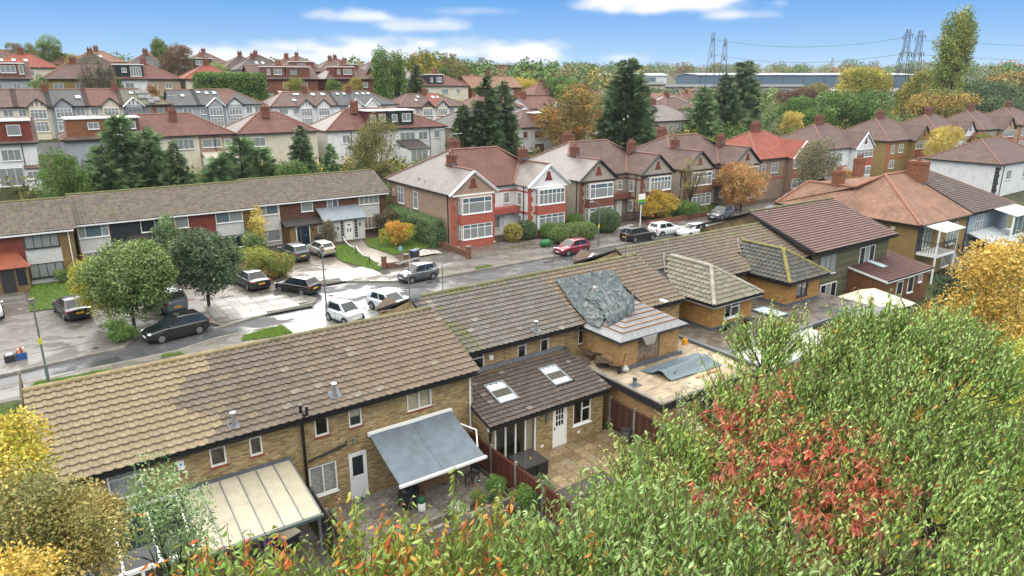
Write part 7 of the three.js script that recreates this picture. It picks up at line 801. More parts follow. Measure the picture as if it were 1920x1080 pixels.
// patio things
{ const t = thing('garden_table', 'wooden dining table under the grey awning', 'table', 12.2, 0.03, 23.1); mesh('tabletop', [0, 1, 2, 3, 4, 5].map(i => bx(-0.8, 0.8, 0.7, 0.74, -0.42 + i * 0.14, -0.29 + i * 0.14)), mat('#8a6f4f', { t: 'wood', s: 0.6, r: 0.6 }), t); for (const [x, z] of [[-0.7, -0.35], [0.7, -0.35], [-0.7, 0.35], [0.7, 0.35]]) mesh('leg', bx(x - 0.05, x + 0.05, 0, 0.7, z - 0.05, z + 0.05), mat('#94795a', { t: 'wood', s: 0.6, r: 0.6 }), t);
  const chair = (u, v, r, l) => { const c = thing('garden_chair', l, 'chair', u, 0.03, v, r, 'dark chairs under the awning'); mesh('seat', bx(-0.24, 0.24, 0.42, 0.46, -0.24, 0.24), M.dark, c); mesh('backrest', [bx(-0.24, 0.24, 0.6, 0.92, -0.25, -0.21)], M.dark, c); for (const [x, z] of [[-0.21, -0.22], [0.21, -0.22], [-0.21, 0.21], [0.21, 0.21]]) mesh('leg', bx(x - 0.02, x + 0.02, 0, z < 0 ? 0.92 : 0.42, z - 0.02, z + 0.02), M.dark, c); }; chair(13.9, 22.9, -1.2, 'dark garden chair nearest the brown fence'); chair(13.2, 23.6, 2.9, 'dark garden chair behind the wooden table'); chair(11.3, 23.5, 1.4, 'dark garden chair left of the wooden table');
  const b = thing('gas_bottle', 'white and green gas bottle under the awning corner', 'gas bottle', 11.15, 0.03, 22.4); mesh('body', new THREE.LatheGeometry([[0, 0], [0.15, 0], [0.16, 0.04], [0.16, 0.38], [0, 0.38]].map(p => new THREE.Vector2(...p)), 18), M.white, b); mesh('shoulder', new THREE.LatheGeometry([[0, 0.378], [0.162, 0.378], [0.162, 0.5], [0.12, 0.6], [0.05, 0.64], [0, 0.64]].map(p => new THREE.Vector2(...p)), 18), mat('#1f6a3e', { r: 0.5 }), b); mesh('valve', cyl(0.05, 0.05, 0, 0.64, 0.72, 0, 10), M.galv, b);
  const q = thing('barbecue', 'dark covered barbecue beside the gas bottle', 'barbecue', 10.75, 0.03, 22.9); mesh('cabinet', bx(-0.3, 0.3, 0.1, 0.75, -0.25, 0.25), mat('#1e2a28', { r: 0.6 }), q); mesh('lid', new THREE.SphereGeometry(0.32, 14, 6, 0, Math.PI * 2, 0, Math.PI / 2).scale(1, 0.7, 0.8).translate(0, 0.75, 0), M.black, q); mesh('wheel', new THREE.CylinderGeometry(0.1, 0.1, 0.05, 12).rotateZ(Math.PI / 2).translate(0.3, 0.1, 0.15), M.black, q);
  for (const [u, v, r, l] of [[9.3, 24.35, 0.6, 'left blue clog on the patio by the white door'], [9.45, 24.65 - 0.1, -0.2, 'right blue clog on the patio by the white door']]) { const s = thing('clog', l, 'shoe', u, 0.03, v, r); const k = new THREE.SphereGeometry(0.1, 10, 7).scale(1.4, 0.5, 0.55).translate(0, 0.05, 0); mesh('shoe', k, mat('#1d2f78', { r: 0.6 }), s); mesh('sole', bx(-0.13, 0.13, 0, 0.02, -0.05, 0.05), M.dark, s); }
  const pl = thing('planter_wall', 'low block planter wall in front of the awning patio', 'planter', 0, 0, 0); mesh('front', bx(9.2, 14.3, 0, 0.5, -20.55, -20.4), M.concrete, pl); mesh('back', bx(9.2, 14.3, 0, 0.45, -21.15, -21.02), M.concrete, pl); mesh('soil', bx(9.2, 14.3, 0, 0.38, -21.0, -20.56), earth, pl);
}
{ // rattan cube
  const g = thing('rattan_cube_set', 'black rattan cube table set on the brown patio', 'table', 16.45, 0.03, 22.2); const m = mat('#2b2928', { t: 'wood', s: 0.3, r: 0.7 }); mesh('frame', [bx(-0.65, 0.65, 0.6, 0.68, -0.65, 0.65)], m, g); mesh('glass_top', bx(-0.66, 0.66, 0.685, 0.7, -0.66, 0.66), mat('#3a3a39', { r: 0.08 }), g); for (const [x, z] of [[-0.33, -0.33], [0.33, -0.33], [-0.33, 0.33], [0.33, 0.33]]) for (let i = 0; i < 5; i++) mesh('seat_band', bx(x - 0.3, x + 0.3, 0.03 + i * 0.115, 0.13 + i * 0.115, z - 0.3, z + 0.3), m, g); mesh('candle', cyl(0.035, 0.035, 0.05, 0.7, 0.78, 0.1, 10), mat('#c9a53a', { r: 0.5 }), g);
  const b = thing('water_butt', 'dark grey water butt by the dark brown fence', 'water butt', 21.9, 0.03, 21.6); mesh('barrel', new THREE.LatheGeometry([[0, 0], [0.22, 0], [0.27, 0.35], [0.24, 0.72], [0, 0.72]].map(p => new THREE.Vector2(...p)), 18), mat('#3b3c3e', { r: 0.55 }), b); mesh('lid', cyl(0.26, 0.25, 0, 0.72, 0.77, 0, 18), M.dark, b);
}
{ // clutter under the canopy edge
  const w = thing('storage_box', 'black storage box with pale lid beside the lean-to canopy', 'box', 5.9, 0.02, 23.2, 0.3); mesh('body', bx(-0.35, 0.35, 0, 0.6, -0.3, 0.3), M.dark, w); mesh('lid', bx(-0.37, 0.37, 0.6, 0.66, -0.32, 0.32), M.cream, w); const p = thing('laundry_tub', 'purple plastic tub below the canopy edge', 'tub', 5.3, 0.02, 23.6); mesh('tub', new THREE.LatheGeometry([[0, 0.01], [0.18, 0.01], [0.24, 0.3], [0.26, 0.3], [0.2, 0], [0, 0]].map(q => new THREE.Vector2(...q)), 16), mat('#6a4fa0', { r: 0.5 }), p); mesh('handle', [bx(0.22, 0.3, 0.22, 0.26, -0.05, 0.05), bx(-0.3, -0.22, 0.22, 0.26, -0.05, 0.05)], mat('#6a4fa0', { r: 0.5 }), p);
  const t = thing('toy_car', 'red and white ride-on toy below the canopy', 'toy', 4.2, 0.02, 21.2, 0.8); mesh('body', new THREE.SphereGeometry(0.35, 14, 9).scale(1.1, 0.6, 0.7).translate(0, 0.35, 0), mat('#b32018', { r: 0.4 }), t); mesh('seat', bx(-0.15, 0.15, 0.5, 0.56, -0.15, 0.15), M.white, t); for (const [x, z] of [[-0.25, -0.22], [0.25, -0.22], [-0.25, 0.22], [0.25, 0.22]]) mesh('wheel', new THREE.CylinderGeometry(0.12, 0.12, 0.08, 12).rotateX(Math.PI / 2).translate(x, 0.12, z), M.black, t);
  const s = thing('striped_slide', 'black and white striped plank toy by the red toy', 'toy', 3.7, 0.02, 21.0, 0.4); for (let i = 0; i < 6; i++) mesh('stripe', bx(-0.18, 0.18, 0.1 + i * 0.12, 0.22 + i * 0.12, -0.03, 0.03), i % 2 ? M.white : M.black, s);
}
// ---------- trees and shrubs
function leafCluster(n, size, seed, droop = 0) { const R = rng(seed), f = []; for (let i = 0; i < n; i++) { const d = V3(R() - 0.5, R() - 0.5, R() - 0.5).normalize().multiplyScalar(0.35 + 0.65 * Math.cbrt(R())), a = V3(R() - 0.5, (R() - 0.5) - droop, R() - 0.5).normalize(), b = V3(R() - 0.5, R() - 0.5, R() - 0.5).cross(a).normalize(), s = size * (0.7 + 0.6 * R()), m = a.clone().multiplyScalar(s * 0.5), q = b.clone().multiplyScalar(s * 0.28), nn = a.clone().cross(b).multiplyScalar(s * 0.09); f.push([d.clone().sub(m), d.clone().add(q).add(nn), d.clone().add(m)], [d.clone().sub(m), d.clone().add(m), d.clone().sub(q).add(nn)]); } return tri(f); }
function spray(seed) { const R = rng(seed), f = []; for (let i = 0; i < 26; i++) { const t = R(), yaw = (R() - 0.5) * 1.5, L = 0.35 + 0.3 * R(), o = V3(t * 0.75, (R() - 0.5) * 0.16 - t * t * 0.12, (R() - 0.5) * 0.3 * (0.4 + t)), d = V3(Math.cos(yaw), -0.12 + 0.5 * (R() - 0.45), Math.sin(yaw)).multiplyScalar(L), w = V3(-d.z, (R() - 0.5) * 0.4, d.x).normalize().multiplyScalar(0.05); f.push([o.clone().sub(w), o.clone().add(w), o.clone().add(d)]); } return tri(f); }
function strand(seed) { const R = rng(seed), f = []; for (let i = 0; i < 22; i++) { const y = -R(), x = (R() - 0.5) * 0.16, z = (R() - 0.5) * 0.16, a = R() * 6.28, w = V3(Math.cos(a) * 0.03, 0, Math.sin(a) * 0.03); const o = V3(x, y, z); f.push([o.clone().sub(w), o.clone().add(w), o.clone().add(V3((R() - 0.5) * 0.1, -0.16, (R() - 0.5) * 0.1))]); } return tri(f); }
const LC = [leafCluster(20, 0.5, 1), leafCluster(20, 0.5, 2)], LCF = leafCluster(30, 0.34, 3), SP = [spray(4), spray(5)], ST = strand(6);
const leafMat = mat('#ffffff', { r: 0.75, ds: 1 });
const PALS = { dark: ['#566b42', '#61774b', '#4a5e3a', '#6e8254', '#546a48'], spruce: ['#637f4e', '#708c58', '#567045', '#7e9a64'], green: ['#5a7833', '#66853c', '#4c692c', '#73904a', '#5f7d35'], holly: ['#5f773e', '#6b8245', '#526a36', '#7a8f52', '#6c8246', '#86985a'], yellow: ['#cfb852', '#d8c466', '#bfa84a', '#dccf7c', '#b0a455'], gold: ['#a89a48', '#a08c42', '#8f8a40', '#b5a85c', '#7c8040'], orange: ['#b0804a', '#bf9054', '#a07244', '#c6a066', '#96804c'], rust: ['#a85a2c', '#9a4c28', '#b86c34', '#8c4a2a'], olive: ['#87834a', '#7a7840', '#959056', '#6d6e3a'], bare: ['#8a8462', '#7c7856', '#9a9270', '#6f6c4c'], brown: ['#7d6248', '#6c553e', '#8a6f52', '#705a40'], mix: ['#6f7c38', '#8a8a3c', '#a3943c', '#5f7034', '#b09a44'], lime: ['#a8b432', '#b9c244', '#9aa62c', '#c6cc58'] };
const qTo = (dir, roll) => { const q = new THREE.Quaternion().setFromUnitVectors(V3(1, 0, 0), dir.clone().normalize()); return q.multiply(new THREE.Quaternion().setFromAxisAngle(V3(1, 0, 0), roll)); };
function trunkOf(g, H, r, R, spread, m, n = 6, th = 0.35) { const gs = [rod(V3(0, -0.3, 0), V3(0.03 * H * (R() - 0.5), H * th, 0.03 * H * (R() - 0.5)), r, r * 0.75, 8)], fork = V3(0, H * th, 0); for (let i = 0; i < n; i++) { const a = i / n * 6.28 + R(), mid = V3(Math.cos(a) * spread * 0.35, H * (th + Math.min(0.2, (1 - th) * 0.3) + Math.min(0.12, (1 - th) * 0.15) * R()), Math.sin(a) * spread * 0.35), e = V3(Math.cos(a) * spread * 0.8, H * Math.min(0.93, Math.max(th + (1 - th) * 0.5, 0.72 + 0.2 * R())), Math.sin(a) * spread * 0.8); gs.push(rod(fork, mid, r * 0.5, r * 0.34, 6), rod(mid, e, r * 0.34, r * 0.08, 5)); for (let k = 0; k < 2; k++) gs.push(rod(mid.clone().lerp(e, 0.3 + 0.3 * k), e.clone().add(V3((R() - 0.5) * spread * 0.7, (R() - 0.3) * H * 0.12, (R() - 0.5) * spread * 0.7)), r * 0.16, r * 0.05, 4)); } return mesh('trunk', gs, m ?? M.trunk, g); }
// broadleaf crown made of lobes; k: cluster radius, den: density
function broadleaf(name, label, u, v, base, H, W, pal, o = {}) {
  const g = thing(name, label, o.cat ?? 'tree', u, base, v, 0, o.group), R = rng(o.seed ?? Math.round(u * 13 + v * 7 + H * 3)), k = o.k ?? Math.max(0.3, W * 0.055), cs = (PALS[pal] ?? pal).map(col), low = o.low ?? 0.25, sq = o.sq ?? 1;
  if (o.trunk !== 0) trunkOf(g, H, o.tr ?? Math.max(0.08, H * 0.022), R, W * 0.42, o.tm, o.limbs ?? 6, o.th ?? Math.max(0.12, low * 0.9));
  const lobes = [], nl = o.lobes ?? 11, cy = H * (low + 1) / 2, hy = H * (1 - low) / 2; for (let i = 0; i < nl; i++) { const a = R() * 6.28, e = Math.acos(2 * R() - 1) - Math.PI / 2, q = i ? 0.56 + 0.1 * R() : 0; lobes.push({ c: V3(Math.cos(a) * Math.cos(e) * W / 2 * q, cy + Math.sin(e) * hy * q, Math.sin(a) * Math.cos(e) * W / 2 * q), r: i ? 0.42 + 0.16 * R() : 0.66, t: cs[Math.floor(R() * cs.length)] }); }
  const list = [], n = Math.round((o.den ?? 1) * 2.2 * Math.PI * (W * W * 0.5 + W * H * (1 - low) * 0.5) / (k * k * 1.9)), cap = o.max ?? 2400; for (let i = 0; i < Math.min(n, cap); i++) { const L = lobes[Math.floor(R() * nl)], d = V3(R() - 0.5, R() - 0.5, R() - 0.5).normalize(); if (d.y < -0.2 && R() < 0.45) d.y *= -1; const q = (o.fill ? Math.cbrt(R()) : 0.72 + 0.3 * R()) * L.r, p = L.c.clone().add(V3(d.x * W / 2 * q, d.y * hy * q * sq, d.z * W / 2 * q)); if (p.y < H * low * 0.6) p.y = H * low * (0.6 + 0.4 * R()); const c = (R() < 0.55 ? L.t : cs[Math.floor(R() * cs.length)]).clone().multiplyScalar(0.8 + 0.4 * R()); list.push({ p, r: [R() * 6.3, R() * 6.3, R() * 6.3], s: k * (0.75 + 0.5 * R()), c }); }
  instanced('crown', o.geo ?? (o.fine ? LCF : LC[Math.floor(R() * 2)]), leafMat, list, g); return g;
}
function conifer(name, label, u, v, base, H, W, pal, o = {}) {
  const g = thing(name, label, 'tree', u, base, v, 0, o.group), R = rng(o.seed ?? Math.round(u * 17 + v * 3 + H)), cs = PALS[pal].map(col), list = [], k = o.k ?? Math.max(0.75, W * 0.14), gs = [rod(V3(0, -0.3, 0), V3(0, H * 0.96, 0), H * 0.022, 0.03, 8)], pw = o.pw ?? 0.75, tops = o.tops ?? [[0, 0, 1]], br = [];
  for (const [ox, oz, hk] of tops) { const h = H * hk, ww = W * (tops.length > 1 ? 0.66 : 1); const levels = Math.round(h / (k * 0.42)); for (let i = 0; i < levels; i++) { const t = i / levels, y = h * ((o.low ?? 0.04) + (1 - (o.low ?? 0.04)) * t), rr = ww / 2 * Math.pow(1 - t, pw) * (o.bulge ? 0.55 + 0.45 * Math.sin(Math.min(1, t * 3 + 0.25) * Math.PI / 2) : 1) + 0.15, nb = Math.max(4, Math.round(rr * 2.6 / k * 3.1)); for (let b = 0; b < nb; b++) { const a = R() * 6.283, len = rr * (0.65 + 0.5 * R()), lift = o.lift ?? -0.12; const dir = V3(Math.cos(a), lift + 0.3 * (R() - 0.5), Math.sin(a)); const m = len > k * 1.5 ? 3 : 2; for (let q = 0; q < m; q++) { const s = len * (1 - q * 0.3) - k * 0.6, p = V3(ox + dir.x * s, y + dir.y * s * 0.8, oz + dir.z * s); list.push({ p, q: qTo(V3(dir.x, lift * 0.6 + 0.35 * (R() - 0.5), dir.z), R() * 6.3), s: k * (0.75 + 0.5 * R()), c: cs[Math.floor(R() * cs.length)].clone().multiplyScalar(0.75 + 0.5 * R()) }); } } } gs.push(rod(V3(ox, 0, oz), V3(ox, h, oz), 0.1, 0.03, 6)); }
  mesh('trunk', gs, M.trunk, g); instanced('crown', SP[Math.floor(R() * 2)], leafMat, list.length > 5200 ? list.filter((_, i) => (i * 5200) % list.length < 5200) : list, g); return g;
}
const gr = (u, v) => ground(u, v);
function plantC(fn, name, label, u, v, top, W, pal, o) { const b = o?.base ?? gr(u, v) - 0.1; return fn(name, label, u, v, b, top - b, W, pal, o); }
const con = (l, u, v, top, W, pal, o) => plantC(conifer, 'conifer', l, u, v, top, W, pal, o), bl = (l, u, v, top, W, pal, o = {}) => plantC(broadleaf, o.name ?? 'tree', l, u, v, top, W, pal, o);
con('broad dark conifer with spreading tips behind the left terrace', 9.6, 91, 13.4, 8.5, 'spruce', { lift: 0.25, pw: 0.5, k: 1.1, tops: [[0, 0, 1], [2.4, 0.5, 0.86], [-2.0, 0.6, 0.72]] }); bl('ivy green bushy tree left of the broad dark conifer', 3.6, 88.5, 9.6, 5.5, 'green', { low: 0.05 }); con('small drooping conifer before the red tiled pair', 14.6, 89, 10.5, 5.2, 'dark', { lift: -0.35, bulge: 1 }); con('wide bluish conifer before the cream pair', 22.2, 90, 10.4, 8.6, 'spruce', { lift: 0.2, pw: 0.5, tops: [[0, 0, 1], [-2.5, 0, 0.8], [2.2, 0.6, 0.85]] }); con('pointed drooping conifer right of the cream pair', 29.8, 90, 11.6, 5.6, 'dark', { lift: -0.4, bulge: 1 }); con('short pointed conifer beside the terrace roof end', 32.8, 88, 9.2, 4.6, 'spruce', { lift: -0.3, bulge: 1 }); bl('fan leaved shrub behind the terrace roof', 27.1, 86.5, 7.6, 4.2, 'green', { low: 0.05 });
bl('feathery olive birch behind the terrace end', 39.8, 89, 12.2, 6.6, 'olive', { low: 0.05, fine: 1, k: 0.55, lobes: 16, tm: M.trunkPale, den: 0.9 }); bl('low laurel hedge bush left of the bay fronted roof', 41.5, 84, 4.8, 6, 'green', { low: 0.02, trunk: 0 });
const poplar = (l, u, v, top, W, pal, o = {}) => bl(l, u, v, top, W, pal, { low: 0.08, lobes: 22, k: o.k ?? 0.7, den: 1.1, limbs: 9, ...o });
poplar('left one of the two slim poplars on the hill', 63.7, 138, 23.4, 4.6, 'green'); poplar('right one of the two slim poplars on the hill', 68.2, 140, 23.0, 4.2, 'green'); con('dark hillside conifer right of the slim poplars', 69.6, 134, 20.3, 6, 'dark', {});
const willow = (l, u, v, top, W, pal, k = 3) => { const b = gr(u, v) - 0.1, g = thing('willow_tree', l, 'tree', u, b, v), R = rng(Math.round(u)), H = top - b, cs = PALS[pal].map(col), list = []; trunkOf(g, H, 0.35, R, W * 0.4, M.trunk, 7, 0.3); for (let i = 0; i < 900; i++) { const a = R() * 6.28, r = Math.sqrt(R()) * W / 2, dome = H * (1 - 0.42 * Math.pow(r / (W / 2), 2)) + (R() - 0.5) * 1.2, hang = R() * H * 0.45; list.push({ p: V3(Math.cos(a) * r, dome - hang, Math.sin(a) * r), r: [0, R() * 6.3, 0], s: V3(k * 1.6, k * (0.8 + 0.5 * R()), k * 1.6), c: pick(R, cs).clone().multiplyScalar(0.8 + 0.4 * R()) }); } instanced('crown', ST, leafMat, list, g); };
willow('broad weeping willow on the skyline right of the poplars', 101, 190, 26, 13, 'mix'); willow('second weeping willow on the skyline, farther right', 113, 195, 25.2, 12, 'olive'); willow('yellow green weeping willow left of the tall poplar', 236, 112, 20.3, 14, 'mix', 4);
bl('round green tree below the skyline willows', 96, 170, 20.5, 4.6, 'green', {});
con('huge dark twin topped conifer behind the bay fronted roof', 60.3, 92, 17.7, 10.5, 'dark', { lift: 0.1, pw: 0.6, k: 1.25, tops: [[-1.3, 0.6, 1], [2.6, -0.4, 0.96]] }); con('second dark conifer beside the twin topped conifer', 56.5, 93.5, 13.5, 6, 'dark', { lift: 0.1, pw: 0.6 });
bl('russet and olive autumn tree left of the pointed conifer', 79.5, 96, 15.6, 11, ['#96763a', '#8a8046', '#a3703a', '#7c7c3e', '#b08a48'], { low: 0.15, lobes: 15, den: 0.8 }); con('towering pointed dark conifer in the middle distance', 91, 94, 20.8, 13, 'dark', { lift: 0.12, pw: 0.58, k: 1.3 });
con('narrow green conifer left of the dark conifer cluster', 116.7, 98, 15.8, 9, 'spruce', { bulge: 1, lift: -0.1, pw: 0.6 }); con('left dark conifer of the tall cluster', 131, 104, 18.5, 10.5, 'dark', { pw: 0.6 }); con('tallest dark conifer of the cluster by the pylons', 141.5, 107, 21.6, 14, 'dark', { pw: 0.55, tops: [[0, 0, 1], [-3, 1, 0.98]] }); con('rearmost dark conifer of the cluster', 148, 111, 18, 9, 'dark', {});
poplar('very tall yellow green poplar near the right edge', 225.7, 100, 37.3, 10.5, ['#7c8c40', '#8f9a48', '#6f8038', '#a09c4c'], { k: 1.2, lobes: 30, max: 3600, den: 1.6, low: 0.1 });
bl('green rounded tree right of the conifer cluster', 156, 100, 12.9, 13, 'green', { low: 0.06, lobes: 14 }); bl('wide dark green tree behind the brown roofed houses', 172, 98, 14.6, 18.5, 'green', { low: 0.06, lobes: 16 }); bl('bright yellow green tree before the warehouse', 270, 150, 22, 20, ['#a8a03a', '#b5aa42', '#8f9236', '#c0b24c'], { low: 0.15, k: 1.2 }); bl('orange olive tree in front of the tall poplar', 214, 96, 13.6, 19, ['#a08a3c', '#8c8440', '#b09048', '#747a3a'], { low: 0.06, lobes: 15, k: 1.1 }); bl('dark green tree at the right edge beyond the houses', 265, 104, 16.4, 22, 'dark', { low: 0.05, k: 1.3, lobes: 15 }); bl('dark evergreen mass right of the orange olive tree', 292, 92, 15, 22, 'dark', { low: 0.05, k: 1.3 }); bl('yellow leaved bush left of the green rounded tree', 145, 96, 10.5, 5, 'yellow', { low: 0.1 }); bl('brown purple tree beyond the cluster of conifers', 205, 135, 15, 12, 'brown', { low: 0.1 }); bl('dull olive tree left of the yellow green tree', 222, 140, 16, 12, 'olive', { low: 0.1 }); bl('copper tree on the right horizon', 330, 120, 19, 26, ['#8f7a44', '#9a8a4a', '#847040'], { low: 0.05, k: 1.6 });
bl('bright yellow street tree before the sand coloured houses', 131.5, 57.5, 9.6, 7.0, 'yellow', { low: 0.25, tm: M.trunkPale, den: 0.75, base: 0.6 }); bl('airy olive garden tree before the brown roofed house', 92.7, 55.8, 9.3, 6.8, 'bare', { low: 0.06, fine: 1, k: 0.5, den: 0.8, base: 0 }); bl('orange cherry tree beside the dark grey estate', 78.6, 58.4, 6.9, 6.8, 'orange', { low: 0.1, base: 0, lobes: 14, k: 0.32 }); bl('nearly bare thin tree before the third bay fronted pair', 70.2, 60, 7.2, 4.6, ['#96864a', '#a89a58', '#7d7450'], { low: 0.3, base: 0, den: 0.16, k: 0.3, limbs: 9, fine: 1 }); bl('yellow orange shrub behind the estate agent board', 64.6, 60.4, 3.7, 4.8, ['#b79a36', '#a8702e', '#8f8c3a', '#c0a848'], { low: 0.04, base: 0, name: 'shrub', cat: 'shrub', trunk: 0, k: 0.28 }); bl('dark green laurel shrub beside the front lawn', 69.5, 59.8, 2.2, 4.6, 'green', { low: 0.02, base: 0, name: 'shrub', cat: 'shrub', trunk: 0, k: 0.28 }); bl('rust red shrub before the white van', 135.5, 55.2, 4.4, 6.5, 'rust', { low: 0.1, base: 0.7, name: 'shrub', cat: 'shrub', den: 0.7 }); bl('green and red bush far along the street', 150, 57.5, 7.2, 6.5, ['#7c8a48', '#9a6a3a', '#6f7e40'], { low: 0.1, base: 1.1, name: 'shrub', cat: 'shrub' }); bl('orange bush beside the olive garden tree', 101, 57, 4.2, 5, 'orange', { low: 0.05, base: 0.1, name: 'shrub', cat: 'shrub' }); bl('low green hedge beyond the terracotta roof chimney', 106, 55, 2.0, 8, 'green', { low: 0.02, base: 0.1, name: 'shrub', cat: 'shrub', trunk: 0 }); bl('rust coloured tree beside the right hand van', 152.5, 60.2, 7.2, 4.5, 'rust', { low: 0.1, base: 1.1 });
// hillside trees
bl('thin leafed tree on the far left skyline', 2.7, 186, 24.6, 4.6, 'bare', { low: 0.2, den: 0.5 }); bl('rounded green skyline tree at upper left', 9.2, 191, 26.2, 7, 'holly', { low: 0.2, den: 0.8 }); bl('small dark skyline tree left of the rounded tree', 5.4, 188, 24.6, 3.2, 'holly', { low: 0.2, den: 0.6 }); bl('yellow skyline bush below the rounded tree', 12.6, 188, 22.4, 6, ['#a89a3c', '#b5a84a', '#8f8c40'], { low: 0.1 }); bl('spindly dark tree before the sand rendered house', 13.1, 146.5, 21.5, 6.4, ['#5f5f48', '#6c6850', '#50543f', '#7a6a50'], { low: 0.12, den: 0.55, k: 0.36, limbs: 9, fine: 1 }); bl('dark skyline tree left of the brown bushy tree', 29.7, 181, 26.1, 5.6, 'holly', { low: 0.15 }); bl('brown bushy tree on the skyline', 31.6, 172, 24.2, 7.4, 'brown', { low: 0.1, fine: 1, k: 0.5 }); bl('small pale green tree under the charcoal roof', 38.8, 168, 20.8, 5.2, ['#8a9a5a', '#9aa468'], { low: 0.15, den: 0.7 }); bl('golden bush before the red brick pair', 59.8, 144.5, 17.9, 4.8, 'gold', { low: 0.05 }); bl('olive bush before the red brick pair sunroom', 47.6, 144, 17.2, 5, 'mix', { low: 0.05 }); bl('green shrub between the brick pairs', 55.3, 143, 16.8, 4.6, 'green', { low: 0.05 }); bl('little yellow tree in a cream front garden up the hill', 22.2, 146, 16.2, 2.6, 'orange', { low: 0.2 }); bl('amber shrub by the half timbered house', 9.2, 119.6, 10.9, 2.8, 'gold', { low: 0.05, trunk: 0, name: 'shrub', cat: 'shrub' }); bl('green tree beside the sand rendered house', 16.1, 147, 18.4, 2.4, 'green', { low: 0.1 }); bl('dark twiggy tree left of the sand rendered house', 4.4, 146, 18.0, 2.8, 'holly', { low: 0.1 }); bl('yellow topped tree below the distant brick tower', 128, 176, 17.5, 10, ['#b5a03c', '#8f8c44', '#c2ac46'], { low: 0.1 }); bl('tall green tree beyond the white gabled pair', 121, 150, 17.8, 9, 'green', { low: 0.08 }); bl('russet tree right of the tall green tree', 129, 152, 16.2, 7.5, ['#96804a', '#8a6a40'], { low: 0.08 }); con('small pointed conifer in the dip', 156, 146, 13.2, 5.5, 'dark', {}); con('second small pointed conifer in the dip', 168, 143, 13.6, 6, 'dark', {}); bl('yellow tree beside the slate row in the dip', 214, 172, 14.2, 7, 'orange', { low: 0.1 }); bl('bright green creeper bush on the grey rendered house', 115.6, 97.5, 8.2, 3.2, 'lime', { low: 0.05 });
// clipped hedge on the hill and other hedges
function hedge(label, u0, u1, v0, v1, base, h, pal, o = {}) { const g = thing('hedge', label, 'hedge', (u0 + u1) / 2, base, (v0 + v1) / 2), R = rng(Math.round(u0 * 7 + v0)), W = u1 - u0, D = v1 - v0, cs = PALS[pal].map(col), list = [], k = o.k ?? 0.3, n = Math.min(o.max ?? 2600, (W * D + 2 * (W + D) * h) / (k * k) * 1.5); const core = o.round ? new THREE.SphereGeometry(1, 20, 12).scale(W / 2 - k * 0.7, h / 2 - k * 0.5, D / 2 - k * 0.7).translate(0, h / 2, 0) : bx(-W / 2 + k * 0.7, W / 2 - k * 0.7, 0, h - k * 0.8, -D / 2 + k * 0.7, D / 2 - k * 0.7); mesh('branches', core, mat('#2b2f1c', { r: 1 }), g); for (let i = 0; i < n; i++) { let p; if (o.round) { const d = V3(R() - 0.5, R() - 0.5, R() - 0.5).normalize(); p = V3(d.x * W / 2, h / 2 + d.y * h / 2, d.z * D / 2).multiplyScalar(1); } else { const q = R() * (W * D + 2 * (W + D) * h); const x = (R() - 0.5) * W, z = (R() - 0.5) * D, y = R() * h; p = q < W * D ? V3(x, h + 0.1 * (R() - 0.5), z) : q < W * D + 2 * W * h ? V3(x, y, (R() < 0.5 ? -1 : 1) * D / 2) : V3((R() < 0.5 ? -1 : 1) * W / 2, y, z); } list.push({ p, r: [R() * 6.3, R() * 6.3, R() * 6.3], s: k * (0.7 + 0.6 * R()), c: pick(R, cs).clone().multiplyScalar(0.8 + 0.4 * R()) }); } instanced('leaves', o.fine ? LCF : LC[0], leafMat, list, g); return g; }
hedge('tall clipped dark green hedge on the hill', 28, 39.5, 136, 140, 11.2, 6.6, 'green', { k: 0.55 }); hedge('clipped blue green conifer hedge beside the beige side wall', 34.2, 35.7, 63.2, 74.8, 0, 2.7, 'spruce', { k: 0.3, fine: 1 }); hedge('long rounded yellow green hedge behind the crimson car', 45.2, 51.6, 56.2, 58.4, 0, 1.9, 'holly', { round: 1, k: 0.22 }); hedge('clipped dark ball bush before the white car', 53.0, 56.4, 57.6, 60.6, 0, 2.6, 'dark', { round: 1, k: 0.22, fine: 1 }); hedge('small ball bush at the white bay', 46.3, 48.6, 59.2, 61.2, 0, 1.5, 'green', { round: 1, k: 0.2 }); hedge('variegated golden bush beside the white recessed porch', 42.0, 43.8, 60.2, 62, 0, 1.9, 'gold', { round: 1, k: 0.2 }); hedge('dark rounded bush right of the golden bush', 43.7, 46, 60.4, 62.4, 0, 1.9, 'dark', { round: 1, k: 0.22 }); hedge('bright green laurel between the first two pairs', 51.2, 53.2, 60.8, 62.6, 0, 1.9, 'green', { round: 1, k: 0.24 }); hedge('low grey green bushes under the white bay window', 47.6, 50.6, 60.6, 61.9, 0, 1.2, 'holly', { round: 1, k: 0.2 });
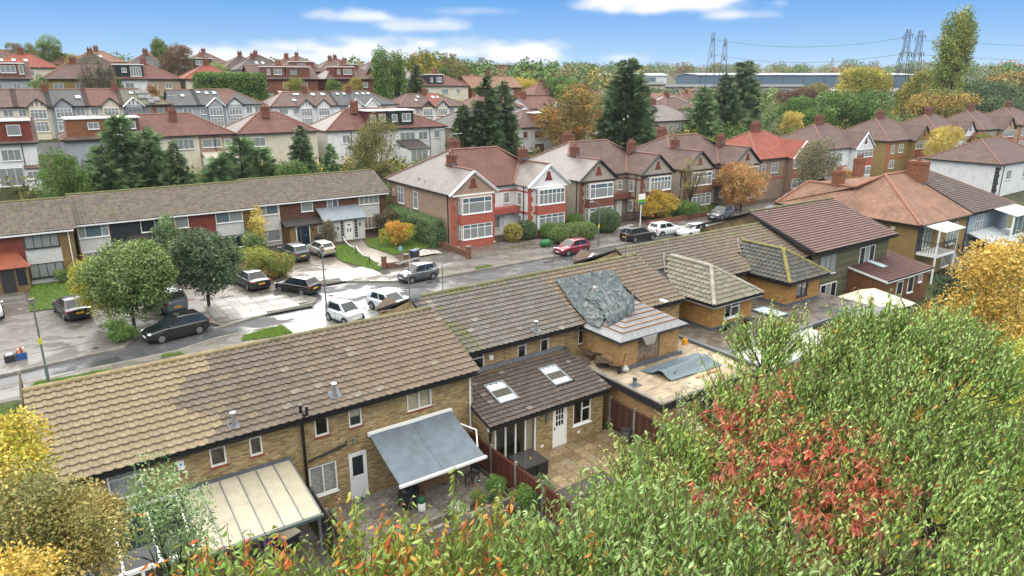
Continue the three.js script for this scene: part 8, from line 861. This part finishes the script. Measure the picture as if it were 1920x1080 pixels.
bl('large glossy round holly tree left of the dark hatchback', 4.7, 54.2, 6.2, 5.7, 'holly', { base: -0.1, low: 0.1, k: 0.42, lobes: 22, max: 4200, den: 2.2, name: 'round_tree', th: 0.2 }); bl('round clipped evergreen tree on a short trunk beside the dark saloon', 10.2, 56.2, 6.3, 4.9, ['#526845', '#5e724c', '#475c3c', '#70805c'], { base: -0.1, low: 0.16, k: 0.38, lobes: 22, max: 4200, den: 2.2, name: 'round_tree', th: 0.22 }); bl('low bright green shrub at the foot of the left round tree', 3.6, 51.8, 1.4, 2.3, 'green', { base: -0.05, low: 0.02, trunk: 0, name: 'shrub', cat: 'shrub', k: 0.2 }); bl('yellow ivy mass on the left side of the holly tree', 2.6, 56.5, 4.6, 3.6, ['#a8a43c', '#8f963a', '#b5ac48'], { base: 0, low: 0.05, trunk: 0, name: 'shrub', cat: 'shrub' }); bl('leafy climbing shrub on the black tiled wall', 10.2, 71.6, 4.6, 2.6, 'spruce', { base: 0, low: 0.03, name: 'shrub', cat: 'shrub', trunk: 0 }); bl('broad mixed shrub beside the blue grey crossover', 16.2, 62.6, 2.3, 5.8, ['#7d8a3c', '#8f963f', '#6a7a36', '#9a7a40'], { base: 0, low: 0.03, trunk: 0, name: 'shrub', cat: 'shrub', k: 0.26 }); bl('yellow flowered climber left of the white window panel', 18.7, 72.2, 4.4, 1.8, 'yellow', { base: 0, low: 0.1, name: 'shrub', cat: 'shrub', den: 0.7 }); bl('rounded green bush under the trellis window', 15.2, 70, 1.6, 2.2, 'green', { base: 0, low: 0.03, trunk: 0, name: 'shrub', cat: 'shrub', k: 0.2 }); bl('twiggy dark shrub under the trellis window', 17.3, 69.2, 2.8, 3, 'holly', { base: 0, low: 0.05, name: 'shrub', cat: 'shrub', den: 0.6 }); bl('yellow and green maple bush on the right lawn', 31.4, 66.3, 2.9, 3.6, ['#b0a43a', '#c2a844', '#8f9a3a', '#c98f3c'], { base: 0, low: 0.06, name: 'shrub', cat: 'shrub', k: 0.26 }); bl('purple leaved round bush by the white porch window', 33.2, 71.6, 3.0, 3.2, ['#5c4a3c', '#5f5a3c', '#6a5544', '#566038'], { base: 0, low: 0.04, trunk: 0, name: 'shrub', cat: 'shrub' }); bl('ivy clad stump shrub at the corner of the white porch', 25.6, 70.6, 2.6, 1.9, ['#5f6a44', '#7a5a4a', '#6d7450'], { base: 0, low: 0.03, trunk: 0, name: 'shrub', cat: 'shrub', k: 0.22 }); bl('small rose bush before the far left window', 1.2, 70.2, 1.3, 1.3, 'holly', { base: 0, low: 0.1, name: 'shrub', cat: 'shrub', k: 0.16 });
bl('dark rounded evergreen behind the brick lean-to', 56.5, 21.0, 3.3, 4.6, ['#3a4f33', '#44593a', '#31452c'], { base: 0, low: 0.02, k: 0.3, trunk: 0 });
// hillside garden greenery read as one mass, and the far woods
{ const R = rng(77), list = [], cs = [...PALS.green, ...PALS.olive, ...PALS.holly, ...PALS.mix].map(col); const strip = (u0, u1, v0, v1, n, h) => { for (let i = 0; i < n; i++) { const u = lerp(u0, u1, R()), v = lerp(v0, v1, R()), y = ground(u, v), s = 0.5 + R() * 0.7, c = pick(R, cs), m = 5; for (let q = 0; q < m; q++) list.push({ p: V3(u + (R() - 0.5) * 1.8, y + R() * h, -v + (R() - 0.5) * 1.6), r: [R() * 6, R() * 6, R() * 6], s, c: c.clone().multiplyScalar(0.75 + 0.4 * R()) }); } }; strip(-15, 125, 84, 97.5, 420, 2.2); strip(-15, 125, 132, 147, 420, 2.2); strip(-10, 120, 182, 198, 260, 2.6); strip(100, 240, 80, 100, 420, 4); strip(120, 260, 104, 175, 620, 3.2); strip(-60, -12, 20, 200, 300, 3); const o = instanced('garden_shrubbery', LC[0], leafMat, list); tag(o, 'mixed garden bushes and hedging between the hillside houses', 'shrubbery'); }
{ const R = rng(78), list = [], sets = [PALS.green, PALS.olive, PALS.mix, PALS.orange, PALS.gold, PALS.holly, PALS.dark, PALS.brown].map(a => a.map(col)); const wood = (u, v, H, W, n) => { const y = ground(u, v), cs = pick(R, R() < 0.6 ? [sets[0], sets[1], sets[5]] : sets); for (let q = 0; q < n; q++) { const a = R() * 6.28, e = R(), r = Math.sqrt(1 - Math.pow(2 * e - 1, 2)) * (0.75 + 0.3 * R()); list.push({ p: V3(u + Math.cos(a) * r * W / 2, y + H * (0.12 + 0.84 * e), -v + Math.sin(a) * r * W / 2), r: [R() * 6, R() * 6, R() * 6], s: W * (0.16 + 0.08 * R()), c: pick(R, cs).clone().multiplyScalar(0.8 + 0.35 * R()) }); } };
  for (let i = 0; i < 950; i++) { const az = (R() - 0.5) * 120 * D2R, D = 330 + Math.pow(R(), 0.8) * 1100, u = D * Math.cos(YAW - az), v = D * Math.sin(YAW - az); if (u < -100) continue; if (az > 8 * D2R && az < 32 * D2R && D < 560) continue; wood(u, v, 9 + R() * 7, 9 + R() * 9, D > 800 ? 16 : 24); }
  for (let i = 0; i < 110; i++) { const az = lerp(-14, 8, R()) * D2R, D = lerp(250, 420, R()); wood(D * Math.cos(YAW - az), D * Math.sin(YAW - az), 8 + R() * 6, 8 + R() * 6, 24); }
  for (let i = 0; i < 60; i++) { const az = lerp(8, 48, R()) * D2R, D = lerp(270, 330, R()), u = D * Math.cos(YAW - az), v = D * Math.sin(YAW - az); wood(u, v, az < 32 * D2R ? 3.5 + R() * 2.5 : 6 + R() * 5, 8 + R() * 5, 20); }
  const o = instanced('distant_woodland', LC[1], leafMat, list); tag(o, 'distant autumn woodland along the horizon', 'woodland'); console.log('wood', list.length); }
// ---------- trees in the foreground, close below the viewpoint
const FWD = [Math.cos(YAW), Math.sin(YAW)], RGT = [Math.sin(YAW), -Math.cos(YAW)];
const at = (side, depth, h) => V3(FWD[0] * depth + RGT[0] * side, h, -(FWD[1] * depth + RGT[1] * side));
const CHLEAF = (() => { const xs = [0, 0.18, 0.42, 0.68, 0.88, 1], ws = [0.012, 0.125, 0.19, 0.155, 0.07, 0], ys = [0, 0.03, 0.02, -0.05, -0.14, -0.22], f = []; for (let i = 0; i < 5; i++) for (const s of [-1, 1]) { const a = V3(xs[i], ys[i], 0), b = V3(xs[i + 1], ys[i + 1], 0), c = V3(xs[i + 1], ys[i + 1] + ws[i + 1] * 0.35, s * ws[i + 1]), d = V3(xs[i], ys[i] + ws[i] * 0.35, s * ws[i]); f.push(s > 0 ? [a, b, c, d] : [a, d, c, b]); } const g = boxUV(tri(f)); g.userData.ready = true; return g; })();
const chMats = {}; const chMat = hex => chMats[hex] ??= (() => { const m = mat(hex, { phys: 1, r: 0.5, ds: 1, tr: 0.35 }); return m; })();
camera.aspect = 16 / 9; camera.updateProjectionMatrix(); camera.updateMatrixWorld();
const frustum = new THREE.Frustum().setFromProjectionMatrix(new THREE.Matrix4().multiplyMatrices(camera.projectionMatrix, camera.matrixWorldInverse));
function leafy(g, list, name = 'leaf') { // nearest leaves in view as meshes of their own, the rest one part
  for (const l of list) l.d = frustum.containsPoint(l.p.clone().add(g.position)) ? l.p.clone().add(g.position).distanceToSquared(camera.position) : 1e6; list.sort((a, b) => a.d - b.d);
  for (const l of list.slice(0, 300)) { const m = mesh(name, CHLEAF, chMat(l.hex), g); m.position.copy(l.p); m.quaternion.copy(l.q); m.scale.setScalar(l.s); }
  instanced(name === 'leaf' ? 'leaves' : name + '_mass', CHLEAF, chMat('#ffffff'), list.slice(300).map(l => ({ p: l.p, q: l.q, s: l.s, c: col(l.hex).multiplyScalar(l.k) })), g);
}
function cherry(label, base, lobes, o) {
  const g = thing('cherry_tree', label, 'tree', base.x, 0, -base.z, 0), R = rng(o.seed), list = [], tw = [], L = lobes.map(l => ({ c: l[0].clone().sub(g.position), r: l[1], ry: l[2], sub: Array.from({ length: 13 }, () => ({ d: V3(R() - 0.5, R() - 0.22, R() - 0.5).normalize(), q: 0.72 + 0.24 * R(), tone: pick(R, o.tones) })) }));
  const top = V3(0, 7.2, 0), wood = [rod(V3(0, -0.3, 0), top, 0.26, 0.2, 10)];
  for (const l of L) { const mid = top.clone().lerp(l.c, 0.5).add(V3((R() - 0.5), -0.3, (R() - 0.5))); wood.push(rod(top, mid, 0.13, 0.08, 7), rod(mid, l.c, 0.08, 0.045, 6)); for (const sb of l.sub) { const e = V3(l.c.x + sb.d.x * l.r * sb.q, l.c.y + sb.d.y * l.ry * sb.q, l.c.z + sb.d.z * l.r * sb.q); wood.push(rod(l.c.clone().lerp(mid, 0.15 * R()), e, 0.028, 0.009, 5)); } for (let k = 0; k < 3; k++) { const e = l.c.clone().add(V3((R() - 0.5) * 1.6 * l.r, R() * 0.9 * l.ry, (R() - 0.5) * 1.6 * l.r)); wood.push(rod(l.c, e, 0.035, 0.012, 5)); } }
  mesh('trunk', wood, mat('#6f665c', { t: 'wood', s: 0.4, r: 0.9 }), g);
  for (let i = 0; i < o.n; i++) {
    const l = L[Math.floor(R() * L.length)], sb = pick(R, l.sub), loose = R() < 0.25, d = (loose ? V3(R() - 0.5, R() - 0.22, R() - 0.5).normalize() : sb.d.clone().add(V3((R() - 0.5) * 0.75, (R() - 0.5) * 0.5, (R() - 0.5) * 0.75)).normalize()), q = loose ? 0.35 + 0.5 * R() : sb.q - 0.16 * R(), s = V3(l.c.x + d.x * l.r * q, l.c.y + d.y * l.ry * q, l.c.z + d.z * l.r * q), len = (o.len ?? 0.75) * (0.55 + 0.8 * R()) * (R() < (o.wild ?? 0.08) ? 1.3 + 0.6 * R() : 1), dir = V3(d.x * 0.7 + (R() - 0.5) * 0.5, Math.abs(d.y) * 0.8 + 0.45, d.z * 0.7 + (R() - 0.5) * 0.5).normalize(), e = s.clone().addScaledVector(dir, len);
    tw.push(rod(s, e, 0.011, 0.004, 3)); const tone = R() < 0.7 ? sb.tone : pick(R, o.tones), n = Math.round(len / (o.gap ?? 0.034)), hot = o.hot && R() < o.hot;
    for (let k = 1; k <= n; k++) { const t = k / n, a = R() * 6.283, p = s.clone().lerp(e, t), out = V3(Math.cos(a), 0, Math.sin(a)), ld = out.multiplyScalar(0.62).add(V3(0, -0.62 - 0.35 * R() + (t > 0.93 ? 0.5 : 0), 0)).normalize(); p.addScaledVector(ld, 0.02); let hex = R() < 0.7 ? tone : pick(R, o.tones); if (hot && t > 0.55 && R() < 0.75) hex = pick(R, o.hotTones); else if (R() < (o.odd ?? 0.03)) hex = pick(R, ['#d6b431', '#d98a2b', '#c9c04a']); list.push({ p, q: qTo(ld, (R() - 0.5) * 1.6), s: (o.size ?? 0.115) * (0.7 + 0.55 * R()), hex, k: 0.85 + 0.3 * R() }); }
  }
  mesh('twigs', tw, mat('#6d5a49', { r: 0.9 }), g); leafy(g, list); return list.length;
}
const GREENS = ['#96b854', '#a4c35f', '#88aa4c', '#b0c86c', '#7fa04a', '#a6bd6c', '#bcc872'], YGREEN = ['#86a23c', '#94ab44', '#7a9a3a', '#a1ad4a', '#6f9140'], HOT = ['#e0783a', '#d96a34', '#e59a3c', '#dba63e'];
let leafCount = 0;
leafCount += cherry('cherry tree with upright shoots and orange leaf tips in the bottom foreground', at(-1.2, 6.2, 0), [[at(-3.30, 6.3, 10.06), 1.1, 1.2], [at(-2.50, 5.6, 10.36), 1.1, 1.3], [at(-1.90, 6.6, 10.46), 1.1, 1.1], [at(-0.90, 5.8, 10.46), 1.2, 1.2], [at(-0.60, 7.2, 10.26), 1.1, 1.0], [at(0.50, 6.0, 10.46), 1.2, 1.2]], { seed: 201, n: 1150, tones: YGREEN, wild: 0.025, hot: 0.26, hotTones: HOT, odd: 0.05, size: 0.1, len: 0.8 });
leafCount += cherry('cherry tree with drooping grey green leaves at the bottom centre', at(1.6, 7, 0), [[at(0.90, 7.0, 10.61), 1.2, 1.15], [at(1.70, 6.0, 10.51), 1.2, 1.2], [at(2.00, 7.3, 10.61), 1.2, 1.1], [at(1.40, 8.0, 10.21), 1.1, 1.0], [at(2.80, 6.6, 10.51), 1.2, 1.15]], { seed: 202, n: 1450, tones: ['#8aa95c', '#80a250', '#98b468', '#93b054', '#a5ba74', '#7ea048'], odd: 0.03, size: 0.092, len: 0.6 });
leafCount += cherry('cherry tree hung with scarlet creeper right of the ladder', at(4.2, 8.6, 0), [[at(2.95, 8.6, 9.87), 1.1, 1.0], [at(3.85, 7.6, 9.77), 1.3, 1.1], [at(4.15, 9.4, 10.17), 1.2, 1.1], [at(5.15, 8.4, 10.07), 1.3, 1.1], [at(4.25, 10.6, 10.47), 1.1, 1.0], [at(5.45, 10.2, 10.47), 1.2, 1.0], [at(4.55, 6.6, 9.57), 1.2, 1.1], [at(4.15, 11.5, 10.87), 0.75, 0.9], [at(2.2, 9.8, 10.3), 0.8, 0.7], [at(2.65, 9.1, 10.2), 0.9, 0.8], [at(3.0, 10.2, 10.6), 0.8, 0.7], [at(5.0, 12.8, 11.5), 0.6, 0.8], [at(5.9, 12.2, 11.4), 0.8, 0.8]], { seed: 203, n: 2900, tones: GREENS, odd: 0.04, len: 0.5, size: 0.08 });
leafCount += cherry('wide dense green cherry tree filling the right foreground', at(7.6, 9.4, 0), [[at(6.3, 10.4, 10.6), 1.1, 0.9], [at(5.6, 11.2, 10.9), 1.0, 0.9], [at(6.45, 9.4, 10.30), 1.4, 1.1], [at(6.05, 7.4, 9.90), 1.4, 1.1], [at(7.55, 8.0, 10.10), 1.5, 1.1], [at(8.15, 10.2, 10.40), 1.5, 1.1], [at(6.75, 11.2, 11.15), 1.3, 1.1], [at(8.05, 11.8, 11.35), 1.3, 1.1], [at(9.55, 8.8, 10.10), 1.6, 1.1], [at(9.75, 10.9, 10.30), 1.5, 1.0], [at(6.25, 6.0, 9.70), 1.3, 1.0], [at(8.15, 6.4, 9.80), 1.4, 1.1], [at(7.05, 12.6, 11.65), 0.9, 0.9], [at(8.45, 12.8, 11.65), 0.9, 0.8]], { seed: 204, n: 4600, tones: ['#8bb053', '#98bb5e', '#7ea24c', '#a5c168', '#b0c770', '#90ae5a'], odd: 0.025, gap: 0.032, len: 0.5, size: 0.08 });
{ // scarlet creeper
  const g = thing('virginia_creeper', 'scarlet creeper tangled through the cherry tree right of the ladder', 'creeper', 0, 0, 0), R = rng(205), list = [], tw = []; const spots = [[4.25, 10.05, 11.30, 0.65], [4.85, 9.65, 11.25, 0.65], [4.75, 9.05, 11.10, 0.6], [5.35, 10.25, 11.35, 0.45], [3.25, 9.05, 11.05, 0.35], [5.05, 8.55, 11.00, 0.45], [3.85, 10.75, 11.50, 0.35], [5.65, 9.45, 11.15, 0.45], [2.85, 8.55, 10.90, 0.28], [4.55, 11.05, 11.60, 0.3], [3.85, 9.75, 11.20, 0.4], [4.35, 8.35, 10.95, 0.3]];
  for (const [s, d, h, r] of spots) for (let i = 0; i < 118 * r; i++) { const p = at(s + (R() - 0.5) * 2.2 * r, d + (R() - 0.5) * 2.2 * r, h + (R() - 0.6) * 0.8); const e = p.clone().add(V3((R() - 0.5) * 0.6, (R() - 0.3) * 0.4, (R() - 0.5) * 0.6)); tw.push(rod(p, e, 0.008, 0.004, 3)); for (let k = 0; k < 7; k++) { const a = R() * 6.28, ld = V3(Math.cos(a), -0.7 - 0.5 * R(), Math.sin(a)).normalize(); list.push({ p: p.clone().lerp(e, R()), q: qTo(ld, (R() - 0.5) * 2), s: 0.115 * (0.6 + 0.6 * R()), hex: pick(R, ['#d8604c', '#c94f49', '#e08460', '#c2505c', '#cf8560', '#a8604c', '#d08a62', '#a3704a', '#9a8a52']), k: 0.85 + 0.3 * R() }); } }
  mesh('vines', tw, mat('#a8664a', { r: 0.9 }), g); leafy(g, list, 'creeper_leaf');
}
// smaller leaved garden trees
const fg = (l, side, depth, top, W, pal, o = {}) => { const p = at(side, depth, 0); return broadleaf('garden_tree', l, p.x, -p.z, 0, top, W, pal, { k: 0.2, fine: 1, low: 0.55, lobes: 16, den: 1.5, max: 3600, tr: 0.07, ...o }); };
fg('yellow leaved tree at the left edge beside the tan roof', -8.35, 9.9, 11.85, 1.6, ['#d0b442', '#c2b64a', '#aeac48', '#d4b850', '#a0a444'], { low: 0.84, seed: 301 }); fg('olive and bronze leaved tree in the lower left corner', -6.85, 8.6, 11.65, 2.0, ['#9c9458', '#8e8a4c', '#ae9c5a', '#82824e', '#b8a25e', '#767a4a'], { low: 0.78, den: 1.4, seed: 302, k: 0.17 }); fg('golden bush tree at the bottom left corner', -5.95, 6.9, 11.7, 0.9, ['#cfb048', '#c2a648', '#b09c4a', '#d4b85a'], { low: 0.88, seed: 303, k: 0.17 }); fg('thin airy green tree before the cream canopy', -6.3, 10.9, 10.5, 1.5, ['#8aa36e', '#7c965e', '#9ab07e', '#6f8b54'], { low: 0.72, den: 0.45, seed: 304, limbs: 9, k: 0.18 });
fg('golden tree at the right edge before the blue wall', 17.5, 23.5, 12.0, 4.2, ['#c9a84a', '#bd9c48', '#d4b65c', '#a89c50'], { low: 0.3, den: 0.8, k: 0.34, seed: 305, max: 2600 }); fg('yellow tree below the golden tree at the right edge', 17.2, 24.5, 9.4, 5.0, ['#d0b04c', '#c4a248', '#b49c4c', '#d8bd64'], { low: 0.2, k: 0.33, seed: 306, max: 2400 }); fg('lime yellow feathery tree at the right edge above the cherry', 12.7, 16.2, 11.0, 3.4, ['#c2c250', '#b4b84c', '#cecb60', '#a4ac4c'], { low: 0.4, k: 0.24, seed: 307, max: 3000 }); fg('orange and yellow shrub tree beyond the wide cherry tree', 14.4, 20.5, 8.9, 3.2, ['#c9a236', '#b8862e', '#a89a3c', '#d0b04a'], { low: 0.2, k: 0.26, seed: 308, max: 2000 });
// patio plants
const pot = (l, u, v, h, w, pal, b = 0.4) => broadleaf('planter_shrub', l, u, v, b, h, w, pal, { k: 0.11, low: 0.1, lobes: 7, trunk: 0, cat: 'plant', max: 420 }); pot('broad leaved plant at the right end of the planter wall', 13.9, 21.0, 0.9, 0.9, 'green'); pot('small leafy plant in the middle of the planter wall', 13.0, 20.9, 0.6, 0.7, 'green'); pot('white flowered plant at the left of the planter wall', 11.9, 20.8, 0.5, 0.9, ['#8aa060', '#dcdcd2', '#7c9650']); pot('dark shrub beside the brown fence outside the patio', 15.4, 19.6, 1.4, 1.3, 'dark', 0); pot('dark leafy shrub left of the brown fence', 14.3, 19.8, 1.3, 1.1, 'green', 0);
console.log('cherry leaves', leafCount);
scene.fog = new THREE.FogExp2('#e4ecf2', 0.00011);
renderer.render(scene, camera);
